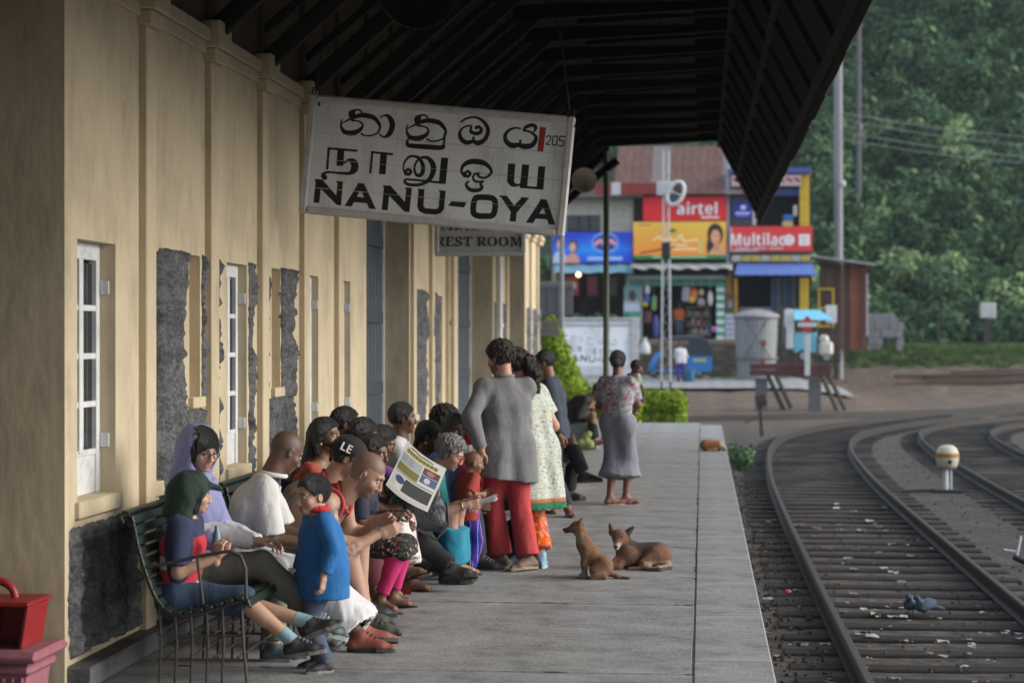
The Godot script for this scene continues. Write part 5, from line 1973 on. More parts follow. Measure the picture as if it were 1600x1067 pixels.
# ---------------------------------------------------------------- painted lettering
# a small painter on an Image: strokes of round or flat pens, polygons, ellipses
class Pen:
	var im: Image
	var w: int
	var h: int
	var xf := Transform2D.IDENTITY
	var k := 1.0

	func _init(ww: int, hh: int, c: Color):
		w = ww
		h = hh
		im = Image.create(w, h, false, Image.FORMAT_RGB8)
		im.fill(c)

	func blend(x: int, y: int, c: Color, a: float) -> void:
		if x >= 0 and y >= 0 and x < w and y < h and a > 0.0:
			im.set_pixel(x, y, im.get_pixel(x, y).lerp(c, minf(a, 1.0)))

	func dot(p: Vector2, r: float, c: Color) -> void:
		for y in range(int(p.y - r - 1), int(p.y + r + 2)):
			for x in range(int(p.x - r - 1), int(p.x + r + 2)):
				var a := r + 0.5 - Vector2(x + 0.5, y + 0.5).distance_to(p)
				if a > 0.0:
					blend(x, y, c, a)

	# smooth stroke through (x, y, width) triples
	func stroke(a: Array, c: Color, off := Vector2.ZERO) -> void:
		var p := []
		for i in range(0, a.size(), 3):
			p.append(Vector3(a[i] + off.x, a[i + 1] + off.y, a[i + 2]))
		for i in p.size() - 1:
			var p0: Vector3 = p[maxi(i - 1, 0)]
			var p1: Vector3 = p[i]
			var p2: Vector3 = p[i + 1]
			var p3: Vector3 = p[mini(i + 2, p.size() - 1)]
			var n := maxi(3, int((p2 - p1).length() * k / maxf(1.2, minf(p1.z, p2.z) * k * 0.16)))
			for s in n + 1:
				var q := p1.cubic_interpolate(p2, p0, p3, float(s) / n)
				dot(xf * Vector2(q.x, q.y), maxf(q.z, 1.0) * 0.5 * k, c)

	func poly(pts: Array, c: Color, off := Vector2.ZERO) -> void:
		var pp := PackedVector2Array()
		var lo := Vector2(1e9, 1e9)
		var hi := -lo
		for q in pts:
			var t: Vector2 = xf * (q + off)
			pp.append(t)
			lo = lo.min(t)
			hi = hi.max(t)
		for y in range(maxi(0, int(lo.y)), mini(h, int(hi.y) + 2)):
			for x in range(maxi(0, int(lo.x)), mini(w, int(hi.x) + 2)):
				var a := 0.0
				for s in [Vector2(0.25, 0.25), Vector2(0.75, 0.25), Vector2(0.25, 0.75), Vector2(0.75, 0.75)]:
					if Geometry2D.is_point_in_polygon(Vector2(x, y) + s, pp):
						a += 0.25
				blend(x, y, c, a)

	func bar(x0: float, y0: float, x1: float, y1: float, wd: float, c: Color, off := Vector2.ZERO) -> void:
		var d := Vector2(x1 - x0, y1 - y0).normalized()
		var s := Vector2(-d.y, d.x) * wd * 0.5
		var a := Vector2(x0, y0)
		var b := Vector2(x1, y1)
		poly([a + s, b + s, b - s, a - s], c, off)

	func ellipse(ce: Vector2, r: Vector2, c: Color, soft := 1.0) -> void:
		for y in range(int(ce.y - r.y - 1), int(ce.y + r.y + 2)):
			for x in range(int(ce.x - r.x - 1), int(ce.x + r.x + 2)):
				var q := (Vector2(x + 0.5, y + 0.5) - ce) / r
				var a := (1.0 - q.length()) * minf(r.x, r.y) / soft
				if a > 0.0:
					blend(x, y, c, a)

	func rect(x: int, y: int, ww: int, hh: int, c: Color) -> void:
		im.fill_rect(Rect2i(x, y, ww, hh), c)

# the three-language station name, in units of the photograph's pixels
func paint_name(p: Pen, ink: Color, board: bool) -> void:
	var base := p.xf
	var bk := p.k
	var f := 1.0 / 7.27
	# upper left part
	p.xf = base * Transform2D(0, Vector2(f, f), 0, Vector2(480, 150))
	p.k = bk * f
	for o in [Vector2.ZERO, Vector2(752, 60)]:
		p.stroke([490, 230, 24, 500, 190, 46, 540, 162, 26, 590, 155, 19, 625, 178, 17, 618, 212, 18], ink, o)
		p.stroke([505, 225, 30, 522, 196, 58, 535, 185, 30], ink, o)
		p.stroke([402, 266, 14, 390, 300, 17, 400, 360, 32, 440, 408, 50, 520, 420, 62, 600, 390, 46, 640, 340, 26, 622, 300, 19, 570, 280, 18, 520, 276, 24], ink, o)
		p.stroke([405, 305, 15, 470, 272, 20, 540, 238, 42, 620, 217, 50, 700, 224, 56, 770, 248, 50, 825, 310, 36, 838, 360, 26, 808, 420, 20, 730, 448, 18, 660, 444, 18, 628, 425, 20], ink, o)
	p.stroke([840, 240, 17, 880, 220, 17, 930, 228, 42, 972, 290, 62, 978, 350, 62, 948, 428, 54, 900, 460, 26, 855, 450, 18, 836, 430, 18], ink)
	p.stroke([1160, 495, 32, 1156, 545, 40, 1200, 562, 52, 1380, 574, 56, 1545, 582, 52, 1572, 540, 30, 1577, 430, 25], ink)
	# Tamil row, first part (20 pixels lower in its own frame)
	p.xf = base * Transform2D(0, Vector2(f, f), 0, Vector2(480, 220))
	p.bar(260, 72, 247, 326, 28, ink)
	p.bar(246, 84, 590, 112, 26, ink)
	p.bar(400, 90, 392, 282, 78, ink)
	p.stroke([432, 252, 22, 500, 218, 36, 556, 250, 80, 560, 318, 80, 510, 366, 40, 400, 366, 28, 250, 356, 26, 205, 390, 50, 222, 415, 60], ink)
	p.bar(760, 118, 744, 366, 26, ink)
	p.bar(746, 126, 996, 150, 26, ink)
	p.bar(892, 135, 880, 376, 76, ink)
	p.stroke([1175, 318, 34, 1208, 345, 32, 1180, 378, 36, 1145, 350, 32, 1175, 318, 32], ink)
	p.stroke([1150, 378, 30, 1120, 310, 18, 1132, 240, 22, 1180, 182, 26, 1240, 172, 28, 1300, 200, 36, 1342, 280, 46, 1338, 360, 46, 1300, 392, 40, 1262, 370, 30, 1246, 300, 24, 1270, 232, 24, 1320, 190, 27, 1390, 190, 40, 1448, 250, 60, 1462, 330, 62, 1430, 420, 50, 1350, 482, 36, 1250, 498, 36, 1172, 488, 35, 1140, 460, 30, 1152, 436, 24, 1250, 440, 24, 1400, 455, 24, 1570, 472, 26], ink)
	p.bar(1587, 188, 1567, 483, 80, ink)
	# Latin capitals, first part
	p.poly([Vector2(108, 434), Vector2(195, 438), Vector2(362, 620), Vector2(372, 478), Vector2(358, 474), Vector2(360, 455), Vector2(434, 462), Vector2(420, 734), Vector2(372, 728), Vector2(182, 545), Vector2(168, 708), Vector2(102, 702), Vector2(118, 460), Vector2(108, 455)], ink)
	p.poly([Vector2(598, 478), Vector2(676, 482), Vector2(822, 775), Vector2(742, 768), Vector2(715, 708), Vector2(570, 694), Vector2(540, 744), Vector2(460, 738), Vector2(600, 500)], ink)
	p.poly([Vector2(630, 570), Vector2(600, 634), Vector2(682, 642), Vector2(652, 572)], Color(0.84, 0.85, 0.86) if board else Color(0.75, 0.78, 0.82))
	p.poly([Vector2(895, 502), Vector2(980, 506), Vector2(1148, 690), Vector2(1160, 545), Vector2(1146, 542), Vector2(1147, 524), Vector2(1224, 530), Vector2(1204, 806), Vector2(1146, 800), Vector2(968, 620), Vector2(955, 786), Vector2(886, 780), Vector2(905, 525), Vector2(895, 522)], ink)
	p.poly([Vector2(1292, 540), Vector2(1366, 546), Vector2(1362, 735), Vector2(1385, 760), Vector2(1515, 770), Vector2(1536, 745), Vector2(1545, 578), Vector2(1532, 574), Vector2(1533, 556), Vector2(1610, 562), Vector2(1595, 770), Vector2(1560, 815), Vector2(1505, 832), Vector2(1380, 824), Vector2(1315, 795), Vector2(1290, 740), Vector2(1300, 560)], ink)
	# upper right part
	p.xf = base * Transform2D(0, Vector2(f, f), 0, Vector2(690, 160))
	p.stroke([236, 218, 22, 290, 182, 24, 380, 166, 24, 470, 200, 32, 533, 280, 42, 538, 350, 46, 500, 425, 50, 430, 458, 56, 380, 440, 42, 300, 452, 50, 240, 410, 50, 222, 350, 36, 245, 297, 22, 300, 267, 20, 350, 266, 20, 346, 300, 25, 350, 330, 36, 400, 350, 42, 450, 340, 42, 463, 300, 36, 432, 272, 30, 408, 285, 38], ink)
	p.bar(380, 385, 380, 440, 28, ink)
	p.stroke([905, 296, 18, 850, 286, 22, 780, 312, 30, 737, 370, 40, 752, 440, 52, 820, 486, 62, 890, 478, 50, 960, 496, 62, 1045, 478, 56, 1085, 400, 40, 1048, 350, 28, 990, 322, 24, 946, 316, 24, 962, 282, 36, 1020, 257, 42, 1068, 262, 38, 1078, 290, 35, 1060, 325, 20], ink)
	p.bar(912, 420, 904, 480, 26, ink)
	if board:
		p.poly([Vector2(1125, 272), Vector2(1195, 282), Vector2(1170, 554), Vector2(1103, 546)], Color(0.62, 0.16, 0.14))
		p.stroke([1200, 392, 13, 1225, 374, 13, 1250, 392, 13, 1240, 425, 13, 1200, 470, 13], ink)
		p.bar(1195, 471, 1250, 475, 13, ink)
		p.stroke([1300, 380, 13, 1322, 384, 13, 1322, 430, 13, 1316, 474, 13, 1294, 478, 13, 1270, 472, 13, 1272, 430, 13, 1278, 384, 13, 1300, 380, 13], ink)
		p.bar(1412, 386, 1350, 380, 13, ink)
		p.bar(1354, 380, 1346, 428, 13, ink)
		p.stroke([1346, 428, 13, 1380, 428, 13, 1398, 445, 13, 1394, 478, 13, 1370, 490, 13, 1338, 484, 13], ink)
	p.xf = base * Transform2D(0, Vector2(f, f), 0, Vector2(690, 230))
	p.stroke([325, 265, 32, 355, 295, 32, 325, 326, 34, 295, 295, 32, 325, 265, 32], ink)
	p.stroke([292, 325, 30, 256, 270, 30, 272, 205, 40, 340, 163, 56, 430, 158, 62, 520, 182, 52, 583, 240, 36, 588, 290, 30, 540, 334, 25, 480, 338, 25, 442, 310, 26, 448, 288, 24, 405, 302, 24, 386, 340, 24, 410, 378, 26, 460, 388, 26, 503, 378, 20], ink)
	p.stroke([340, 382, 20, 312, 415, 30, 342, 465, 42, 400, 484, 44, 460, 478, 42, 492, 448, 36, 475, 412, 26, 500, 385, 20], ink)
	p.bar(820, 180, 812, 385, 80, ink)
	p.stroke([800, 372, 56, 832, 408, 58, 880, 424, 28, 935, 412, 22], ink)
	p.bar(977, 190, 960, 446, 82, ink)
	p.bar(1160, 210, 1146, 462, 78, ink)
	p.bar(920, 440, 1182, 460, 28, ink)
	# Latin, second part
	p.poly([Vector2(115, 657), Vector2(150, 607), Vector2(325, 620), Vector2(295, 677)], ink)
	p.stroke([470, 560, 66, 560, 562, 66, 620, 576, 66, 648, 620, 66, 640, 730, 66, 610, 768, 66, 540, 774, 66, 460, 770, 66, 412, 748, 66, 400, 700, 66, 408, 610, 66, 430, 568, 66, 470, 560, 66], ink)
	p.poly([Vector2(688, 540), Vector2(775, 542), Vector2(862, 652), Vector2(932, 575), Vector2(940, 557), Vector2(1030, 564), Vector2(892, 735), Vector2(884, 834), Vector2(815, 828), Vector2(826, 725), Vector2(715, 562), Vector2(690, 552)], ink)
	p.poly([Vector2(1152, 578), Vector2(1226, 584), Vector2(1332, 866), Vector2(1258, 862), Vector2(1236, 806), Vector2(1108, 798), Vector2(1082, 850), Vector2(1000, 842), Vector2(1150, 600)], ink)
	p.poly([Vector2(1190, 670), Vector2(1148, 740), Vector2(1218, 748)], Color(0.84, 0.85, 0.86) if board else Color(0.75, 0.78, 0.82))
	p.xf = base
	p.k = bk

# map from photograph pixels on the name board to its own 0..1 panel
func board_map(w: float, h: float) -> Transform2D:
	var u := Vector2(415.5, 35.5) / w
	var v := Vector2(-12.2, 186.0) / h
	return Transform2D(u, v, Vector2(484, 147)).affine_inverse()

func dirty(p: Pen, amount: float, sd: int) -> void:
	var nz := FastNoiseLite.new()
	nz.seed = sd
	nz.frequency = 0.01
	nz.fractal_octaves = 5
	for y in p.h:
		for x in p.w:
			var a := nz.get_noise_2d(x * 0.6, y * 0.25) + 0.4 * nz.get_noise_2d(x * 6.0, y * 1.0)
			if a > 0.0:
				p.im.set_pixel(x, y, p.im.get_pixel(x, y) * (1.0 - amount * a))

func print_mat(p: Pen, rough := 0.6) -> StandardMaterial3D:
	var m := mat(Color.WHITE, rough)
	m.albedo_texture = tex_of(p.im)
	m.texture_repeat = false
	return m

func lettering(called: String, s: String, size: float, xf: Transform3D, m: Material, parent: Node, face := "Droid Sans", bold := true):
	var t := TextMesh.new()
	var f := SystemFont.new()
	f.font_names = PackedStringArray([face])
	f.font_weight = 700 if bold else 400
	t.font = f
	t.text = s
	t.font_size = 64
	t.pixel_size = size / 46.0
	t.depth = size * 0.04
	var o := MeshInstance3D.new()
	o.name = called
	o.mesh = t
	o.material_override = m
	o.transform = xf
	parent.add_child(o, true)
	return o

func build_signs():
	# hanging name board
	var pen := Pen.new(1200, 536, Color(0.87, 0.88, 0.89))
	pen.xf = board_map(1200, 536)
	pen.k = 1200.0 / 417.0
	paint_name(pen, Color(0.02, 0.022, 0.03), true)
	dirty(pen, 0.16, 3)
	var pm := print_mat(pen, 0.55)
	var d := 14.0
	var tl := at(484, 147, d)
	var tr := at(899.5, 182.5, d)
	var bl := at(472, 333, d)
	var w := (tr - tl).length()
	var h := (bl - tl).length()
	var bx := (tr - tl).normalized()
	var by := (tl - bl - bx * (tl - bl).dot(bx)).normalized()
	var b := Basis(bx, by, bx.cross(by))
	var sg := thing("station_name_board", "large white hanging name board with black lettering in three scripts", "sign", (tl + tr) * 0.5 - by * h * 0.5)
	sg.basis = b
	var m := 0.056
	var joints := [m * 0.6, 0.275, 0.47, 0.685, h - m * 0.6]
	for k in 4:
		var y1: float = h * 0.5 - (joints[k] as float) - 0.0015
		var y0: float = h * 0.5 - (joints[k + 1] as float) + 0.0015
		var bd := MB.new()
		var x0 := -w * 0.5 + m * 0.6
		bd.mm(Vector3(x0, y0, -0.03), Vector3(-x0, y1, -0.012), 0.002)
		bd.quad(Vector3(x0, y0, -0.0112), Vector3(-x0, y0, -0.0112), Vector3(-x0, y1, -0.0112), Vector3(x0, y1, -0.0112), Vector3(0, 0, 1), Vector2(0.5 + x0 / w, 0.5 - y1 / h), Vector2(0.5 - x0 / w, 0.5 - y0 / h))
		for i in range(0, bd.uv.size() - 4):
			bd.uv[i] = Vector2(0.06, 0.16)
		obj("board", bd, pm, sg)
	for s in [-1, 1]:
		var fr := MB.new()
		fr.mm(Vector3(-w * 0.5 + m + 0.001, s * (h * 0.5 - m * 0.5) - m * 0.5, -0.05), Vector3(w * 0.5 - m - 0.001, s * (h * 0.5 - m * 0.5) + m * 0.5, 0.022), 0.012)
		obj("frame_rail", fr, M.sign_frame, sg)
		var fs := MB.new()
		fs.mm(Vector3(s * (w * 0.5 - m * 0.5) - m * 0.5, -h * 0.5, -0.05), Vector3(s * (w * 0.5 - m * 0.5) + m * 0.5, h * 0.5, 0.024), 0.012)
		obj("frame_rail", fs, M.sign_frame, sg)
	for s in [-1, 1]:
		var hk := MB.new()
		var p0 := Vector3(s * (w * 0.5 - 0.04), h * 0.5, -0.01)
		var up := b.inverse() * Vector3(0.14 if s < 0 else -0.12, 1.0, 0)
		hk.tube([p0, p0 + up * 0.05, p0 + up * (2.75 - sg.position.y) * 1.0 + up * 0.9], 0.007, 6)
		hk.tube([p0 + Vector3(-0.03, -0.02, 0), p0 + Vector3(-0.02, 0.05, 0), p0 + Vector3(0.02, 0.05, 0), p0 + Vector3(0.04, -0.08, 0.02)], 0.008, 6)
		obj("hanger_wire", hk, M.black_iron, sg)

	# rest room board
	d = 20.0
	var c := at(750, 355, d)
	var rw := 0.95
	var rh := 0.60
	var rs := thing("rest_room_board", "grey framed hanging board reading rest room", "sign", c)
	rs.basis = Basis(Vector3(0, 0, 1), 0.0) * cam_basis
	var grey := worn(Color(0.42, 0.42, 0.39), 0.7)
	var face := MB.new()
	face.mm(Vector3(-rw * 0.5, -rh * 0.5, -0.02), Vector3(rw * 0.5, rh * 0.5, 0.0), 0.002)
	obj("board", face, grey, rs)
	for s in [-1, 1]:
		var fr := MB.new()
		fr.mm(Vector3(-rw * 0.5, s * (rh * 0.5 - 0.02) - 0.024, -0.03), Vector3(rw * 0.5, s * (rh * 0.5 - 0.02) + 0.024, 0.018), 0.008)
		fr.mm(Vector3(s * (rw * 0.5 - 0.02) - 0.024, -rh * 0.5 + 0.03, -0.03), Vector3(s * (rw * 0.5 - 0.02) + 0.024, rh * 0.5 - 0.03, 0.0185), 0.008)
		obj("frame_rail", fr, worn(Color(0.48, 0.47, 0.44), 0.6), rs)
	var ink := mat(Color(0.02, 0.02, 0.022), 0.7)
	lettering("lettering", "REST ROOM", 0.098, Transform3D(Basis.IDENTITY.scaled(Vector3(1.12, 1, 1)), Vector3(-0.01, -0.152, 0.0035)), ink, rs, "Droid Serif")
	var sp := Pen.new(512, 160, Color(0.38, 0.38, 0.355).linear_to_srgb())
	var r := RandomNumberGenerator.new()
	r.seed = 31
	for row in 2:
		for q in 13:
			var x := 22.0 + q * 37.0
			var y := 42.0 + row * 78.0
			var k := Color(0.09, 0.09, 0.09)
			if row == 0:
				sp.stroke([x - 12, y - 10, 4, x, y - 18, 6, x + 12, y - 6, 8, x + 6, y + 14, 9, x - 8, y + 16, 7, x - 14, y + 2, 5, x + r.randf_range(-4, 6), y + r.randf_range(-6, 6), 5], k)
			elif q % 3 == 0:
				sp.stroke([x - 12, y + 16, 6, x - 12, y - 16, 6], k)
				sp.stroke([x - 12, y - 14, 6, x + 12, y - 14, 6], k)
				sp.stroke([x + 2, y - 14, 8, x + 2, y + 18, 8], k)
			else:
				sp.stroke([x - 14, y + 8, 5, x - 8, y - 14, 6, x + 4, y - 10, 7, x + 4, y + 12, 8, x - 6, y + 14, 6], k)
				sp.stroke([x + 12, y - 16, 7, x + 12, y + 16, 7], k)
	var sq := MB.new()
	sq.quad(Vector3(-0.42, -0.075, 0.003), Vector3(0.42, -0.075, 0.003), Vector3(0.42, 0.225, 0.003), Vector3(-0.42, 0.225, 0.003), Vector3(0, 0, 1))
	obj("script_panel", sq, print_mat(sp, 0.7), rs)
	for s in [-1, 1]:
		var hk := MB.new()
		hk.tube([Vector3(s * 0.4, rh * 0.5, -0.01), Vector3(s * 0.4, 5.05 - c.y, -0.01)], 0.007, 6)
		obj("hanger_wire", hk, M.black_iron, rs)

	# small slatted board on the end of the building
	var nb := thing("notice_board", "small weathered grey slatted board fixed to the building end", "sign", at(852, 513, 37.0))
	for k in 3:
		var s := MB.new()
		s.mm(Vector3(-0.26, -0.15 + k * 0.1, -0.015), Vector3(0.26, -0.055 + k * 0.1, 0.015), 0.004)
		obj("slat", s, worn(Color(0.16, 0.16, 0.155), 0.8), nb)
	var pp := MB.new()
	pp.cyl(Vector3(-0.12, -2.05, -0.03), Vector3(-0.12, 0.15, -0.03), 0.03, 0.03, 8)
	obj("post", pp, M.grey_metal, nb)

	# concrete name board beyond the platform
	var cp := Pen.new(512, 340, Color(0.89, 0.91, 0.94))
	var dd := 66.0
	cp.xf = Transform2D(0, Vector2(512.0 / 440.0, 340.0 / 240.0), 0, Vector2(-480.0 * 512.0 / 440.0, -118.0 * 340.0 / 240.0))
	cp.k = 0.62
	paint_name(cp, Color(0.30, 0.33, 0.38), false)
	dirty(cp, 0.22, 8)
	var ctr := at(936.5, 536.5, dd)
	var cs := thing("concrete_name_board", "white concrete name board with worn grey lettering behind the hedge", "sign", Vector3(ctr.x, ground_h(ctr.x, dd), -dd), "", 0.06)
	var cw := 2.72
	var ch := 1.62
	var y0: float = ctr.y - cs.position.y - 0.81
	var slab := MB.new()
	slab.mm(Vector3(-cw * 0.5, y0 - 0.3, -0.18), Vector3(cw * 0.5, y0 + ch, 0.0), 0.02)
	obj("slab", slab, worn(Color(0.62, 0.65, 0.69), 0.7), cs)
	var pl := MB.new()
	pl.quad(Vector3(-cw * 0.5 + 0.06, y0 + 0.02, 0.004), Vector3(cw * 0.5 - 0.34, y0 + 0.02, 0.004), Vector3(cw * 0.5 - 0.34, y0 + ch - 0.24, 0.004), Vector3(-cw * 0.5 + 0.06, y0 + ch - 0.24, 0.004), Vector3(0, 0, 1))
	obj("painted_panel", pl, print_mat(cp, 0.7), cs)
	var cpg := MB.new()
	cpg.mm(Vector3(-cw * 0.5 - 0.03, y0 + ch, -0.22), Vector3(cw * 0.5 + 0.03, y0 + ch + 0.07, 0.05), 0.015)
	cpg.mm(Vector3(-cw * 0.5 + 0.05, y0 + ch - 0.20, 0.002), Vector3(cw * 0.5 - 0.3, y0 + ch - 0.15, 0.03), 0.006)
	cpg.mm(Vector3(cw * 0.5 - 0.26, y0, 0.002), Vector3(cw * 0.5 - 0.002, y0 + ch - 0.002, 0.05), 0.01)
	obj("coping", cpg, worn(Color(0.5, 0.52, 0.55), 0.8), cs)
	for s in [-1, 1]:
		var lg := MB.new()
		lg.mm(Vector3(s * (cw * 0.5 - 0.3) - 0.12, -0.3, -0.16), Vector3(s * (cw * 0.5 - 0.3) + 0.12, y0 - 0.3, -0.02), 0.01)
		obj("leg", lg, M.concrete, cs)

# ---------------------------------------------------------------- smooth solids: a distance grid meshed as surface nets
class Field:
	var o: Vector3
	var h: float
	var nx: int
	var ny: int
	var nz: int
	var d := PackedFloat32Array()

	func _init(lo: Vector3, hi: Vector3, hh: float):
		h = hh
		o = lo
		nx = int((hi.x - lo.x) / h) + 2
		ny = int((hi.y - lo.y) / h) + 2
		nz = int((hi.z - lo.z) / h) + 2
		d.resize(nx * ny * nz)
		d.fill(1.0)

	# tapered capsule joined smoothly; flat: cut square at b; op 1 takes away
	func cap(a: Vector3, b: Vector3, ra: float, rb: float, k := 0.03, flat := false, op := 0) -> void:
		var m := maxf(ra, rb) + k + 2.2 * h
		var lo := (a.min(b) - Vector3(m, m, m) - o) / h
		var hi := (a.max(b) + Vector3(m, m, m) - o) / h
		var x0 := maxi(0, int(lo.x))
		var x1 := mini(nx, int(hi.x) + 1)
		var y0 := maxi(0, int(lo.y))
		var y1 := mini(ny, int(hi.y) + 1)
		var z0 := maxi(0, int(lo.z))
		var z1 := mini(nz, int(hi.z) + 1)
		var ab := b - a
		var l2 := maxf(ab.length_squared(), 1e-9)
		var il := 1.0 / sqrt(l2)
		var len := sqrt(l2)
		var ik := 1.0 / maxf(k, 1e-5)
		var dr := rb - ra
		var ux := ab.x / l2
		for zz in range(z0, z1):
			for yy in range(y0, y1):
				var q := Vector3(o.x + x0 * h, o.y + yy * h, o.z + zz * h) - a
				var i := (zz * ny + yy) * nx + x0
				var t0 := q.dot(ab) / l2
				var dt := ux * h
				for xx in range(x0, x1):
					var t := clampf(t0, 0.0, 1.0)
					var e := (q - ab * t).length() - ra - dr * t
					if flat and t0 > 1.0:
						e = maxf(e, (t0 - 1.0) * len)
					var c := d[i]
					if op == 0:
						var g := k - absf(c - e)
						if g > 0.0:
							d[i] = minf(c, e) - g * g * 0.25 * ik
						elif e < c:
							d[i] = e
					else:
						e = -e
						var g2 := k - absf(c - e)
						if g2 > 0.0:
							d[i] = maxf(c, e) + g2 * g2 * 0.25 * ik
						elif e > c:
							d[i] = e
					i += 1
					q.x += h
					t0 += dt

	func ell(ce: Vector3, r: Vector3, b: Basis, k := 0.02, op := 0) -> void:
		var big := maxf(r.x, maxf(r.y, r.z)) + k + 2.2 * h
		var lo := (ce - Vector3(big, big, big) - o) / h
		var hi := (ce + Vector3(big, big, big) - o) / h
		var x0 := maxi(0, int(lo.x))
		var x1 := mini(nx, int(hi.x) + 1)
		var bt := b.transposed()
		var ir := Vector3.ONE / r
		var ir2 := ir * ir
		var ik := 1.0 / maxf(k, 1e-5)
		var step := bt * Vector3(h, 0, 0)
		for zz in range(maxi(0, int(lo.z)), mini(nz, int(hi.z) + 1)):
			for yy in range(maxi(0, int(lo.y)), mini(ny, int(hi.y) + 1)):
				var q: Vector3 = bt * (Vector3(o.x + x0 * h, o.y + yy * h, o.z + zz * h) - ce)
				var i := (zz * ny + yy) * nx + x0
				for xx in range(x0, x1):
					var k0 := (q * ir).length()
					var e := k0 * (k0 - 1.0) / maxf((q * ir2).length(), 1e-6)
					var c := d[i]
					if op == 0:
						var g := k - absf(c - e)
						if g > 0.0:
							d[i] = minf(c, e) - g * g * 0.25 * ik
						elif e < c:
							d[i] = e
					else:
						e = -e
						var g2 := k - absf(c - e)
						if g2 > 0.0:
							d[i] = maxf(c, e) + g2 * g2 * 0.25 * ik
						elif e > c:
							d[i] = e
					i += 1
					q += step

	# keep only what lies behind the plane (on the side away from n)
	func cut(p: Vector3, n: Vector3) -> void:
		n = n.normalized()
		var lim := 4.0 * h
		var base := (o - p).dot(n)
		var i := 0
		for zz in nz:
			for yy in ny:
				var e := base + (yy * n.y + zz * n.z) * h
				var st := n.x * h
				for xx in nx:
					if e > d[i] and d[i] < lim:
						d[i] = e
					i += 1
					e += st

	func rough(f: FastNoiseLite, amp: float, stretch := Vector3.ONE) -> void:
		var lim := amp + 2.2 * h
		var i := 0
		for zz in nz:
			for yy in ny:
				for xx in nx:
					var c := d[i]
					if c < lim and c > -lim:
						d[i] = c - amp * f.get_noise_3d((o.x + xx * h) * stretch.x, (o.y + yy * h) * stretch.y, (o.z + zz * h) * stretch.z)
					i += 1

	func into(mb: MB) -> void:
		var vi := PackedInt32Array()
		vi.resize(nx * ny * nz)
		vi.fill(-1)
		var lim := 2.4 * h
		var sy := nx
		var sz := nx * ny
		var c := PackedFloat32Array()
		c.resize(8)
		for z in nz - 1:
			for y in ny - 1:
				var i := z * sz + y * sy - 1
				for x in nx - 1:
					i += 1
					var a := d[i]
					if a > lim or a < -lim:
						continue
					var b := d[i + 1]
					var e := d[i + sy]
					var f := d[i + sy + 1]
					var g := d[i + sz]
					var j := d[i + sz + 1]
					var k := d[i + sz + sy]
					var l := d[i + sz + sy + 1]
					var inn := int(a < 0.0) + int(b < 0.0) + int(e < 0.0) + int(f < 0.0) + int(g < 0.0) + int(j < 0.0) + int(k < 0.0) + int(l < 0.0)
					if inn == 0 or inn == 8:
						continue
					var s := Vector3.ZERO
					var n := 0
					if (a < 0.0) != (b < 0.0):
						s += Vector3(a / (a - b), 0, 0)
						n += 1
					if (e < 0.0) != (f < 0.0):
						s += Vector3(e / (e - f), 1, 0)
						n += 1
					if (g < 0.0) != (j < 0.0):
						s += Vector3(g / (g - j), 0, 1)
						n += 1
					if (k < 0.0) != (l < 0.0):
						s += Vector3(k / (k - l), 1, 1)
						n += 1
					if (a < 0.0) != (e < 0.0):
						s += Vector3(0, a / (a - e), 0)
						n += 1
					if (b < 0.0) != (f < 0.0):
						s += Vector3(1, b / (b - f), 0)
						n += 1
					if (g < 0.0) != (k < 0.0):
						s += Vector3(0, g / (g - k), 1)
						n += 1
					if (j < 0.0) != (l < 0.0):
						s += Vector3(1, j / (j - l), 1)
						n += 1
					if (a < 0.0) != (g < 0.0):
						s += Vector3(0, 0, a / (a - g))
						n += 1
					if (b < 0.0) != (j < 0.0):
						s += Vector3(1, 0, b / (b - j))
						n += 1
					if (e < 0.0) != (k < 0.0):
						s += Vector3(0, 1, e / (e - k))
						n += 1
					if (f < 0.0) != (l < 0.0):
						s += Vector3(1, 1, f / (f - l))
						n += 1
					s /= n
					var gr := Vector3(b - a + f - e + j - g + l - k, e - a + f - b + k - g + l - j, g - a + j - b + k - e + l - f)
					var me := mb.v.size()
					vi[i] = me
					mb.v.append(o + (Vector3(x, y, z) + s) * h)
					mb.n.append(gr.normalized() if gr.length_squared() > 1e-16 else Vector3.UP)
					mb.uv.append(Vector2.ZERO)
					mb.c.append(mb.col)
					# faces round the three edges that start at this cell's first corner
					var neg := a < 0.0
					if y > 0 and z > 0 and neg != (b < 0.0):
						_face(mb, vi[i - sy - sz], vi[i - sz], me, vi[i - sy], neg)
					if x > 0 and z > 0 and neg != (e < 0.0):
						_face(mb, vi[i - 1 - sz], vi[i - 1], me, vi[i - sz], neg)
					if x > 0 and y > 0 and neg != (g < 0.0):
						_face(mb, vi[i - 1 - sy], vi[i - sy], me, vi[i - 1], neg)

	func _face(mb: MB, p: int, q: int, r: int, s: int, neg: bool) -> void:
		if p < 0 or q < 0 or s < 0:
			return
		if neg:
			mb.ix.append_array(PackedInt32Array([p, r, q, p, s, r]))
		else:
			mb.ix.append_array(PackedInt32Array([p, q, r, p, r, s]))

# ---------------------------------------------------------------- figures
func bounds(pts: Array, m: float) -> Array:
	var lo: Vector3 = pts[0]
	var hi: Vector3 = pts[0]
	for p in pts:
		lo = lo.min(p)
		hi = hi.max(p)
	return [lo - Vector3.ONE * m, hi + Vector3.ONE * m]

func ik(a: Vector3, c: Vector3, l1: float, l2: float, pole: Vector3) -> Array:
	var v := c - a
	var l := v.length()
	if l > (l1 + l2) * 0.998:
		c = a + v.normalized() * (l1 + l2) * 0.998
		v = c - a
		l = v.length()
	var u := v / l
	var p := (pole - u * pole.dot(u)).normalized()
	var x := (l * l + l1 * l1 - l2 * l2) / (2.0 * l)
	var y := sqrt(maxf(l1 * l1 - x * x, 0.0))
	return [a + u * x + p * y, c]

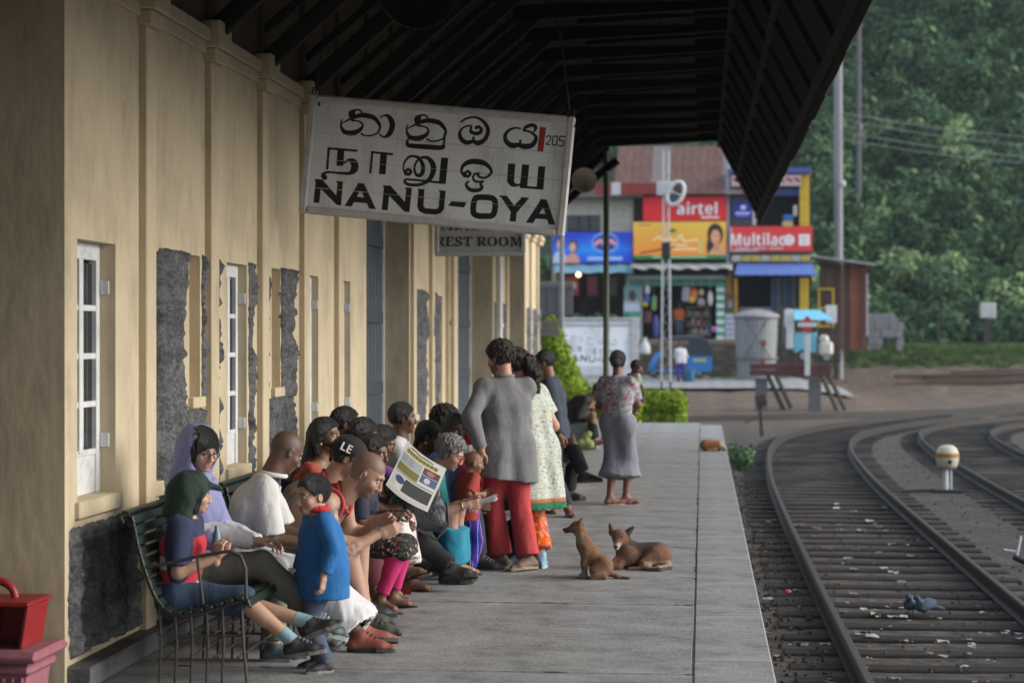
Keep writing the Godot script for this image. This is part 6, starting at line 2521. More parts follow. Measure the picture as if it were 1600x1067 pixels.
func face_dir(deg: float) -> Vector3:
	var a := deg_to_rad(deg)
	return Vector3(cos(a), 0, -sin(a))

func pose(p: Dictionary) -> Dictionary:
	var s: float = p.get("s", 1.0)
	var f := face_dir(p.get("face", 0.0))
	var l := Vector3.UP.cross(f)
	var lean: float = deg_to_rad(p.get("lean", 5.0))
	var bend: float = deg_to_rad(p.get("bend", 8.0))
	var side: float = deg_to_rad(p.get("side", 0.0))
	var u0 := (Vector3.UP * cos(lean * 0.6) + f * sin(lean * 0.6)).rotated(f, side * 0.6)
	var u1 := (Vector3.UP * cos(lean + bend) + f * sin(lean + bend)).rotated(f, side)
	var j := {"s": s, "f": f, "l": l, "u0": u0, "u1": u1}
	var fat: float = p.get("w", 1.0)
	j.w = fat
	j.pelvis = p.hip
	var ls := l.rotated(Vector3.UP, deg_to_rad(p.get("twist", 0.0)))
	j.ls = ls
	j.belly = j.pelvis + u0 * 0.15 * s
	j.chest = j.belly + u0.lerp(u1, 0.5).normalized() * 0.16 * s
	j.top = j.chest + u1 * 0.14 * s
	j.neck = j.chest + u1 * 0.20 * s
	var sw: float = p.get("shoulder", 0.165) * s
	j.sl = j.top + ls * sw - u1 * 0.01 * s
	j.sr = j.top - ls * sw - u1 * 0.01 * s
	var hw := 0.088 * s
	j.hl = j.pelvis + l * hw - u0 * 0.02 * s
	j.hr = j.pelvis - l * hw - u0 * 0.02 * s
	# head
	var hv: Vector3 = p.get("head", Vector3.ZERO)
	var hf := f.rotated(Vector3.UP, deg_to_rad(hv.x))
	var hb := Basis(Vector3.UP.cross(hf), Vector3.UP, hf)
	hb = hb * Basis(Vector3.RIGHT, deg_to_rad(hv.y)) * Basis(Vector3.BACK, deg_to_rad(hv.z))
	j.hb = hb
	j.hs = s * p.get("hs", 1.0)
	var nk: Vector3 = (u1 * 0.6 + Vector3.UP * 0.4 + f * 0.12 + hb.y * 0.3).normalized()
	j.head = j.neck + nk * (0.03 if p.get("child", false) else 0.085) * s + hb.y * 0.075 * j.hs + hb.z * 0.02 * j.hs
	# arms
	for k in ["l", "r"]:
		var sh: Vector3 = j["s" + k]
		var out: Vector3 = ls if k == "l" else -ls
		var hand: Vector3 = p.get("hand_" + k, sh + Vector3.DOWN * 0.52 * s + out * 0.08 * s + f * 0.05 * s)
		var pole: Vector3 = p.get("elbow_" + k, Vector3.DOWN * 0.8 - f * 0.7 + out * 0.5)
		var e := ik(sh, hand, 0.285 * s, 0.25 * s, pole)
		j["e" + k] = e[0]
		j["w" + k] = e[1]
	# legs
	for k in ["l", "r"]:
		var hp: Vector3 = j["h" + k]
		var out: Vector3 = l if k == "l" else -l
		var foot: Vector3 = p.get("foot_" + k, Vector3(hp.x, 0.085 * s, hp.z) + out * 0.02 * s)
		var pole: Vector3 = p.get("knee_" + k, f + Vector3.UP * 0.6 + out * 0.1)
		var e := ik(hp, foot, 0.43 * s, 0.41 * s, pole)
		j["k" + k] = e[0]
		j["a" + k] = e[1]
		j["t" + k] = (p.get("toe_" + k, f + out * 0.2) as Vector3).normalized()
	return j

func torso_into(g: Field, j: Dictionary, t: float, female := false) -> void:
	var s: float = j.s
	var w: float = j.w
	g.cap(j.hl, j.hr, 0.100 * s * w + t, 0.100 * s * w + t, 0.05 * s)
	g.cap(j.belly + j.l * 0.055 * s, j.belly - j.l * 0.055 * s, 0.098 * s * w + t, 0.098 * s * w + t, 0.07 * s)
	g.cap(j.chest + j.ls * 0.075 * s, j.chest - j.ls * 0.075 * s, 0.108 * s * sqrt(w) + t, 0.108 * s * sqrt(w) + t, 0.08 * s)
	g.cap(j.sl - j.ls * 0.02 * s, j.sr + j.ls * 0.02 * s, 0.058 * s + t, 0.058 * s + t, 0.06 * s)
	g.cap(j.top + j.u1 * 0.015 * s, j.neck + j.u1 * 0.01 * s, 0.07 * s + t * 0.6, 0.052 * s + t * 0.5, 0.04 * s)
	if female:
		for q in [-1.0, 1.0]:
			g.cap(j.chest + j.ls * 0.06 * s * q + j.f * 0.07 * s, j.chest + j.ls * 0.065 * s * q + j.f * 0.085 * s, 0.055 * s + t, 0.05 * s + t, 0.04 * s)

func arm_into(g: Field, j: Dictionary, k: String, t: float, upto := 2.0, flat := false, flare := 0.0) -> void:
	var s: float = j.s
	var a: Vector3 = j["s" + k]
	var b: Vector3 = j["e" + k]
	var c: Vector3 = j["w" + k]
	if upto <= 1.0:
		g.cap(a, a.lerp(b, upto), 0.050 * s + t, 0.046 * s + t + flare, 0.035 * s, flat)
		return
	g.cap(a, b, 0.050 * s + t, 0.041 * s + t, 0.035 * s)
	g.cap(b, b.lerp(c, upto - 1.0), 0.042 * s + t, lerpf(0.042, 0.027, upto - 1.0) * s + t + flare, 0.025 * s, flat)

func leg_into(g: Field, j: Dictionary, k: String, t: float, upto := 2.0, flat := false, flare := 0.0) -> void:
	var s: float = j.s
	var w: float = sqrt(j.w)
	var a: Vector3 = j["h" + k]
	var b: Vector3 = j["k" + k]
	var c: Vector3 = j["a" + k]
	if upto <= 1.0:
		g.cap(a, a.lerp(b, upto), 0.088 * s * w + t, lerpf(0.088, 0.06, upto) * s * w + t + flare, 0.05 * s, flat)
		return
	g.cap(a, b, 0.088 * s * w + t, 0.057 * s + t, 0.05 * s)
	g.cap(b, b.lerp(c, upto - 1.0), 0.057 * s + t, lerpf(0.055, 0.038, upto - 1.0) * s + t + flare, 0.03 * s, flat)
	if upto > 1.35:
		var bk: Vector3 = ((c - b).normalized().cross(j.l)).normalized()
		if bk.dot(j.f) > 0.0 and (b - a).normalized().y > -0.5:
			bk = -bk
		g.cap(b.lerp(c, 0.18) + bk * 0.014 * s, b.lerp(c, 0.42) + bk * 0.016 * s, 0.046 * s + t, 0.044 * s + t, 0.03 * s)

func hand_into(mb: MB, wrist: Vector3, dir: Vector3, palm: Vector3, thumb: float, s: float, curl: float, h := 0.0055, spread := 0.0) -> void:
	dir = dir.normalized()
	palm = (palm - dir * palm.dot(dir)).normalized()
	var ac := dir.cross(palm) * thumb
	var g := Field.new(wrist - Vector3.ONE * 0.215 * s, wrist + Vector3.ONE * 0.215 * s, h)
	g.cap(wrist - dir * 0.03 * s, wrist + dir * 0.02 * s, 0.026 * s, 0.024 * s, 0.01)
	var lens := [0.072, 0.080, 0.075, 0.058]
	for i in 4:
		var off := (1.5 - i) * 0.0195 * s
		var kn := wrist + dir * (0.088 - 0.004 * absf(i - 1.2)) * s + ac * off
		g.cap(wrist + dir * 0.012 * s + ac * off * 0.6, kn, 0.015 * s, 0.0115 * s, 0.012 * s)
		var p := kn
		var dd := (dir + ac * spread * (1.5 - i) * 0.1).normalized()
		var ang := [curl * 1.15 + 0.08, curl * 1.4 + 0.10, curl * 0.9 + 0.06]
		var seg := [0.46, 0.30, 0.24]
		var side := dd.cross(palm).normalized()
		for q in 3:
			dd = dd.rotated(side, ang[q] * (1.0 + 0.1 * i))
			var e: Vector3 = p + dd * lens[i] * seg[q] * s
			g.cap(p, e, (0.0098 - 0.0008 * q) * s, (0.0092 - 0.0009 * q) * s, 0.004 * s)
			p = e
	var tb := wrist + dir * 0.022 * s + ac * 0.024 * s
	var t1 := tb + (dir * 0.65 + ac * 0.75 + palm * (0.25 + 0.4 * curl)).normalized() * 0.042 * s
	var t2 := t1 + (dir * 0.95 + ac * (0.3 - 0.35 * curl) + palm * (0.2 + 0.55 * curl)).normalized() * 0.032 * s
	var t3 := t2 + (dir * 1.0 + ac * (0.05 - 0.5 * curl) + palm * (0.2 + 0.6 * curl)).normalized() * 0.026 * s
	g.cap(tb, t1, 0.015 * s, 0.0115 * s, 0.012 * s)
	g.cap(t1, t2, 0.011 * s, 0.0105 * s, 0.004 * s)
	g.cap(t2, t3, 0.0102 * s, 0.009 * s, 0.004 * s)
	g.into(mb)

# head in its own frame: x to the figure's left, y up, z forward
func head_into(mb: MB, j: Dictionary, p: Dictionary, h: float, skin: Color) -> void:
	var c: Vector3 = j.head
	var b: Basis = j.hb
	var s: float = j.hs
	var child: bool = p.get("child", false)
	var first := mb.v.size()
	var g := Field.new(c - Vector3.ONE * 0.165 * s, c + Vector3.ONE * 0.165 * s, h)
	var jaw := 0.9 if child else 1.0
	var fem: bool = p.get("female", false)
	g.ell(c + b * (Vector3(0, 0.032, -0.012) * s), Vector3(0.076, 0.090, 0.097) * s, b, 0.02 * s)
	g.ell(c + b * (Vector3(0, -0.035 * jaw, 0.024) * s), Vector3(0.060 if not child else 0.064, 0.074 * jaw, 0.066) * s, b, 0.03 * s)
	g.ell(c + b * (Vector3(0, -0.092 * jaw, 0.062) * s), Vector3(0.024, 0.019, 0.022) * s, b, 0.025 * s)
	for q in [-1.0, 1.0]:
		g.ell(c + b * (Vector3(0.042 * q, -0.024, 0.056) * s), Vector3(0.024, 0.022, 0.024) * s, b, 0.02 * s)
		g.cap(c + b * (Vector3(0.012 * q, 0.030, 0.088) * s), c + b * (Vector3(0.044 * q, 0.026, 0.072) * s), 0.008 * s, 0.008 * s, 0.014 * s)
		g.ell(c + b * (Vector3(0.031 * q, 0.006, 0.096) * s), Vector3(0.018, 0.012, 0.017) * s, b, 0.012 * s, 1)
		# ears
		g.ell(c + b * (Vector3(0.076 * q, -0.004, -0.008) * s), Vector3(0.010, 0.031, 0.019) * s, b * Basis(Vector3.UP, 0.35 * q), 0.008 * s)
		g.ell(c + b * (Vector3(0.087 * q, -0.001, -0.002) * s), Vector3(0.006, 0.018, 0.010) * s, b * Basis(Vector3.UP, 0.35 * q), 0.005 * s, 1)
		g.ell(c + b * (Vector3(0.011 * q, -0.036, 0.098) * s), Vector3(0.009, 0.008, 0.010) * s, b, 0.008 * s)
	var np: float = 0.8 if child else 1.0
	g.cap(c + b * (Vector3(0, 0.012, 0.088) * s), c + b * (Vector3(0, -0.030, 0.088 + 0.020 * np) * s), 0.008 * s, 0.0115 * s, 0.012 * s)
	# mouth
	g.cap(c + b * (Vector3(-0.019, -0.060, 0.084) * s), c + b * (Vector3(0.019, -0.060, 0.084) * s), 0.0065 * s, 0.0065 * s, 0.008 * s)
	g.cap(c + b * (Vector3(-0.016, -0.071, 0.083) * s), c + b * (Vector3(0.016, -0.071, 0.083) * s), 0.0072 * s, 0.0072 * s, 0.008 * s)
	g.ell(c + b * (Vector3(0, -0.0655, 0.0935) * s), Vector3(0.022, 0.0022, 0.006) * s, b, 0.004 * s, 1)
	# neck
	var nr := 0.05 if fem or child else 0.058
	g.cap(c + b * (Vector3(0, -0.05, -0.022) * s), j.neck - j.u1 * 0.01 * s, nr * s, (nr + 0.006) * s, 0.025 * s)
	g.into(mb)
	var brow: Color = p.get("hair_col", Color(0.012, 0.010, 0.009))
	var beard: float = p.get("beard", 0.0)
	var scalp: float = p.get("buzz", 0.0)
	var lip := Color(skin.r * 0.75 + 0.03, skin.g * 0.5, skin.b * 0.5)
	var bt := b.transposed()
	for i in range(first, mb.v.size()):
		var q: Vector3 = bt * (mb.v[i] - c) / s
		var col := skin
		if q.z > 0.02:
			var ax := absf(q.x)
			if ax < 0.024 and q.y > -0.079 and q.y < -0.053 and q.z > 0.08:
				col = lip
			elif ax > 0.012 and ax < 0.05 and absf(q.y - 0.033 + ax * 0.08) < 0.0065 and q.z > 0.05:
				col = skin.lerp(brow, 0.8 if not child else 0.5)
			elif q.z > 0.055 and ax > 0.025 and ax < 0.055 and q.y < 0.0 and q.y > -0.04:
				col = Color(skin.r * 1.06, skin.g * 0.96, skin.b * 0.94)
			if beard > 0.0 and col == skin and q.y < -0.035 and q.y > -0.115 and not (ax < 0.026 and q.y > -0.082 and q.y < -0.05):
				col = skin.lerp(brow, beard * smooth(-0.03, -0.055, q.y))
		elif beard > 0.0 and q.y < 0.005 and q.y > -0.10 and q.z > -0.005:
			col = skin.lerp(brow, beard)
		if scalp > 0.0 and (q.y > 0.05 - 0.0 or q.z < 0.0) and q.y - 0.052 > q.z * 1.05 - 0.085 and q.y > -0.05 and absf(q.x) < 0.082:
			var e := smooth(-0.033, -0.015, q.y - 0.052 - (q.z * 1.05 - 0.052))
			col = skin.lerp(brow, scalp * e)
		mb.c[i] = col

func hair_mesh(j: Dictionary, p: Dictionary, h: float) -> MB:
	var c: Vector3 = j.head
	var b: Basis = j.hb
	var s: float = j.hs
	var style: String = p.hair
	var down := 0.20 if style in ["short", "curly", "receding"] else 0.46
	var lo := (c - Vector3.ONE * 0.19 * s)
	var hi := (c + Vector3.ONE * 0.19 * s)
	if down > 0.3:
		lo -= Vector3(0.14, 0.34, 0.14) * s
		hi += Vector3(0.14, 0.0, 0.14) * s
	var g := Field.new(lo, hi, h)
	var th := 0.013 if style in ["short", "receding"] else 0.018
	if style == "curly":
		th = 0.026
	g.ell(c + b * (Vector3(0, 0.036, -0.016) * s), Vector3(0.076 + th, 0.090 + th, 0.097 + th) * s, b, 0.02 * s)
	var p1 := Vector3(0, 0.078, 0.086)
	if style == "receding":
		p1 = Vector3(0, 0.10, 0.055)
	if style == "fringe":
		p1 = Vector3(0, 0.040, 0.095)
	g.cut(c + b * (p1 * s), b * Vector3(0, -0.080, 0.095))
	g.cut(c + b * (Vector3(0, -0.062, 0) * s), b * Vector3(0, -1, -0.25))
	for q in [-1.0, 1.0]:
		if style != "long" and style != "fringe":
			g.ell(c + b * (Vector3(0.085 * q, -0.012, 0.004) * s), Vector3(0.025, 0.034, 0.026) * s, b, 0.01 * s, 1)
		g.cap(c + b * (Vector3(0.072 * q, 0.03, 0.03) * s), c + b * (Vector3(0.076 * q, -0.01, 0.022) * s), 0.010 * s, 0.006 * s, 0.012 * s)
	if style == "bun":
		g.ell(c + b * (Vector3(0, -0.02, -0.125) * s), Vector3(0.050, 0.045, 0.042) * s, b, 0.015 * s)
	elif style == "long" or style == "plait":
		var a0 := c + b * (Vector3(0, 0.0, -0.085) * s)
		var a1: Vector3 = j.neck - j.f * 0.075 * s + Vector3.DOWN * 0.02 * s
		var a2: Vector3 = j.chest - j.f * 0.145 * s
		var r := 1.0 if style == "long" else 0.5
		g.cap(a0, a1, 0.062 * r * s, 0.058 * r * s, 0.03 * s)
		g.cap(a1, a2, 0.058 * r * s, 0.03 * r * s, 0.03 * s)
		if style == "long":
			for q in [-1.0, 1.0]:
				g.cap(c + b * (Vector3(0.07 * q, 0.03, -0.02) * s), c + b * (Vector3(0.072 * q, -0.10, -0.03) * s), 0.03 * s, 0.028 * s, 0.03 * s)
	elif style == "ponytail":
		var a0 := c + b * (Vector3(0, 0.01, -0.12) * s)
		g.cap(a0, a0 + (b * Vector3(0, -0.06, -0.06)) * s, 0.036 * s, 0.045 * s, 0.02 * s)
		g.cap(a0 + (b * Vector3(0, -0.06, -0.06)) * s, a0 + (b * Vector3(0, -0.2, -0.07)) * s, 0.045 * s, 0.022 * s, 0.02 * s)
	elif style == "fringe":
		g.cap(c + b * (Vector3(0, -0.04, -0.07) * s), c + b * (Vector3(0, -0.10, -0.06) * s), 0.07 * s, 0.06 * s, 0.03 * s)
		for q in [-1.0, 1.0]:
			g.cap(c + b * (Vector3(0.072 * q, 0.02, 0.03) * s), c + b * (Vector3(0.076 * q, -0.09, 0.02) * s), 0.020 * s, 0.018 * s, 0.02 * s)
	var f := FastNoiseLite.new()
	f.seed = 3
	f.frequency = 26.0 if style != "curly" else 34.0
	f.fractal_octaves = 3
	g.rough(f, (0.011 if style != "curly" else 0.022) * s, Vector3(1.9, 0.5, 1.9))
	var mb := MB.new()
	g.into(mb)
	return mb

func foot_into(g: Field, j: Dictionary, k: String, t: float, bare := false) -> void:
	var s: float = j.s
	var a: Vector3 = j["a" + k]
	var d: Vector3 = j["t" + k]
	var sh: Vector3 = (j["k" + k] - a).normalized()
	var up := (sh - d * sh.dot(d)).normalized()
	var ac := d.cross(up)
	g.cap(a, a - d * 0.035 * s - up * 0.045 * s, 0.036 * s + t, 0.034 * s + t, 0.02 * s)
	g.cap(a - up * 0.015 * s + d * 0.02 * s, a + d * 0.125 * s - up * 0.055 * s, 0.036 * s + t, 0.024 * s + t, 0.025 * s)
	g.cap(a - d * 0.03 * s - up * 0.05 * s, a + d * 0.12 * s - up * 0.056 * s + ac * 0.015 * s, 0.03 * s + t, 0.026 * s + t, 0.02 * s)
	g.cap(a - d * 0.03 * s - up * 0.05 * s, a + d * 0.12 * s - up * 0.056 * s - ac * 0.018 * s, 0.03 * s + t, 0.024 * s + t, 0.02 * s)
	if bare:
		for i in 5:
			var o := ac * (i - 2.0) * 0.017 * s
			g.cap(a + d * 0.125 * s - up * 0.062 * s + o, a + d * (0.178 - 0.008 * absf(i - 1.2)) * s - up * 0.068 * s + o, 0.0115 * s, 0.009 * s, 0.006 * s)
	else:
		g.cap(a + d * 0.10 * s - up * 0.056 * s, a + d * 0.178 * s - up * 0.062 * s, 0.034 * s + t, 0.019 * s + t, 0.02 * s)

func shoe_parts(root: Node3D, j: Dictionary, k: String, kind: String, m: Material, sole_m: Material, h: float) -> void:
	var s: float = j.s
	var a: Vector3 = j["a" + k]
	var d: Vector3 = j["t" + k]
	var sh: Vector3 = (j["k" + k] - a).normalized()
	var up := (sh - d * sh.dot(d)).normalized()
	var ac := d.cross(up)
	var node := Node3D.new()
	node.name = "shoe" if kind != "sandal" else "sandal"
	root.add_child(node, true)
	if kind != "sandal":
		var bd := bounds([a + d * 0.2 * s, a - d * 0.1 * s, a - up * 0.1 * s, a + sh * 0.1 * s], 0.09 * s)
		var g := Field.new(bd[0], bd[1], h)
		foot_into(g, j, k, 0.003 * s)
		g.cap(a - up * 0.02 * s, a + sh * (0.012 if kind == "shoe" else 0.15) * s, 0.040 * s, 0.042 * s, 0.015 * s, true)
		g.cut(a - up * 0.074 * s, -up)
		var mb := MB.new()
		g.into(mb)
		obj("upper", mb, m, node)
		if kind == "shoe":
			var lc := MB.new()
			for i in 4:
				var q := a + d * (0.045 + 0.022 * i) * s + up * (0.022 - 0.013 * i) * s
				lc.tube([q - ac * 0.026 * s - up * 0.008 * s, q + up * 0.005 * s, q + ac * 0.026 * s - up * 0.008 * s], 0.0042 * s, 5)
			obj("laces", lc, sole_m, node)
	var pl := PackedVector2Array()
	for i in 24:
		var t := TAU * i / 24.0
		var y := cos(t)
		var wd := 0.036 + (0.010 if y > 0.0 else 0.0) * sin(minf(y * 1.6, 1.0) * PI)
		pl.append(Vector2(sin(t) * wd * s, (0.064 + y * 0.137) * s))
	var thick := 0.026 if kind != "sandal" else 0.018
	var sm := MB.new()
	sm.prism(pl, Transform3D(Basis(ac, d, ac.cross(d)), a - up * (0.072 + thick * 0.5 + (0.010 if kind == "sandal" else -0.006)) * s), thick * s)
	obj("sole", sm, sole_m if kind != "sandal" else m, node)
	if kind == "sandal":
		var st := MB.new()
		for q in [-1.0, 1.0]:
			st.tube([a + d * 0.125 * s - up * 0.060 * s, a + d * 0.085 * s - up * 0.030 * s + ac * 0.03 * q * s, a + d * 0.03 * s - up * 0.072 * s + ac * 0.047 * q * s], 0.0065 * s, 6)
		obj("strap", st, m, node)

func fold_noise(sd: int, fr := 9.0) -> FastNoiseLite:
	var f := FastNoiseLite.new()
	f.seed = sd
	f.frequency = fr
	f.fractal_octaves = 2
	f.domain_warp_enabled = true
	f.domain_warp_amplitude = 0.05
	f.domain_warp_frequency = 4.0
	return f

# a person built from one description
func person(p: Dictionary, label: String, cat: String, group := "") -> Node3D:
	var j := pose(p)
	var s: float = j.s
	var h: float = p.get("h", 0.014)
	var skin: Color = p.get("skin", Color(0.20, 0.095, 0.055))
	var base := Vector3(j.pelvis.x, 0.0 if not p.has("floor") else p.floor, j.pelvis.z)
	var root := thing("person", label, cat, base, group)
	var inner := Node3D.new()
	var fem: bool = p.get("female", false)
	var all := [j.pelvis, j.neck, j.sl, j.sr, j.el, j.er, j.wl, j.wr, j.kl, j.kr, j.al, j.ar, j.hl, j.hr]
	var made := []
	# the body, one surface
	var body := MB.new()
	body.col = skin
	var bb := bounds(all, 0.16 * s)
	var g := Field.new(bb[0] - Vector3(0, 0.03 * s, 0), bb[1], h)
	torso_into(g, j, 0.0, fem)
	for k in ["l", "r"]:
		arm_into(g, j, k, 0.0)
		leg_into(g, j, k, 0.0)
		foot_into(g, j, k, 0.0, p.get("feet", "shoe") == "sandal")
	g.into(body)
	head_into(body, j, p, p.get("hh", 0.0065), skin)
	var hd: Dictionary = p.get("hands", {})
	for k in ["l", "r"]:
		var dir: Vector3 = (j["w" + k] - j["e" + k]).normalized()
		var q: Array = hd.get(k, [dir, (-j.ls if k == "l" else j.ls), 0.35])
		var dd: Vector3 = q[0] if q[0] is Vector3 else dir
		hand_into(body, j["w" + k], dd, q[1], (1.0 if k == "l" else -1.0) * (q[3] if q.size() > 3 else 1.0), s * p.get("hand_s", 1.0), q[2], p.get("hand_h", 0.0058))
	if p.has("tattoo"):
		# inked forearm and upper arm
		var nz := fold_noise(5, 22.0)
		for i in body.v.size():
			var v := body.v[i]
			var a: Vector3 = j["s" + p.tattoo]
			var e: Vector3 = j["e" + p.tattoo]
			var w: Vector3 = j["w" + p.tattoo]
			var t1 := clampf((v - a).dot(e - a) / (e - a).length_squared(), 0, 1)
			var t2 := clampf((v - e).dot(w - e) / (w - e).length_squared(), 0, 1)
			if (v.distance_to(a.lerp(e, t1)) < 0.065 * s and t1 > 0.1) or (v.distance_to(e.lerp(w, t2)) < 0.05 * s and t2 < 0.45):
				var n := nz.get_noise_3d(v.x, v.y, v.z)
				if n > -0.12:
					body.c[i] = skin.lerp(Color(0.055, 0.06, 0.065), clampf(0.45 + n * 1.6, 0.2, 0.75))
	made.append(["body", body, M.skin])
	# eyes
	for q in [-1.0, 1.0]:
		var ey := MB.new()
		var ec: Vector3 = j.head + j.hb * (Vector3(0.031 * q, 0.006, 0.0745) * j.hs)
		ey.col = Color(0.34, 0.32, 0.30)
		ey.ell(ec, Vector3.ONE * 0.0125 * j.hs, j.hb, 10, 7)
		ey.col = Color(0.012, 0.008, 0.006)
		ey.ell(ec + j.hb * (Vector3(0, -0.001, 0.0078) * j.hs), Vector3(0.0062, 0.0062, 0.0052) * j.hs, j.hb, 8, 6)
		made.append(["eye", ey, M.eye])
	# hair
	if p.has("hair"):
		made.append(["hair", hair_mesh(j, p, p.get("hair_h", 0.009)), p.get("hair_m", M.hair_black)])
	# clothes
	var sd := int(abs(j.pelvis.x * 100.0)) + int(abs(j.pelvis.z * 37.0))
	for c in p.get("wear", []):
		var mb := MB.new()
		var t: float = c.get("t", 0.013) * s
		var gb := bounds(all, 0.22 * s)
		if c.has("drop"):
			gb[0].y -= 0.05
		var w := Field.new(gb[0], gb[1], c.get("h", h))
		match c.kind:
			"top":
				torso_into(w, j, t, fem)
				var drop: float = c.get("hem", 0.10) * s
				if c.has("skirt"):
					var fl: float = c.skirt * s
					for q in ["hl", "hr"]:
						var hq: Vector3 = j[q]
						w.cap(hq + j.u0 * 0.04 * s, hq + (hq - j.pelvis) * 0.10 + Vector3.DOWN * (drop + 0.03 * s), 0.112 * s * j.w + t, 0.112 * s * j.w + t + fl, 0.05 * s)
					w.cut(j.pelvis + Vector3.DOWN * drop, Vector3.DOWN + j.l * c.get("slant", 0.0))
				else:
					if drop > 0.09 * s:
						w.cap(j.hl + j.u0 * 0.02 * s, j.hl - j.u0 * drop, 0.098 * s * j.w + t, 0.105 * s * j.w + t, 0.05 * s)
						w.cap(j.hr + j.u0 * 0.02 * s, j.hr - j.u0 * drop, 0.098 * s * j.w + t, 0.105 * s * j.w + t, 0.05 * s)
					w.cut(j.pelvis - j.u0 * drop, -j.u0)
				if c.get("collar", false):
					w.cut(j.neck + j.u1 * 0.035 * s, j.u1 - j.f * 0.25)
				elif c.has("low"):
					w.cut(j.neck - j.u1 * c.low * s, j.u1 + j.f * 0.55)
				else:
					w.cut(j.neck - j.u1 * 0.005 * s, j.u1 + j.f * 0.35)
				if c.has("tank"):
					for q in ["l", "r"]:
						var out: Vector3 = (j["s" + q] - j.top).normalized()
						w.cut(j.top + out * c.tank * s, out + j.u1 * 0.25)
				else:
					for q in ["l", "r"]:
						arm_into(w, j, q, t * c.get("sleeve_t", 1.0), c.get("sleeve", 2.0), true, c.get("cuff", 0.006) * s)
			"legs":
				w.cap(j.hl, j.hr, 0.102 * s * j.w + t, 0.102 * s * j.w + t, 0.05 * s)
				for q in ["l", "r"]:
					leg_into(w, j, q, t, c.get("upto", 1.93), true, c.get("flare", 0.008) * s)
				w.cut(j.pelvis + j.u0 * 0.13 * s, j.u0)
			"skirt":
				# one drape over both legs
				var up2: float = c.get("upto", 1.8)
				var fl2: float = c.get("flare", 0.03) * s
				w.cap(j.hl, j.hr, 0.105 * s * j.w + t, 0.105 * s * j.w + t, 0.05 * s)
				for q in ["l", "r"]:
					w.cap(j["h" + q], j["k" + q], 0.090 * s * j.w + t, 0.070 * s + t, 0.07 * s)
					w.cap(j["k" + q], j["k" + q].lerp(j["a" + q], up2 - 1.0), 0.070 * s + t, 0.065 * s + t + fl2, 0.07 * s, true)
				w.cap((j.kl + j.kr) * 0.5, (j.kl + j.kr).lerp(j.al + j.ar, up2 - 1.0) * 0.5, 0.068 * s + t, 0.068 * s + t + fl2, 0.07 * s, true)
				w.cut(j.pelvis + j.u0 * 0.12 * s, j.u0)
			"sash":
				# cloth over one shoulder
				var sh: Vector3 = j[c.get("over", "sl")]
				var other: Vector3 = j[c.get("to", "hr")]
				for q in [0.10, -0.11]:
					w.cap(sh.lerp(j.neck, 0.3), other.lerp(j.belly, 0.3) + j.f * q * s, 0.075 * s + t, 0.10 * s + t, 0.06 * s)
				w.cut(j.pelvis - j.u0 * 0.06 * s, -j.u0)
		w.rough(fold_noise(sd, c.get("fold_f", 7.0)), c.get("fold", 0.007) * 0.8 * s, c.get("fold_v", Vector3(1.3, 0.6, 1.3)))
		sd += 7
		w.into(mb)
		if c.has("paint"):
			var cp: Callable = c.paint
			for i in mb.v.size():
				mb.c[i] = cp.call(mb.v[i], j)
		made.append([c.get("name", "clothes"), mb, c.m])
	for q in made:
		obj(q[0], q[1], q[2], root, -base)
	# footwear
	var extra := Node3D.new()
	extra.position = -base
	var ft: String = p.get("feet", "shoe")
	if ft != "none":
		for k in ["l", "r"]:
			var before := root.get_child_count()
			shoe_parts(root, j, k, ft, p.get("shoe_m", M.shoe_black), p.get("sole_m", M.sole), p.get("shoe_h", 0.009))
			for i in range(before, root.get_child_count()):
				root.get_child(i).position = -base
	extra.free()
	inner.free()
	root.set_meta("joints", 0)
	root.remove_meta("joints")
	last_pose = j
	last_base = base
	return root

var last_pose := {}
var last_base := Vector3.ZERO

# a part added to the figure built last, given in world places
func worn_part(called: String, mb, m: Material, root: Node3D):
	return obj(called, mb, m, root, -last_base)

# ---------------------------------------------------------------- the people on the platform
func floral(bg: Color, blobs: Array, n: int, size: float, sd: int, px := 256) -> Texture2D:
	var p := Pen.new(px, px, bg)
	var r := RandomNumberGenerator.new()
	r.seed = sd
	for i in n:
		var c: Color = blobs[i % blobs.size()]
		var q := Vector2(r.randf() * px, r.randf() * px)
		var s := size * r.randf_range(0.5, 1.3)
		for k in 4:
			var a := r.randf() * TAU
			p.ellipse(q + Vector2(cos(a), sin(a)) * s * 0.6, Vector2(s * r.randf_range(0.4, 0.8), s * r.randf_range(0.4, 0.8)), c, 1.5)
	return tex_of(p.im)

func patterned(t: Texture2D, scale: float, relief := 0.7) -> StandardMaterial3D:
	var m := mat(Color.WHITE, 0.9)
	m.albedo_texture = t
	m.rim_enabled = true
	m.rim = 0.06
	m.detail_enabled = false
	return bump(tri_mat(m, scale, false), T.fold, relief * 0.4)

func seat_feet(hip: Vector3, face: float, reach: float, apart := 0.1, s := 1.0) -> Dictionary:
	var f := face_dir(face)
	var l := Vector3.UP.cross(f)
	var c := Vector3(hip.x, 0.085 * s, hip.z) + f * reach
	return {"foot_l": c + l * apart, "foot_r": c - l * apart}

func fill(a: Dictionary, b: Dictionary) -> Dictionary:
	var o := b.duplicate()
	o.merge(a, true)
	return o

func ring(c: Vector3, n: Vector3, r: float, thick: float, squash := 1.0, up := Vector3.UP) -> MB:
	n = n.normalized()
	var x := n.cross(up).normalized()
	var y := x.cross(n)
	var pts := []
	for i in 25:
		var t := TAU * i / 24.0
		pts.append(c + x * cos(t) * r + y * sin(t) * r * squash)
	var mb := MB.new()
	mb.tube(pts, thick, 7, false)
	return mb

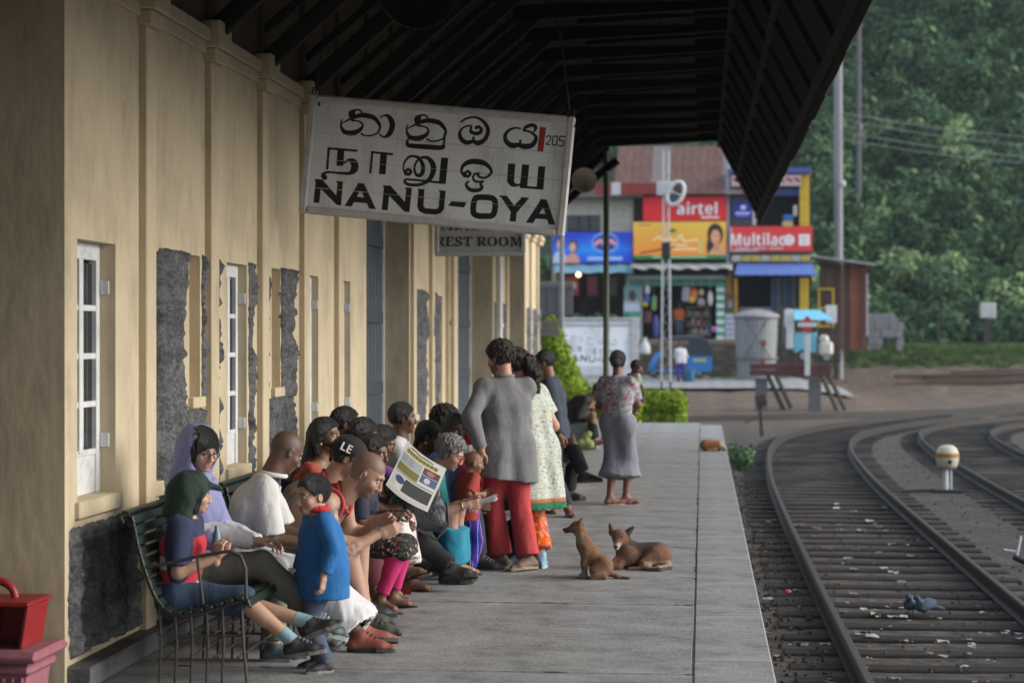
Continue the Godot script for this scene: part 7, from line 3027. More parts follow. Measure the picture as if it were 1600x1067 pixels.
func build_people():
	M.eye = mat(Color.WHITE, 0.2)
	M.eye.vertex_color_use_as_albedo = true
	M.shoe_black = bump(tri_mat(mat(Color(0.014, 0.014, 0.016), 0.55), 12.0, false), T.n3, 0.15)
	M.sole = mat(Color(0.16, 0.155, 0.15), 0.8)
	M.shoe_brown = mat(Color(0.10, 0.055, 0.03), 0.6)
	M.sole_black = mat(Color(0.02, 0.02, 0.02), 0.8)
	M.hair_grey = strands(mat(Color(0.24, 0.24, 0.25), 0.6))
	M.hair_salt = strands(mat(Color(0.07, 0.07, 0.07), 0.6))
	M.hair_brown = strands(mat(Color(0.025, 0.014, 0.009), 0.5))
	M.gold = mat(Color(0.7, 0.45, 0.12), 0.3, 0.9)
	var asian := Color(0.46, 0.275, 0.19)
	var fair := Color(0.40, 0.235, 0.165)
	var dark := Color(0.135, 0.066, 0.041)
	var brown := Color(0.20, 0.10, 0.062)
	var black := cloth(Color(0.013, 0.013, 0.015))
	var j := {}

	# ---- boy with the hood cap at the end of the first bench
	var shirt_m := cloth(Color.WHITE)
	shirt_m.vertex_color_use_as_albedo = true
	var stripes := func(v: Vector3, jj: Dictionary) -> Color:
		var y: float = v.y + 0.04 * (v.x - jj.pelvis.x)
		var t1: float = clampf((v - jj.sr).dot(jj.er - jj.sr) / (jj.er - jj.sr).length_squared(), 0, 1)
		if y > 0.737 or v.distance_to(jj.sr.lerp(jj.er, t1)) < 0.075:
			return Color(0.022, 0.03, 0.075)
		if y > 0.639 or y < 0.572 and y > 0.505:
			return Color(0.46, 0.03, 0.045)
		return Color(0.62, 0.63, 0.67)
	var boy := {"hip": at(282, 928, 9.62), "s": 0.82, "w": 1.08, "hs": 1.10, "child": true, "face": 0.0, "lean": 2.0, "bend": 5.0, "head": Vector3(22, 4, 0), "skin": asian, "hair": "fringe", "h": 0.011, "hh": 0.0055,
		"hand_r": at(338, 872, 9.50), "hand_l": at(336, 868, 9.60), "elbow_r": Vector3(-0.5, -1, 0.3), "hands": {"r": [Vector3(0.15, 1, 0), Vector3(0.3, 0, -1), 0.6], "l": [Vector3(0.15, 1, 0), Vector3(0.3, 0, 1), 0.6]},
		"foot_r": at(458, 1003, 9.50), "foot_l": at(490, 974, 9.62), "toe_r": Vector3(1, 0.16, 0.05), "toe_l": Vector3(1, 0.36, 0.0), "shoulder": 0.155,
		"wear": [{"kind": "top", "m": shirt_m, "paint": stripes, "sleeve": 0.86, "cuff": 0.012, "hem": 0.08, "h": 0.0085, "name": "striped_shirt"},
			{"kind": "legs", "m": cloth(Color(0.028, 0.05, 0.10)), "upto": 1.04, "flare": 0.012, "t": 0.022, "name": "denim_shorts"}]}
	var o := person(boy, "child in a dark green hood cap and striped shirt on the bench end", "person", "")
	j = last_pose
	# green hood cap with neck flap and peak
	var g := Field.new(j.head - Vector3.ONE * 0.26, j.head + Vector3.ONE * 0.24, 0.009)
	var hb: Basis = j.hb
	var hs: float = j.hs
	g.ell(j.head + hb * (Vector3(0, 0.032, -0.014) * hs), Vector3(0.102, 0.112, 0.122) * hs, hb, 0.02)
	g.cap(j.head + hb * (Vector3(0, 0.0, -0.05) * hs), j.head + hb * (Vector3(0, -0.135, -0.06) * hs), 0.098 * hs, 0.105 * hs, 0.04, true)
	g.cut(j.head + hb * (Vector3(0, 0.035, 0.085) * hs), hb * Vector3(0, -0.45, 0.88))
	for q in [-0.03, 0.03]:
		g.cap(j.head + hb * (Vector3(q, 0.06, 0.09) * hs), j.head + hb * (Vector3(q, 0.045, 0.15) * hs), 0.02 * hs, 0.012 * hs, 0.02)
	g.rough(fold_noise(4, 8.0), 0.008)
	var mb := MB.new()
	g.into(mb)
	worn_part("hood_cap", mb, cloth(Color(0.016, 0.036, 0.026)), o)
	for k in ["l", "r"]:
		var sk := MB.new()
		var a: Vector3 = j["a" + k]
		var up2: Vector3 = (j["k" + k] - a).normalized()
		sk.cyl(a - up2 * 0.01, a + up2 * 0.075, 0.036, 0.037, 14)
		worn_part("sock", sk, cloth(Color(0.22, 0.36, 0.42)), o)

	# ---- woman in the lavender hooded top
	var wom := {"hip": at(300, 889, 10.12), "s": 0.98, "hs": 0.95, "w": 1.12, "face": -6.0, "lean": -3.0, "bend": 8.0, "head": Vector3(-34, 16, 0), "skin": Color(0.50, 0.31, 0.225), "hair": "fringe", "female": true, "h": 0.012, "hh": 0.0055,
		"hand_r": at(398, 846, 9.98), "hand_l": at(405, 848, 10.2), "hands": {"r": [Vector3(1, 0.1, -0.4), Vector3(0, -1, 0), 0.3], "l": [Vector3(1, 0.05, 0.4), Vector3(0, -1, 0), 0.3]},
		"foot_l": Vector3(at(428, 1048, 10.2).x, 0.085, -10.2), "foot_r": at(494, 962, 9.98), "knee_r": Vector3(0.4, 1, 0), "toe_l": Vector3(1, 0, 0.05), "toe_r": Vector3(1, -0.25, 0),
		"shoe_m": mat(Color(0.06, 0.09, 0.10), 0.6), "sole_m": mat(Color(0.3, 0.33, 0.33), 0.7),
		"wear": [{"kind": "top", "m": cloth(Color(0.215, 0.225, 0.42), 1.0), "sleeve": 1.15, "cuff": 0.012, "hem": 0.10, "t": 0.020, "name": "hooded_top", "fold": 0.010},
			{"kind": "legs", "m": cloth(Color(0.165, 0.17, 0.13)), "upto": 1.92, "t": 0.015, "flare": 0.012, "name": "trousers", "fold": 0.008}]}
	o = person(wom, "woman in glasses and a lavender hooded top with crossed olive legs", "person")
	j = last_pose
	hb = j.hb
	hs = j.hs
	g = Field.new(j.head - Vector3.ONE * 0.30, j.head + Vector3.ONE * 0.24, 0.010)
	g.ell(j.head + hb * (Vector3(0, 0.016, -0.045) * hs), Vector3(0.112, 0.130, 0.135) * hs, hb, 0.02)
	g.cap(j.head + hb * (Vector3(0, -0.03, -0.05) * hs), j.neck - j.f * 0.03, 0.105 * hs, 0.115, 0.06)
	g.ell(j.head + hb * (Vector3(0, -0.005, 0.105) * hs), Vector3(0.105, 0.128, 0.15) * hs, hb, 0.015, 1)
	g.rough(fold_noise(9, 8.0), 0.006)
	mb = MB.new()
	g.into(mb)
	worn_part("hood", mb, cloth(Color(0.235, 0.245, 0.45), 1.0), o)
	# pale sleeves of the jacket, glasses
	for k in ["l", "r"]:
		var sh: Vector3 = j["s" + k]
		var e: Vector3 = j["e" + k]
		var w: Vector3 = j["w" + k]
		var sb := bounds([e, w], 0.15)
		g = Field.new(sb[0], sb[1], 0.011)
		g.cap(e.lerp(sh, 0.12), e.lerp(w, 0.93), 0.066, 0.046, 0.02, true)
		g.rough(fold_noise(31, 9.0), 0.008)
		mb = MB.new()
		g.into(mb)
		worn_part("jacket_sleeve", mb, cloth(Color(0.50, 0.49, 0.52)), o)
	glasses(o, j, Color(0.015, 0.015, 0.018))

	# ---- old man in a white polo shirt
	var hip := at(378, 874, 10.72)
	var old := fill({"hip": hip, "s": 1.0, "face": 14.0, "lean": 7.0, "bend": 24.0, "w": 1.1, "head": Vector3(24, 30, 0), "skin": Color(0.115, 0.058, 0.038), "h": 0.012, "hh": 0.006, "buzz": 0.25,
		"hair_col": Color(0.03, 0.03, 0.03), "hand_r": at(492, 850, 10.62), "hand_l": at(500, 846, 10.85), "elbow_r": Vector3(-0.4, -1, 0.2), "hands": {"r": [Vector3(1, -0.1, -0.3), Vector3(0, -1, 0), 0.3], "l": [Vector3(1, -0.1, 0.3), Vector3(0, -1, 0), 0.3]},
		"wear": [{"kind": "top", "m": cloth(Color(0.56, 0.555, 0.55)), "sleeve": 0.92, "cuff": 0.022, "t": 0.018, "hem": 0.12, "name": "polo_shirt", "fold": 0.010},
			{"kind": "skirt", "m": cloth(Color(0.60, 0.60, 0.62)), "upto": 1.9, "t": 0.02, "flare": 0.05, "name": "sarong", "fold": 0.014, "fold_f": 6.0, "fold_v": Vector3(1.5, 0.4, 1.5)}],
		"shoe_m": mat(Color(0.20, 0.05, 0.03), 0.7), "sole_m": M.sole_black}, {"foot_r": Vector3(-1.90, 0.085, -10.55), "foot_l": Vector3(-1.93, 0.085, -10.8)})
	o = person(old, "bald elderly man in white polo shirt and sarong seen from behind", "person")
	j = last_pose
	worn_part("collar", ring(j.neck + j.u1 * 0.012 + j.f * 0.01, j.u1 + j.f * -0.35, 0.070, 0.013, 1.0, j.f), cloth(Color(0.60, 0.595, 0.59)), o)
	var ln := MB.new()
	ln.tube([j.neck + j.f * 0.05 + j.l * -0.05, j.chest + j.f * 0.14 - j.l * 0.08, j.belly + j.f * 0.16 - j.l * 0.02], 0.006, 6)
	worn_part("lanyard", ln, mat(Color(0.10, 0.04, 0.20), 0.7), o)

	# ---- small child in the blue fleece
	var tod := {"hip": Vector3(-1.99, 0.53, -9.95), "s": 0.60, "hs": 1.48, "child": true, "face": 206.0, "lean": 2.0, "head": Vector3(18, 6, 0), "skin": asian, "hair": "short", "h": 0.010, "hh": 0.0055, "w": 1.75,
		"hand_l": at(505, 902, 9.72), "elbow_l": Vector3(0.7, -0.5, 0.6), "hand_r": at(462, 905, 10.1), "hands": {"l": [Vector3(-0.1, -1, 0.05), Vector3(-1, 0, -0.3), 0.3]}, "hand_s": 1.15,
		"shoulder": 0.20,
		"wear": [{"kind": "top", "m": cloth(Color(0.012, 0.125, 0.36), 1.0, 4.0), "sleeve": 1.86, "cuff": 0.004, "t": 0.030, "hem": 0.24, "name": "fleece", "fold": 0.010, "h": 0.010},
			{"kind": "legs", "m": cloth(Color(0.05, 0.075, 0.13)), "upto": 1.95, "t": 0.02, "flare": 0.015, "name": "jeans"}]}
	o = person(tod, "small child in a bright blue fleece standing before the bench", "person")
	j = last_pose
	worn_part("collar", ring(j.neck + j.u1 * 0.018, j.u1 - j.f * 0.2, 0.056, 0.019, 1.0, j.f), cloth(Color(0.48, 0.02, 0.03)), o)

	# ---- tattooed man with the phone
	hip = at(440, 868, 11.28)
	var tt := fill({"hip": hip, "s": 1.09, "w": 1.35, "shoulder": 0.19, "face": -4.0, "lean": 47.0, "bend": 16.0, "head": Vector3(2, 34, 0), "skin": fair, "h": 0.012, "hh": 0.0055, "hand_h": 0.005, "buzz": 0.62, "beard": 0.55, "hair_col": Color(0.05, 0.035, 0.028), "tattoo": "r",
		"hand_r": at(592, 833, 11.14), "hand_l": at(588, 815, 11.40), "elbow_r": Vector3(-0.3, -1, 0.35), "elbow_l": Vector3(-0.3, -1, -0.35),
		"hands": {"r": [Vector3(1, 0.25, -0.25), Vector3(-0.1, 0.6, -1), 0.55], "l": [Vector3(1, 0.3, 0.15), Vector3(0, -0.5, 1), 0.45]},
		"foot_r": Vector3(at(572, 960, 11.15).x, 0.09, -11.15), "foot_l": Vector3(at(562, 960, 11.5).x, 0.09, -11.5), "toe_r": Vector3(1, 0, 0.2), "knee_r": Vector3(1, 0.8, 0.35), "knee_l": Vector3(1, 0.8, -0.35),
		"sole_m": M.sole_black, "shoe_m": mat(Color(0.055, 0.055, 0.05), 0.8),
		"wear": [{"kind": "top", "m": patterned(floral(Color(0.40, 0.39, 0.375), [Color(0.36, 0.35, 0.34), Color(0.44, 0.43, 0.42)], 200, 4, 3), 6.0), "tank": 0.112, "t": 0.016, "hem": 0.14, "low": 0.03, "name": "vest", "fold": 0.009},
			{"kind": "legs", "m": cloth(Color(0.07, 0.08, 0.09)), "upto": 0.86, "t": 0.024, "flare": 0.02, "name": "shorts"}]}, {})
	o = person(tt, "crop-haired man with tattooed arm leaning over a phone in both hands", "person")
	j = last_pose
	trims(o, j, 0.112, Color(0.42, 0.03, 0.035))
	var ph := MB.new()
	var pc: Vector3 = (j.wl + j.wr) * 0.5 + Vector3(0.125, 0.045, 0)
	ph.box(Vector3.ZERO, Vector3(0.075, 0.010, 0.15), Basis(Vector3(0, 0, 1), 0.9), 0.004)
	tag(obj("phone", ph, mat(Color(0.02, 0.02, 0.022), 0.3), null, pc), "dark mobile phone held by the tattooed man", "phone")

	# ---- man in the back-to-front black cap
	hip = at(440, 856, 11.74)
	var cm := fill({"hip": hip, "s": 1.05, "w": 1.3, "face": 0.0, "lean": 34.0, "bend": 16.0, "head": Vector3(8, 26, 0), "skin": fair, "h": 0.013, "hair": "short", "beard": 0.4,
		"hand_r": at(560, 832, 11.65), "hand_l": at(560, 830, 11.95), "sole_m": M.sole_black,
		"wear": [{"kind": "top", "m": patterned(floral(Color(0.42, 0.41, 0.40), [Color(0.37, 0.36, 0.35), Color(0.46, 0.45, 0.44)], 200, 4, 4), 6.0), "tank": 0.115, "t": 0.016, "hem": 0.14, "low": 0.03, "name": "vest", "fold": 0.009},
			{"kind": "legs", "m": cloth(Color(0.03, 0.035, 0.05)), "upto": 1.1, "t": 0.022, "flare": 0.02, "name": "shorts"}]}, seat_feet(hip, 0, 0.5))
	o = person(cm, "man in a black cap and grey vest bending forward behind the tattooed man", "person")
	j = last_pose
	trims(o, j, 0.115, Color(0.5, 0.045, 0.05))
	cap_part(o, j, Color(0.012, 0.012, 0.013), true)

	# ---- girl in pink leggings
	hip = at(544, 840, 12.16)
	var pk := {"hip": hip, "s": 0.84, "hs": 1.08, "face": 0.0, "female": true, "lean": 14.0, "bend": 10.0, "head": Vector3(-22, 8, 0), "skin": dark, "hair": "bun", "h": 0.013,
		"hand_r": at(615, 806, 12.0), "hand_l": at(620, 800, 12.25), "hands": {"r": [Vector3(1, 0.2, 0), Vector3(0, -1, -0.2), 0.6], "l": [Vector3(1, 0.1, 0), Vector3(0, -1, 0.2), 0.6]},
		"foot_r": Vector3(at(592, 950, 12.05).x, 0.075, -12.05), "foot_l": Vector3(at(612, 945, 12.28).x, 0.075, -12.28), "feet": "sandal", "shoe_m": mat(Color(0.015, 0.013, 0.012), 0.6), "knee_l": Vector3(1, 0.7, 0), "knee_r": Vector3(1, 0.7, 0.1),
		"wear": [{"kind": "top", "m": cloth(Color(0.022, 0.026, 0.05)), "sleeve": 1.0, "t": 0.016, "hem": 0.10, "name": "tunic"},
			{"kind": "legs", "m": cloth(Color(0.50, 0.022, 0.14)), "upto": 1.84, "t": 0.010, "flare": 0.004, "name": "leggings", "fold": 0.006},
			{"kind": "skirt", "m": patterned(floral(Color(0.06, 0.06, 0.07), [Color(0.75, 0.15, 0.35), Color(0.8, 0.75, 0.7), Color(0.15, 0.45, 0.2)], 90, 7, 8), 5.0), "upto": 1.02, "t": 0.008, "name": "tunic_skirt"}]}
	person(pk, "girl in bright pink leggings and dark tunic beside the tattooed man", "person")

	# ---- dark-haired woman in profile
	hip = at(474, 830, 12.62)
	var dw := fill({"hip": hip, "s": 0.97, "w": 1.15, "face": -4.0, "female": true, "lean": 11.0, "bend": 9.0, "head": Vector3(-10, -2, 0), "skin": brown, "hair": "long", "h": 0.014,
		"hand_r": at(570, 832, 12.55), "hand_l": at(570, 830, 12.8), "feet": "sandal", "shoe_m": mat(Color(0.03, 0.02, 0.015), 0.6),
		"wear": [{"kind": "top", "m": cloth(Color(0.34, 0.055, 0.03)), "sleeve": 0.8, "t": 0.012, "hem": 0.02, "low": 0.05, "name": "blouse"},
			{"kind": "skirt", "m": cloth(Color(0.10, 0.02, 0.03)), "upto": 1.9, "t": 0.016, "name": "sari"}]}, seat_feet(hip, 0, 0.5))
	o = person(dw, "woman with long black hair and gold earring in an orange-red blouse", "person")
	earrings(o, last_pose)

	# ---- woman in the floral skirt
	hip = at(534, 822, 13.02)
	var fs := {"hip": hip, "s": 0.95, "face": 0.0, "female": true, "lean": 6.0, "bend": 12.0, "head": Vector3(14, 12, 0), "skin": dark, "hair": "bun", "h": 0.014,
		"hand_r": at(625, 812, 12.9), "hand_l": at(632, 808, 13.2), "foot_r": at(628, 888, 12.9), "foot_l": Vector3(at(640, 920, 13.1).x, 0.08, -13.1), "toe_r": Vector3(1, 0.28, 0), "toe_l": Vector3(1, 0, 0.1), "knee_r": Vector3(1, 1, 0), "feet": "sandal", "shoe_m": mat(Color(0.05, 0.025, 0.015), 0.6),
		"wear": [{"kind": "top", "m": cloth(Color(0.02, 0.03, 0.025)), "sleeve": 0.85, "hem": 0.05, "name": "blouse"},
			{"kind": "skirt", "m": patterned(floral(Color(0.78, 0.76, 0.74), [Color(0.65, 0.12, 0.1), Color(0.5, 0.42, 0.36), Color(0.7, 0.3, 0.25)], 70, 9, 12), 3.0), "upto": 1.72, "t": 0.016, "flare": 0.02, "name": "floral_skirt", "fold": 0.012}]}
	o = person(fs, "black-haired woman looking away, in a white and red floral skirt", "person")
	# red tasselled end of the skirt
	mb = MB.new()
	var rp := at(637, 945, 12.95)
	mb.grid([[rp + Vector3(-0.05, 0.12, 0), rp + Vector3(0.02, 0.13, 0.03)], [rp + Vector3(-0.03, 0, 0.02), rp + Vector3(0.04, 0.01, 0.03)], [rp + Vector3(-0.01, -0.11, 0.01), rp + Vector3(0.07, -0.10, 0.04)]], Vector3(0, 0, 1))
	worn_part("red_tassel", mb, cloth(Color(0.55, 0.05, 0.03)), o)

	# ---- reader behind the newspaper
	hip = at(562, 822, 13.42)
	var rd := {"hip": hip, "s": 0.93, "face": 0.0, "lean": 3.0, "bend": 16.0, "head": Vector3(0, 24, 0), "skin": dark, "hair": "short", "h": 0.014,
		"hand_r": at(607, 782, 13.05), "hand_l": at(692, 772, 13.5), "hands": {"r": [Vector3(0.2, 1, 0), Vector3(1, 0, 0), 0.8], "l": [Vector3(-0.1, 1, 0), Vector3(-1, 0, 0.3), 0.8]},
		"foot_r": at(706, 886, 13.15), "foot_l": Vector3(at(700, 905, 13.5).x, 0.09, -13.5), "toe_r": Vector3(1, 0.05, 0), "toe_l": Vector3(1, 0, 0), "knee_r": Vector3(1, 0.6, 0), "feet": "boot", "sole_m": M.sole_black,
		"wear": [{"kind": "top", "m": cloth(Color(0.16, 0.05, 0.24)), "sleeve": 1.7, "hem": 0.10, "t": 0.016, "name": "shirt"},
			{"kind": "legs", "m": black, "upto": 1.96, "t": 0.016, "flare": 0.014, "name": "trousers"}]}
	person(rd, "person in black trousers and boots hidden behind an open newspaper", "person")
	newspaper()

	# ---- grey-haired woman in teal
	hip = at(626, 820, 13.84)
	var gl := {"hip": hip, "s": 0.97, "face": -4.0, "female": true, "lean": 29.0, "bend": 20.0, "head": Vector3(-4, 26, 0), "skin": Color(0.42, 0.235, 0.17), "hair": "curly", "hair_m": M.hair_grey, "hair_col": Color(0.2, 0.2, 0.2), "h": 0.013, "hand_h": 0.0055,
		"hand_r": at(728, 789, 13.66), "hand_l": at(732, 784, 13.92), "elbow_r": Vector3(-0.2, -1, 0.25), "hands": {"r": [Vector3(1, 0.05, -0.3), Vector3(0, 0.3, -1), 0.55], "l": [Vector3(1, 0.1, 0.2), Vector3(0, 0.2, 1), 0.55]},
		"foot_r": Vector3(at(706, 900, 13.75).x, 0.085, -13.75), "foot_l": Vector3(at(712, 900, 14.0).x, 0.085, -14.0), "feet": "sandal", "shoe_m": mat(Color(0.05, 0.03, 0.02), 0.6),
		"wear": [{"kind": "top", "m": cloth(Color(0.012, 0.16, 0.15)), "sleeve": 1.12, "hem": 0.08, "t": 0.015, "low": 0.02, "name": "cardigan"},
			{"kind": "skirt", "m": cloth(Color(0.012, 0.20, 0.30)), "upto": 1.9, "t": 0.018, "flare": 0.03, "name": "skirt", "fold": 0.012}]}
	o = person(gl, "grey-haired woman in red glasses, teal top and turquoise skirt, reading", "person")
	j = last_pose
	glasses(o, j, Color(0.45, 0.02, 0.025))
	worn_part("bracelet", ring(j.wr.lerp(j.er, 0.12), j.wr - j.er, 0.033, 0.004), M.gold, o)
	mb = MB.new()
	var bk: Vector3 = (j.wl + j.wr) * 0.5 + Vector3(0.14, 0.015, 0)
	for k in 5:
		mb.box(Vector3(0, 0.006 * k, 0), Vector3(0.15, 0.003, 0.2), Basis(Vector3(0, 0, 1), 0.16 + 0.05 * k) * Basis(Vector3.UP, 0.06 * k), 0.001)
	tag(obj("booklet", mb, mat(Color(0.6, 0.6, 0.6), 0.7), null, bk), "white booklet held open by the grey-haired woman", "booklet")

	# ---- man behind, near the wall
	hip = at(517, 802, 14.05)
	person(fill({"hip": hip, "s": 1.0, "face": 0.0, "lean": 4.0, "head": Vector3(10, 5, 0), "skin": dark, "hair": "short", "h": 0.016, "hh": 0.008,
		"wear": [{"kind": "top", "m": cloth(Color(0.03, 0.03, 0.035)), "sleeve": 1.8, "name": "shirt"}, {"kind": "legs", "m": black, "name": "trousers"}]}, fill(seat_feet(hip, 0, 0.5), {"hand_r": hip + Vector3(0.4, 0.1, 0.1), "hand_l": hip + Vector3(0.4, 0.1, -0.1)})),
		"person with short black hair sitting against the wall, mostly hidden", "person")

	# ---- man in the light blue shirt
	hip = at(660, 802, 14.45)
	person(fill({"hip": hip, "s": 1.02, "face": -8.0, "lean": 23.0, "bend": 10.0, "head": Vector3(-46, 4, 0), "skin": Color(0.125, 0.064, 0.043), "hair": "short", "hair_m": M.hair_salt, "h": 0.014, "hh": 0.006, "beard": 0.35,
		"hand_r": hip + Vector3(0.42, 0.08, 0.1), "hand_l": hip + Vector3(0.44, 0.08, -0.1),
		"wear": [{"kind": "top", "m": cloth(Color(0.13, 0.20, 0.46)), "sleeve": 1.85, "collar": true, "t": 0.016, "name": "shirt"}, {"kind": "legs", "m": cloth(Color(0.03, 0.035, 0.05)), "name": "trousers"}]}, seat_feet(hip, 0, 0.45)),
		"grey-haired man in a light blue shirt turning his face this way", "person")
	# ---- woman in purple with tied hair
	hip = at(632, 804, 14.66)
	o = person(fill({"hip": hip, "s": 0.94, "face": 0.0, "female": true, "lean": 13.0, "bend": 10.0, "head": Vector3(-4, 14, 0), "skin": dark, "hair": "plait", "h": 0.015, "hh": 0.007,
		"hand_r": hip + Vector3(0.38, 0.08, 0.1), "hand_l": hip + Vector3(0.4, 0.08, -0.1),
		"wear": [{"kind": "top", "m": cloth(Color(0.06, 0.02, 0.10)), "sleeve": 0.9, "name": "blouse"}, {"kind": "skirt", "m": cloth(Color(0.02, 0.10, 0.16)), "name": "skirt"}]}, seat_feet(hip, 0, 0.45)),
		"woman in a purple blouse with black plaited hair and earring", "person")
	earrings(o, last_pose)
	# ---- man with thick black hair
	hip = at(664, 788, 15.05)
	person(fill({"hip": hip, "s": 1.0, "face": 6.0, "lean": 10.0, "head": Vector3(12, 8, 0), "skin": dark, "hair": "curly", "h": 0.016, "hh": 0.008,
		"hand_r": hip + Vector3(0.4, 0.1, 0.1), "hand_l": hip + Vector3(0.4, 0.1, -0.1),
		"wear": [{"kind": "top", "m": cloth(Color(0.03, 0.05, 0.06)), "sleeve": 1.0, "name": "shirt"}, {"kind": "legs", "m": black, "name": "trousers"}]}, seat_feet(hip, 0, 0.45)),
		"person with bushy black hair behind the purple-clad woman", "person")
	# ---- man in the white shirt
	hip = at(606, 786, 15.5)
	person(fill({"hip": hip, "s": 1.04, "face": 4.0, "lean": 8.0, "bend": 5.0, "head": Vector3(10, 0, 0), "skin": dark, "hair": "short", "h": 0.015, "hh": 0.007,
		"hand_r": hip + Vector3(0.4, 0.1, 0.1), "hand_l": hip + Vector3(0.4, 0.1, -0.1),
		"wear": [{"kind": "top", "m": cloth(Color(0.60, 0.62, 0.66)), "sleeve": 1.85, "collar": true, "t": 0.018, "name": "shirt", "fold": 0.010}, {"kind": "legs", "m": black, "name": "trousers"}]}, seat_feet(hip, 0, 0.45)),
		"upright black-haired man in a white shirt near the blue door", "person")

	# ---- small child in red
	var rc := {"hip": Vector3(-1.75, 0.48, -14.15), "s": 0.53, "hs": 1.35, "child": true, "face": 35.0, "lean": 4.0, "head": Vector3(-20, 10, 0), "skin": Color(0.24, 0.12, 0.07), "buzz": 0.35, "h": 0.012, "w": 1.2, "hh": 0.0065,
		"hand_r": at(752, 772, 14.1), "hand_l": at(756, 768, 14.3), "feet": "sandal", "shoe_m": mat(Color(0.1, 0.05, 0.03), 0.7),
		"wear": [{"kind": "top", "m": cloth(Color(0.29, 0.035, 0.022)), "sleeve": 0.95, "cuff": 0.02, "t": 0.024, "hem": 0.16, "name": "tee_shirt"},
			{"kind": "legs", "m": patterned(striped(Color(0.10, 0.12, 0.6), [Color(0.75, 0.72, 0.85), Color(0.45, 0.1, 0.25), Color(0.1, 0.1, 0.35)]), 7.0), "upto": 1.96, "t": 0.030, "flare": 0.03, "name": "printed_trousers"}]}
	person(rc, "small child in a brick red shirt and blue printed trousers", "person")

	# ---- standing man in the grey long shirt and red trousers
	var sm := {"hip": Vector3(-1.475, 0.925, -14.42), "s": 1.0, "face": 118.0, "lean": 3.0, "bend": 4.0, "head": Vector3(34, 10, 0), "skin": Color(0.42, 0.22, 0.15), "hair": "curly", "hair_m": M.hair_brown, "hair_col": Color(0.03, 0.018, 0.012), "beard": 0.75, "h": 0.013, "hh": 0.006, "hand_h": 0.0055,
		"shoulder": 0.18, "hand_l": at(752, 702, 14.2), "elbow_l": Vector3(-0.3, 0, 0.4), "hand_r": at(800, 690, 14.95), "elbow_r": Vector3(1, -0.5, -0.2), "hands": {"l": [Vector3(-0.35, -1, 0), Vector3(0.5, 0, -1), 0.85]},
		"foot_l": Vector3(at(782, 872, 14.5).x, 0.09, -14.5), "foot_r": Vector3(at(826, 872, 14.38).x, 0.09, -14.38), "toe_l": Vector3(-1, 0, 0.12), "toe_r": Vector3(-0.75, 0, 0.75), "shoe_m": M.shoe_brown, "sole_m": mat(Color(0.22, 0.17, 0.11), 0.8),
		"wear": [{"kind": "top", "m": cloth(Color(0.165, 0.165, 0.175), 1.0), "sleeve": 1.93, "cuff": 0.004, "collar": true, "t": 0.026, "hem": 0.25, "skirt": 0.02, "slant": 0.12, "sleeve_t": 0.75, "name": "long_shirt", "fold": 0.013, "fold_f": 4.2, "fold_v": Vector3(1.3, 0.6, 1.3)},
			{"kind": "legs", "m": cloth(Color(0.46, 0.048, 0.052), 1.2), "upto": 1.97, "t": 0.018, "flare": 0.034, "name": "trousers", "fold": 0.012, "fold_f": 5.5}]}
	o = person(sm, "standing bearded man in a long grey shirt and red trousers, back turned", "person")
	j = last_pose
	worn_part("collar", ring(j.neck + j.u1 * 0.028, j.u1 - j.f * 0.2, 0.066, 0.016, 1.0, j.f), cloth(Color(0.17, 0.17, 0.18)), o)

	# ---- woman in the pale printed tunic
	var kt := floral(Color(0.68, 0.70, 0.66), [Color(0.42, 0.47, 0.42), Color(0.70, 0.62, 0.54), Color(0.36, 0.42, 0.38), Color(0.80, 0.80, 0.79)], 300, 6, 21)
	var km := patterned(kt, 3.2, 0.9)
	km.vertex_color_use_as_albedo = true
	var border := func(v: Vector3, _jj: Dictionary) -> Color:
		var y := v.y
		if y < 0.435:
			return Color(1.1, 1.1, 1.1)
		if y < 0.50:
			return Color(0.04, 0.28, 0.13)
		if y < 0.525:
			return Color(0.95, 0.25, 0.12)
		return Color.WHITE
	var wk := {"hip": Vector3(-1.285, 0.895, -14.72), "s": 0.975, "face": 140.0, "female": true, "lean": 5.0, "bend": 6.0, "side": -11.0, "head": Vector3(15, 14, 0), "skin": Color(0.46, 0.235, 0.17), "hair": "curly", "hair_m": M.hair_brown, "h": 0.013, "hh": 0.0065,
		"hand_r": Vector3(-1.27, 1.03, -15.02), "elbow_r": Vector3(0.5, -1, 0.1), "hand_l": Vector3(-1.42, 0.98, -14.9), "toe_l": Vector3(-0.6, 0, 0.6), "toe_r": Vector3(0.1, 0, 1), "foot_l": Vector3(-1.36, 0.085, -14.8), "foot_r": Vector3(-1.235, 0.085, -14.66), "shoe_m": mat(Color(0.20, 0.42, 0.50), 0.6), "sole_m": mat(Color(0.4, 0.5, 0.55), 0.7),
		"wear": [{"kind": "top", "m": km, "sleeve": 0.66, "cuff": 0.012, "t": 0.024, "hem": 0.475, "skirt": 0.055, "low": 0.02, "name": "printed_tunic", "fold": 0.011, "fold_f": 6.0, "fold_v": Vector3(1.4, 0.3, 1.4), "paint": border},
			{"kind": "legs", "m": patterned(floral(Color(0.85, 0.30, 0.05), [Color(0.85, 0.75, 0.2), Color(0.75, 0.7, 0.6), Color(0.45, 0.2, 0.4), Color(0.8, 0.35, 0.1), Color(0.3, 0.35, 0.5)], 110, 11, 5), 3.4), "upto": 1.9, "t": 0.020, "flare": 0.036, "name": "printed_trousers", "fold": 0.008}]}
	o = person(wk, "curly-haired woman in a pale printed tunic over orange patterned trousers", "person")
	j = last_pose
	g = Field.new(j.head - Vector3.ONE * 0.4, j.head + Vector3.ONE * 0.3, 0.011)
	var pq: Vector3 = j.head + j.hb * Vector3(0, 0.02, -0.12)
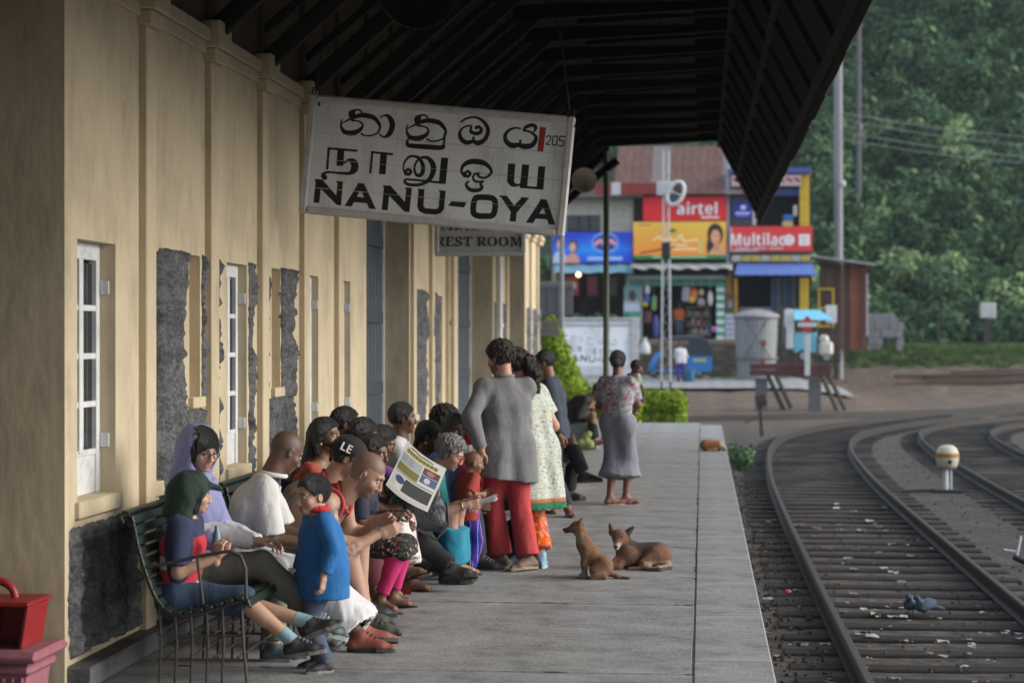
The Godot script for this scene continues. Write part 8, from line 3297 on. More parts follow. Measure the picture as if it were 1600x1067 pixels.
	g.cap(pq, pq + Vector3(0.045, -0.10, 0.0), 0.055, 0.06, 0.03)
	g.cap(pq + Vector3(0.045, -0.10, 0.0), pq + Vector3(0.065, -0.24, 0.0), 0.06, 0.03, 0.03)
	var cf := FastNoiseLite.new()
	cf.seed = 8
	cf.frequency = 22.0
	cf.fractal_octaves = 3
	g.rough(cf, 0.028)
	mb = MB.new()
	g.into(mb)
	worn_part("ponytail", mb, M.hair_brown, o)
	worn_part("sleeve_border", ring(j.sr.lerp(j.er, 0.64), j.er - j.sr, 0.072, 0.007), mat(Color(0.45, 0.10, 0.06), 0.8), o)

	# ---- standing person in dark blue
	var db := {"hip": Vector3(-1.43, 0.875, -18.8), "s": 0.95, "face": 175.0, "lean": 5.0, "head": Vector3(0, 8, 0), "skin": brown, "hair": "short", "h": 0.017, "hh": 0.009,
		"hand_l": at(877, 692, 18.62), "hand_r": Vector3(-1.6, 0.8, -18.95), "feet": "sandal", "shoe_m": mat(Color(0.03, 0.02, 0.02), 0.7), "foot_l": Vector3(at(886, 792, 18.7).x, 0.085, -18.7), "foot_r": Vector3(-1.5, 0.085, -18.95), "toe_l": Vector3(0.2, 0, 1), "elbow_l": Vector3(0.8, -0.3, 0.4),
		"wear": [{"kind": "top", "m": cloth(Color(0.035, 0.045, 0.07)), "sleeve": 1.9, "t": 0.018, "hem": 0.14, "name": "shirt"}, {"kind": "legs", "m": cloth(Color(0.022, 0.022, 0.03)), "t": 0.02, "upto": 1.94, "flare": 0.02, "name": "trousers"}]}
	person(db, "standing person in dark blue behind the woman in the printed tunic", "person")

	# ---- seated person with crossed black legs
	hip = Vector3(-1.78, 0.50, -20.4)
	person({"hip": hip, "s": 1.0, "face": 0.0, "lean": 2.0, "head": Vector3(10, 5, 0), "skin": dark, "hair": "short", "h": 0.018, "hh": 0.009,
		"hand_r": hip + Vector3(0.35, 0.12, 0.1), "hand_l": hip + Vector3(0.35, 0.12, -0.1), "foot_r": at(912, 741, 20.25), "foot_l": Vector3(at(888, 770, 20.5).x, 0.09, -20.5), "toe_r": Vector3(1, 0.05, 0), "toe_l": Vector3(1, 0, 0.05), "knee_r": Vector3(0.5, 1, 0), "sole_m": M.shoe_brown,
		"wear": [{"kind": "top", "m": cloth(Color(0.03, 0.03, 0.04)), "sleeve": 1.85, "name": "shirt"}, {"kind": "legs", "m": black, "t": 0.018, "upto": 1.92, "flare": 0.02, "name": "trousers"}]},
		"seated person with crossed legs in black trousers and black shoes", "person")
	# ---- seated person by the hedge
	hip = Vector3(-2.10, 0.52, -29.9)
	person({"hip": hip, "s": 0.97, "face": -6.0, "lean": 48.0, "bend": 24.0, "head": Vector3(10, 35, 0), "skin": brown, "hair": "short", "h": 0.022, "hh": 0.011, "hand_h": 0.008,
		"hand_r": hip + Vector3(0.35, 0.15, 0.1), "hand_l": hip + Vector3(0.35, 0.12, -0.1), "foot_r": at(928, 688, 29.8), "foot_l": Vector3(at(910, 696, 30.0).x, 0.085, -30.0), "toe_r": Vector3(1, 0.3, 0), "knee_r": Vector3(0.5, 1, 0), "feet": "sandal", "shoe_m": mat(Color(0.25, 0.08, 0.07), 0.7), "shoe_h": 0.012,
		"wear": [{"kind": "top", "m": cloth(Color(0.02, 0.02, 0.024)), "sleeve": 1.9, "name": "shirt"}, {"kind": "legs", "m": black, "t": 0.02, "upto": 1.9, "flare": 0.03, "name": "trousers"}]},
		"person in black sitting on the low wall by the lime hedge", "person")

	# ---- woman carrying a baby
	var zebra := floral(Color(0.60, 0.60, 0.63), [Color(0.07, 0.07, 0.08), Color(0.09, 0.09, 0.10), Color(0.08, 0.08, 0.09), Color(0.82, 0.82, 0.84)], 460, 5.0, 2)
	var zp := Pen.new(256, 256, Color.BLACK)
	zp.im = zebra.get_image()
	var rr := RandomNumberGenerator.new()
	rr.seed = 6
	for i in 11:
		var q := Vector2(rr.randf() * 256, rr.randf() * 256)
		for k in 5:
			var a := k * TAU / 5.0
			zp.ellipse(q + Vector2(cos(a), sin(a)) * 10.0, Vector2(9, 9), Color(0.62, 0.07, 0.11), 2)
		zp.ellipse(q, Vector2(5, 5), Color(0.8, 0.5, 0.5), 2)
	var mo := {"hip": Vector3(-0.885, 0.865, -20.1), "s": 0.935, "face": 68.0, "female": true, "lean": 2.0, "side": -4.0, "head": Vector3(20, 6, 0), "skin": Color(0.19, 0.085, 0.06), "hair": "bun", "h": 0.015, "hh": 0.008,
		"hand_r": Vector3(-0.84, 1.03, -20.36), "elbow_r": Vector3(1, -0.5, 0.6), "hand_l": Vector3(-0.95, 1.0, -20.45), "feet": "sandal", "shoe_m": mat(Color(0.32, 0.13, 0.11), 0.7), "foot_l": Vector3(-0.965, 0.08, -20.08), "foot_r": Vector3(-0.80, 0.08, -20.14), "toe_l": Vector3(0.7, 0, -0.3), "toe_r": Vector3(0.8, 0, -0.2),
		"wear": [{"kind": "top", "m": patterned(tex_of(zp.im), 3.2), "sleeve": 0.75, "cuff": 0.014, "t": 0.018, "hem": 0.08, "name": "printed_blouse", "fold": 0.008},
			{"kind": "skirt", "m": cloth(Color(0.205, 0.20, 0.245)), "upto": 1.42, "t": 0.022, "flare": 0.075, "name": "skirt", "fold": 0.010, "fold_f": 5.0, "fold_v": Vector3(1.5, 0.25, 1.5)}]}
	person(mo, "barefoot-sandalled woman in a printed blouse and grey skirt carrying a baby", "person")
	person({"hip": Vector3(-0.74, 1.17, -20.28), "s": 0.40, "hs": 1.65, "child": true, "face": 45.0, "lean": 4.0, "head": Vector3(-75, 22, 0), "skin": Color(0.13, 0.06, 0.04), "hair": "short", "h": 0.012, "hh": 0.008, "w": 1.2,
		"hand_r": Vector3(-0.60, 1.12, -20.38), "hand_l": Vector3(-0.7, 1.14, -20.5), "foot_l": Vector3(-0.80, 0.95, -20.45), "foot_r": Vector3(-0.72, 0.95, -20.42), "feet": "none", "floor": 0.0,
		"wear": [{"kind": "top", "m": patterned(floral(Color(0.6, 0.62, 0.58), [Color(0.2, 0.5, 0.2)], 30, 12, 4), 4.0), "sleeve": 0.9, "t": 0.02, "hem": 0.1, "name": "top"}, {"kind": "legs", "m": cloth(Color(0.03, 0.05, 0.2)), "t": 0.02, "upto": 1.7, "name": "trousers"}]},
		"dark-haired baby carried on the woman's arm", "person")

	# ---- far people at the shops
	var fy := ground_h(-0.85, 76.5) + 0.13
	person({"hip": Vector3(-0.85, fy + 0.85, -76.5), "s": 0.95, "face": 100.0, "lean": 22.0, "bend": 8.0, "head": Vector3(0, 25, 0), "skin": brown, "hair": "short", "h": 0.03, "hh": 0.018, "hand_h": 0.011, "shoe_h": 0.02, "floor": fy, "hair_h": 0.018,
		"foot_l": Vector3(-0.95, fy + 0.08, -76.5), "foot_r": Vector3(-0.75, fy + 0.08, -76.5), "hand_l": Vector3(-1.05, fy + 0.9, -76.9), "hand_r": Vector3(-0.7, fy + 0.9, -76.9),
		"wear": [{"kind": "top", "m": cloth(Color(0.52, 0.52, 0.55)), "sleeve": 1.8, "t": 0.03, "hem": 0.16, "name": "shirt"}, {"kind": "legs", "m": cloth(Color(0.06, 0.05, 0.3)), "t": 0.02, "name": "trousers"}]},
		"distant person in a white shirt and blue trousers beside the taxi", "person")
	fy = at(1062, 530, 84).y
	person({"hip": Vector3(-1.02, fy + 0.86, -84.5), "s": 0.94, "face": -80.0, "lean": 2.0, "skin": brown, "hair": "short", "h": 0.03, "hh": 0.018, "hand_h": 0.011, "shoe_h": 0.02, "floor": fy, "hair_h": 0.018,
		"foot_l": Vector3(-0.94, fy + 0.08, -84.5), "foot_r": Vector3(-1.1, fy + 0.08, -84.5),
		"wear": [{"kind": "top", "m": cloth(Color(0.62, 0.14, 0.04)), "sleeve": 0.9, "t": 0.025, "hem": 0.14, "name": "shirt"}, {"kind": "legs", "m": cloth(Color(0.05, 0.08, 0.11)), "t": 0.03, "name": "trousers"}]},
		"distant person in an orange top standing in the grocery shop doorway", "person")

func striped(bg: Color, cols: Array) -> Texture2D:
	var p := Pen.new(128, 128, bg)
	for k in 8:
		p.stroke([k * 16 + 4, 0, 4 + (k % 3) * 2, k * 16 + 8, 64, 5, k * 16 + 4, 128, 4 + (k % 3) * 2], cols[k % cols.size()])
	return tex_of(p.im)

func trims(o: Node3D, j: Dictionary, tank: float, c: Color):
	for q in ["l", "r"]:
		var out: Vector3 = (j["s" + q] - j.top).normalized()
		worn_part("armhole_trim", ring(j.top + out * tank * j.s - j.u1 * 0.028 * j.s, out + j.u1 * 0.25, 0.094 * j.s, 0.011, 0.98, j.u1), cloth(c), o)
	worn_part("neck_trim", ring(j.neck - j.u1 * 0.022 * j.s + j.f * 0.01, j.u1 + j.f * 0.5, 0.088 * j.s, 0.010, 1.0, j.f), cloth(c), o)

func cap_part(o: Node3D, j: Dictionary, c: Color, backwards: bool):
	var g := Field.new(j.head - Vector3.ONE * 0.22, j.head + Vector3.ONE * 0.22, 0.009)
	var hb: Basis = j.hb
	var s: float = j.hs
	g.ell(j.head + hb * (Vector3(0, 0.045, -0.010) * s), Vector3(0.094, 0.092, 0.114) * s, hb, 0.01)
	g.cut(j.head + hb * (Vector3(0, 0.03, 0) * s), hb * Vector3(0, -1, 0.05))
	var d := -1.0 if backwards else 1.0
	for q in [-0.035, 0.0, 0.035]:
		g.cap(j.head + hb * (Vector3(q, 0.034, 0.09 * d) * s), j.head + hb * (Vector3(q * 0.9, 0.022, (0.165 - absf(q)) * d) * s), 0.014 * s, 0.010 * s, 0.014)
	var mb := MB.new()
	g.into(mb)
	worn_part("cap", mb, cloth(c, 0.3), o)
	var n = lettering("cap_lettering", "LE", 0.052, Transform3D(), mat(Color(0.6, 0.6, 0.6), 0.7), o)
	var side: Vector3 = -(hb.x)
	n.transform = Transform3D(Basis(hb.z, hb.y, hb.z.cross(hb.y)), j.head + hb * (Vector3(-0.097, 0.062, -0.035) * s) - last_base)
	n.rotate_object_local(Vector3.RIGHT, -0.3)

func glasses(o: Node3D, j: Dictionary, c: Color):
	var hb: Basis = j.hb
	var s: float = j.hs
	var mb := MB.new()
	for q in [-1.0, 1.0]:
		var pts := []
		for i in 17:
			var t := TAU * i / 16.0
			pts.append(j.head + hb * (Vector3(0.032 * q + cos(t) * 0.024, 0.002 + sin(t) * 0.018, 0.104 - absf(cos(t)) * 0.003) * s))
		mb.tube(pts, 0.0030, 5, false)
		mb.tube([j.head + hb * (Vector3(0.056 * q, 0.006, 0.101) * s), j.head + hb * (Vector3(0.080 * q, 0.008, 0.05) * s), j.head + hb * (Vector3(0.086 * q, 0.006, -0.01) * s)], 0.0026, 5)
	mb.tube([j.head + hb * (Vector3(-0.009, 0.006, 0.105) * s), j.head + hb * (Vector3(0.009, 0.006, 0.105) * s)], 0.003, 5)
	worn_part("glasses", mb, mat(c, 0.3), o)

func earrings(o: Node3D, j: Dictionary):
	for q in [-1.0, 1.0]:
		var mb := MB.new()
		mb.ell(j.head + j.hb * (Vector3(0.080 * q, -0.045, -0.004) * j.hs), Vector3.ONE * 0.012, Basis.IDENTITY, 8, 6)
		worn_part("earring", mb, M.gold, o)

func newspaper():
	# an open page, leaning back, its outer side towards the camera
	var p := Pen.new(320, 400, Color(0.62, 0.62, 0.60))
	var r := RandomNumberGenerator.new()
	r.seed = 12
	p.stroke([60, 22, 9, 100, 18, 9, 140, 24, 9, 190, 20, 10, 240, 24, 8], Color(0.12, 0.12, 0.14))
	p.rect(30, 36, 250, 34, Color(0.50, 0.46, 0.14))
	for k in 9:
		p.stroke([42 + k * 27, 60, 5, 48 + k * 27, 44, 6, 58 + k * 27, 52, 6, 50 + k * 27, 64, 5], Color(0.16, 0.15, 0.08))
	p.rect(12, 82, 180, 80, Color(0.50, 0.52, 0.54))
	p.rect(12, 166, 180, 66, Color(0.36, 0.34, 0.13))
	p.rect(202, 82, 104, 60, Color(0.30, 0.16, 0.17))
	p.rect(202, 146, 104, 66, Color(0.22, 0.28, 0.40))
	p.ellipse(Vector2(250, 112), Vector2(30, 22), Color(0.5, 0.35, 0.32), 6)
	p.ellipse(Vector2(246, 180), Vector2(22, 26), Color(0.6, 0.6, 0.62), 5)
	p.rect(12, 238, 296, 6, Color(0.2, 0.2, 0.22))
	p.rect(120, 256, 186, 100, Color(0.17, 0.17, 0.18))
	p.ellipse(Vector2(80, 290), Vector2(46, 30), Color(0.12, 0.20, 0.36), 6)
	for col in 3:
		for row in 22:
			var y := 88 + row * 3 if col < 2 else 250 + row * 5
			p.rect(18 + col * 60 if col < 2 else 14, y, 52 if col < 2 else 46, 1, Color(0.36, 0.36, 0.38))
	for row in 7:
		p.rect(12, 366 + row * 5, 296, 1, Color(0.34, 0.34, 0.36))
	var m := print_mat(p, 0.9)
	var c0 := at(637, 688, 13.25)
	var c1 := at(698, 732, 13.35)
	var c2 := at(668, 800, 12.95)
	var c3 := at(603, 757, 12.85)
	var mb := MB.new()
	var rows := []
	for i in 9:
		var row := []
		for q in 9:
			var u := q / 8.0
			var v := i / 8.0
			var pt := c0.lerp(c1, u).lerp(c3.lerp(c2, u), v)
			row.append(pt + Vector3(-0.02, 0, 0.05) * sin(u * PI) + Vector3(0, 0, 0.018 * sin(v * 7.0 + u * 2.0)))
		rows.append(row)
	mb.grid(rows, Vector3(0, 0.2, 1))
	var n = thing("newspaper", "open newspaper with a yellow headline held up by the hidden reader", "newspaper", c2)
	obj("front_page", mb, m, n, -c2)
	var bk := MB.new()
	rows = []
	for i in 5:
		var row := []
		for q in 9:
			var u := q / 8.0
			var v := i / 4.0
			var a := c0.lerp(c3, u)
			row.append(a + Vector3(-0.02, -0.05, -0.14) * v + Vector3(0, 0, 0.02 * sin(u * 6.0) * v) + Vector3(0, 0.0, -0.004))
		rows.append(row)
	bk.grid(rows, Vector3(-1, 0, 0.4))
	obj("back_page", bk, mat(Color(0.30, 0.32, 0.34), 0.9), n, -c2)

# ---------------------------------------------------------------- benches, bags and other small things
func build_bench(pos: Vector3, label: String, length := 1.8):
	var b := thing("platform_bench", label, "bench", pos, "", 0.0)
	# profile in x, y from the back roll to the front roll
	var pr := [Vector2(-0.30, 0.815), Vector2(-0.325, 0.85), Vector2(-0.30, 0.875), Vector2(-0.265, 0.845), Vector2(-0.235, 0.71), Vector2(-0.19, 0.56), Vector2(-0.13, 0.43), Vector2(-0.05, 0.378), Vector2(0.09, 0.395), Vector2(0.21, 0.435), Vector2(0.285, 0.455), Vector2(0.325, 0.435), Vector2(0.33, 0.405)]
	var c := Curve2D.new()
	for i in pr.size():
		var u: Vector2 = (pr[mini(i + 1, pr.size() - 1)] - pr[maxi(i - 1, 0)]) / 6.0
		c.add_point(pr[i], -u, u)
	c.bake_interval = 0.01
	var l := c.get_baked_length()
	var n := int(l / 0.052)
	for i in n:
		var p := c.sample_baked((i + 0.5) * l / n)
		var q := c.sample_baked((i + 0.5) * l / n + 0.008)
		var a := (q - p).angle()
		var s := MB.new()
		s.box(Vector3(p.x, p.y, -length * 0.5), Vector3(0.042, 0.016, length), Basis(Vector3(0, 0, 1), a), 0.004)
		obj("slat", s, M.green_slat, b)
	for d in [0.05, length * 0.5, length - 0.05]:
		var f := MB.new()
		var pts := []
		for i in 26:
			var p := c.sample_baked(i * l / 25.0)
			var q := c.sample_baked(minf(i * l / 25.0 + 0.01, l))
			var nn := (q - p).orthogonal().normalized() if q != p else Vector2.ZERO
			pts.append(Vector3(p.x - nn.x * 0.016 * -1.0, p.y - absf(nn.y) * 0.018, -d))
		f.tube(pts, 0.011, 6)
		for x in [-0.14, -0.06, 0.02, 0.10, 0.18, 0.28]:
			var top: float = 0.40 + maxf(0.0, x) * 0.12 - (0.03 if x == -0.06 else 0.0)
			f.tube([Vector3(x, top, -d), Vector3(x + 0.01, 0.22, -d), Vector3(x + (0.03 if x > 0.2 else 0.0), 0.004, -d)], 0.0075, 6)
		for y in [0.14, 0.26]:
			f.cyl(Vector3(-0.15, y, -d), Vector3(0.29, y, -d), 0.007, 0.007, 6)
		obj("iron_frame", f, M.bench_iron, b)
	var w := MB.new()
	for x in [-0.10, 0.02, 0.14, 0.26]:
		for y in [0.14, 0.26]:
			w.cyl(Vector3(x, y + 0.012, -0.05), Vector3(x, y + 0.012, -length + 0.05), 0.006, 0.006, 6)
	obj("wire_basket", w, M.bench_iron, b)
	for d in [0.03, length - 0.03]:
		var a := MB.new()
		a.tube([Vector3(-0.20, 0.60, -d), Vector3(-0.05, 0.63, -d), Vector3(0.10, 0.665, -d), Vector3(0.22, 0.685, -d), Vector3(0.28, 0.665, -d), Vector3(0.305, 0.60, -d), Vector3(0.31, 0.44, -d)], 0.009, 7)
		a.tube([Vector3(0.06, 0.65, -d), Vector3(0.09, 0.42, -d)], 0.008, 6)
		obj("armrest", a, M.bench_iron, b)

func blob(called: String, label: String, cat: String, m: Material, bones: Array, h: float, fold := 0.006, flat_floor := -1.0) -> Node3D:
	var pts := []
	for q in bones:
		pts.append(q[0])
		pts.append(q[1])
	var bb := bounds(pts, 0.26)
	var g := Field.new(bb[0], bb[1], h)
	for q in bones:
		g.cap(q[0], q[1], q[2], q[3], q[4] if q.size() > 4 else 0.05)
	g.rough(fold_noise(17, 7.0), fold)
	if flat_floor >= 0.0:
		g.cut(Vector3(0, flat_floor, 0), Vector3.DOWN)
	var mb := MB.new()
	g.into(mb)
	var base: Vector3 = (bb[0] + bb[1]) * 0.5
	base.y = bb[0].y + 0.26
	var t := thing(called, label, cat, base)
	obj("cover", mb, m, t, -base)
	last_base = base
	return t

func build_props():
	M.bench_iron = mat(Color(0.055, 0.052, 0.05), 0.6, 0.3)
	var names := ["green slatted iron bench under the hooded child and olive-trousered woman", "green slatted iron bench under the tattooed man", "green slatted iron bench under the newspaper reader", "green slatted iron bench under the white-shirted man near the blue door", "green slatted bench under the person with crossed black legs"]
	var spots := [Vector3(-2.57, 0, -9.34), Vector3(-2.56, 0, -11.2), Vector3(-2.54, 0, -13.06), Vector3(-2.53, 0, -14.92), Vector3(-1.75, 0, -19.7)]
	for k in 5:
		build_bench(spots[k], names[k])

	# red and pink litter bin by the doorway
	var bn := thing("litter_bin", "faded pink ribbed litter bin with a red hood by the doorway", "bin", Vector3(-3.36, 0, -8.9))
	bn.scale = Vector3.ONE * 0.93
	var pink := worn(Color(0.30, 0.115, 0.145), 0.55, 3.0)
	var red := worn(Color(0.26, 0.016, 0.018), 0.45, 3.0)
	var mb := MB.new()
	mb.prism(PackedVector2Array([Vector2(-0.20, 0.0), Vector2(0.19, 0.0), Vector2(0.225, 0.24), Vector2(-0.235, 0.24)]), Transform3D(Basis.IDENTITY, Vector3.ZERO), 0.36)
	obj("tub", mb, pink, bn)
	for k in 9:
		var rb := MB.new()
		rb.beam(Vector3(-0.18 + k * 0.046, 0.01, 0.188), Vector3(-0.19 + k * 0.048, 0.165, 0.19), 0.016, 0.018, 0.004)
		obj("rib", rb, pink, bn)
	var fl := MB.new()
	fl.mm(Vector3(-0.26, 0.172, -0.2), Vector3(0.245, 0.232, 0.205), 0.02)
	fl.mm(Vector3(-0.31, 0.243, -0.24), Vector3(0.295, 0.30, 0.25), 0.022)
	obj("rim", fl, pink, bn)
	var hd := MB.new()
	hd.prism(PackedVector2Array([Vector2(-0.26, 0.302), Vector2(0.17, 0.302), Vector2(0.21, 0.52), Vector2(-0.30, 0.52)]), Transform3D(Basis.IDENTITY, Vector3(0, 0, -0.16)), 0.02)
	for q in [[-0.28, 0.02], [0.19, 0.02], [-0.045, 0.03]]:
		hd.box(Vector3(q[0], 0.41, 0.0), Vector3(q[1], 0.21, 0.3), Basis(Vector3(0, 0, 1), -0.16 if q[0] > 0.0 else 0.1 if q[0] < -0.1 else -0.1), 0.004)
	hd.mm(Vector3(-0.31, 0.515, -0.18), Vector3(0.222, 0.54, 0.16), 0.008)
	obj("hood", hd, red, bn)
	var hl := MB.new()
	var pts := []
	for i in 15:
		var t := PI * i / 14.0
		pts.append(Vector3(-0.02 + cos(t) * 0.10, 0.54 + sin(t) * 0.085, -0.03))
	hl.tube(pts, 0.022, 8)
	obj("handle", hl, red, bn)

	# enamel lamp shade and loudspeaker under the canopy
	var lp := thing("round_horn_speaker", "round black horn mouth hanging under the canopy above the name board", "loudspeaker", at(653, -20, 12.2))
	var sh := MB.new()
	sh.lathe(Vector3.ZERO, [Vector2(0.03, 0.26), Vector2(0.10, 0.24), Vector2(0.20, 0.17), Vector2(0.262, 0.04), Vector2(0.268, 0.0), Vector2(0.258, 0.002), Vector2(0.19, 0.15), Vector2(0.09, 0.22), Vector2(0.0, 0.235)], 32, Basis(Vector3.RIGHT, -1.3))
	obj("horn", sh, mat(Color(0.022, 0.022, 0.023), 0.4), lp)
	var st := MB.new()
	st.cyl(Vector3(0, 0.2, -0.1), Vector3(0, 5.05 - lp.position.y, -0.14), 0.014, 0.014, 8)
	st.cyl(Vector3(0.19, 0.0, 0), Vector3(0.19, 5.05 - lp.position.y, 0), 0.006, 0.006, 6)
	obj("conduit", st, M.black_iron, lp)
	var ls := thing("horn_loudspeaker", "cream horn loudspeaker hanging at the end of the canopy", "loudspeaker", at(912, 282, 25.0))
	var hn := MB.new()
	hn.lathe(Vector3.ZERO, [Vector2(0.0, -0.24), Vector2(0.06, -0.22), Vector2(0.07, -0.10), Vector2(0.10, -0.02), Vector2(0.155, 0.05), Vector2(0.165, 0.055), Vector2(0.15, 0.05), Vector2(0.08, -0.04), Vector2(0.05, -0.08), Vector2(0.0, -0.06)], 24, Basis(Vector3.RIGHT, PI * 0.5) * Basis(Vector3(0, 0, 1), -0.25))
	obj("horn", hn, worn(Color(0.60, 0.58, 0.48), 0.5, 2.0), ls)
	var br := MB.new()
	br.tube([Vector3(0, 0.05, -0.15), Vector3(0.02, 0.4, -0.2), Vector3(0.0, 5.0 - ls.position.y, -0.2)], 0.016, 6)
	obj("bracket", br, M.black_iron, ls)

	# bags
	var c := at(655, 795, 13.25)
	var gb := blob("shoulder_bag", "slack dark grey shoulder bag lying on the reader's lap", "bag", bump(tri_mat(mat(Color(0.05, 0.055, 0.065), 0.5), 5.0, false), T.fold, 0.8), [[c + Vector3(-0.13, -0.05, 0.02), c + Vector3(0.13, -0.07, 0.05), 0.09, 0.085, 0.06], [c + Vector3(-0.06, 0.06, -0.02), c + Vector3(0.10, 0.04, 0.0), 0.08, 0.06, 0.06]], 0.012, 0.014)
	var sp := MB.new()
	sp.tube([c + Vector3(-0.15, 0.05, 0.08), c + Vector3(0.0, -0.12, 0.16), c + Vector3(0.14, -0.20, 0.14), c + Vector3(0.22, -0.10, 0.10), c + Vector3(0.20, 0.05, 0.05)], 0.010, 6)
	worn_part("strap", sp, mat(Color(0.03, 0.03, 0.035), 0.6), gb)
	c = gp(712, 893, 0.0) + Vector3(0, 0.2, -0.1)
	var bp := blob("grey_backpack", "grey backpack with pale piping standing by the turquoise skirt", "backpack", cloth(Color(0.11, 0.11, 0.10)), [[c + Vector3(-0.05, -0.1, 0), c + Vector3(0.05, -0.1, 0), 0.11, 0.11, 0.05], [c + Vector3(-0.04, 0.10, -0.03), c + Vector3(0.02, 0.12, -0.03), 0.10, 0.09, 0.06]], 0.012, 0.008, 0.004)
	var pp := MB.new()
	pp.tube([c + Vector3(-0.06, 0.17, 0.07), c + Vector3(0.02, 0.13, 0.09), c + Vector3(0.08, 0.0, 0.115), c + Vector3(0.10, -0.17, 0.11)], 0.010, 6)
	worn_part("piping", pp, mat(Color(0.5, 0.5, 0.48), 0.7), bp)
	var yp := MB.new()
	yp.ell(c + Vector3(-0.02, -0.12, 0.10), Vector3(0.08, 0.06, 0.03))
	worn_part("lime_pocket", yp, mat(Color(0.35, 0.38, 0.04), 0.7), bp)
	c = gp(798, 888, 0.0) + Vector3(0, 0.16, -0.5)
	blob("black_backpack", "black backpack standing between the legs of the standing man", "backpack", cloth(Color(0.014, 0.014, 0.016)), [[c + Vector3(-0.06, -0.06, 0), c + Vector3(0.07, -0.07, 0), 0.10, 0.10, 0.05], [c + Vector3(-0.03, 0.08, 0), c + Vector3(0.03, 0.08, 0), 0.09, 0.08, 0.05]], 0.013, 0.01, 0.004)
	c = gp(772, 886, 0.0) + Vector3(0, 0.25, -0.25)
	blob("dark_rucksack", "tall dark rucksack standing behind the child in red", "backpack", cloth(Color(0.018, 0.02, 0.028)), [[c + Vector3(-0.04, -0.14, 0), c + Vector3(0.05, -0.14, 0), 0.11, 0.11, 0.05], [c + Vector3(-0.02, 0.25, 0), c + Vector3(0.03, 0.24, 0), 0.10, 0.09, 0.08]], 0.013, 0.01, 0.004)
	c = at(741, 712, 15.4)
	blob("red_bag", "bright red soft bag standing on the bench behind the standing man", "bag", cloth(Color(0.42, 0.015, 0.025)), [[c + Vector3(-0.05, -0.17, 0), c + Vector3(0.05, -0.17, 0), 0.13, 0.13, 0.05], [c + Vector3(-0.04, 0.18, 0), c + Vector3(0.02, 0.18, 0), 0.09, 0.09, 0.08]], 0.015, 0.01)
	c = Vector3(-1.78, 0.40, -29.6)
	blob("pale_green_bag", "pale green cloth bag beside the person on the low wall", "bag", cloth(Color(0.24, 0.30, 0.10)), [[c + Vector3(-0.1, -0.28, 0), c + Vector3(0.05, -0.3, 0), 0.075, 0.075, 0.04], [c + Vector3(-0.02, -0.18, 0), c + Vector3(0.03, -0.15, 0), 0.06, 0.05, 0.06]], 0.02, 0.012, 0.004)
	# pink wrapper on the sleepers
	var pw := MB.new()
	pw.ell(Vector3.ZERO, Vector3(0.035, 0.028, 0.03), Basis.IDENTITY, 7, 5)
	tag(obj("crumpled_wrapper", pw, mat(Color(0.5, 0.06, 0.12), 0.5), null, gp(1232, 928, -0.79) + Vector3(0, 0.02, 0)), "small crumpled pink wrapper lying outside the first rail", "wrapper")
	# bottle held up by the hooded child
	var bt := MB.new()
	bt.lathe(Vector3.ZERO, [Vector2(0.0, 0.0), Vector2(0.022, 0.0), Vector2(0.024, 0.03), Vector2(0.022, 0.08), Vector2(0.010, 0.11), Vector2(0.010, 0.13), Vector2(0.0, 0.13)], 14)
	tag(obj("drink_bottle", bt, mat(Color(0.10, 0.16, 0.22), 0.25), null, at(338, 861, 9.53)), "small bluish bottle held by the hooded child", "bottle")

# ---------------------------------------------------------------- animals
func animal(called: String, label: String, cat: String, base: Vector3, bones: Array, balls: Array, h: float, paint: Callable, m: Material) -> Node3D:
	var pts := []
	for q in bones:
		pts.append(q[0])
		pts.append(q[1])
	for q in balls:
		pts.append(q[0] + q[1])
		pts.append(q[0] - q[1])
	var bb := bounds(pts, 0.12)
	var g := Field.new(bb[0], bb[1], h)
	for q in bones:
		g.cap(q[0], q[1], q[2], q[3], q[4] if q.size() > 4 else 0.025)
	for q in balls:
		g.ell(q[0], q[1], q[2] if q.size() > 2 else Basis.IDENTITY, q[3] if q.size() > 3 else 0.02)
	var f := FastNoiseLite.new()
	f.seed = 5
	f.frequency = 45.0
	f.fractal_octaves = 2
	g.rough(f, h * 0.4)
	var mb := MB.new()
	g.into(mb)
	for i in mb.v.size():
		mb.c[i] = paint.call(mb.v[i], mb.n[i])
	var t := thing(called, label, cat, base)
	obj("body", mb, m, t)
	return t

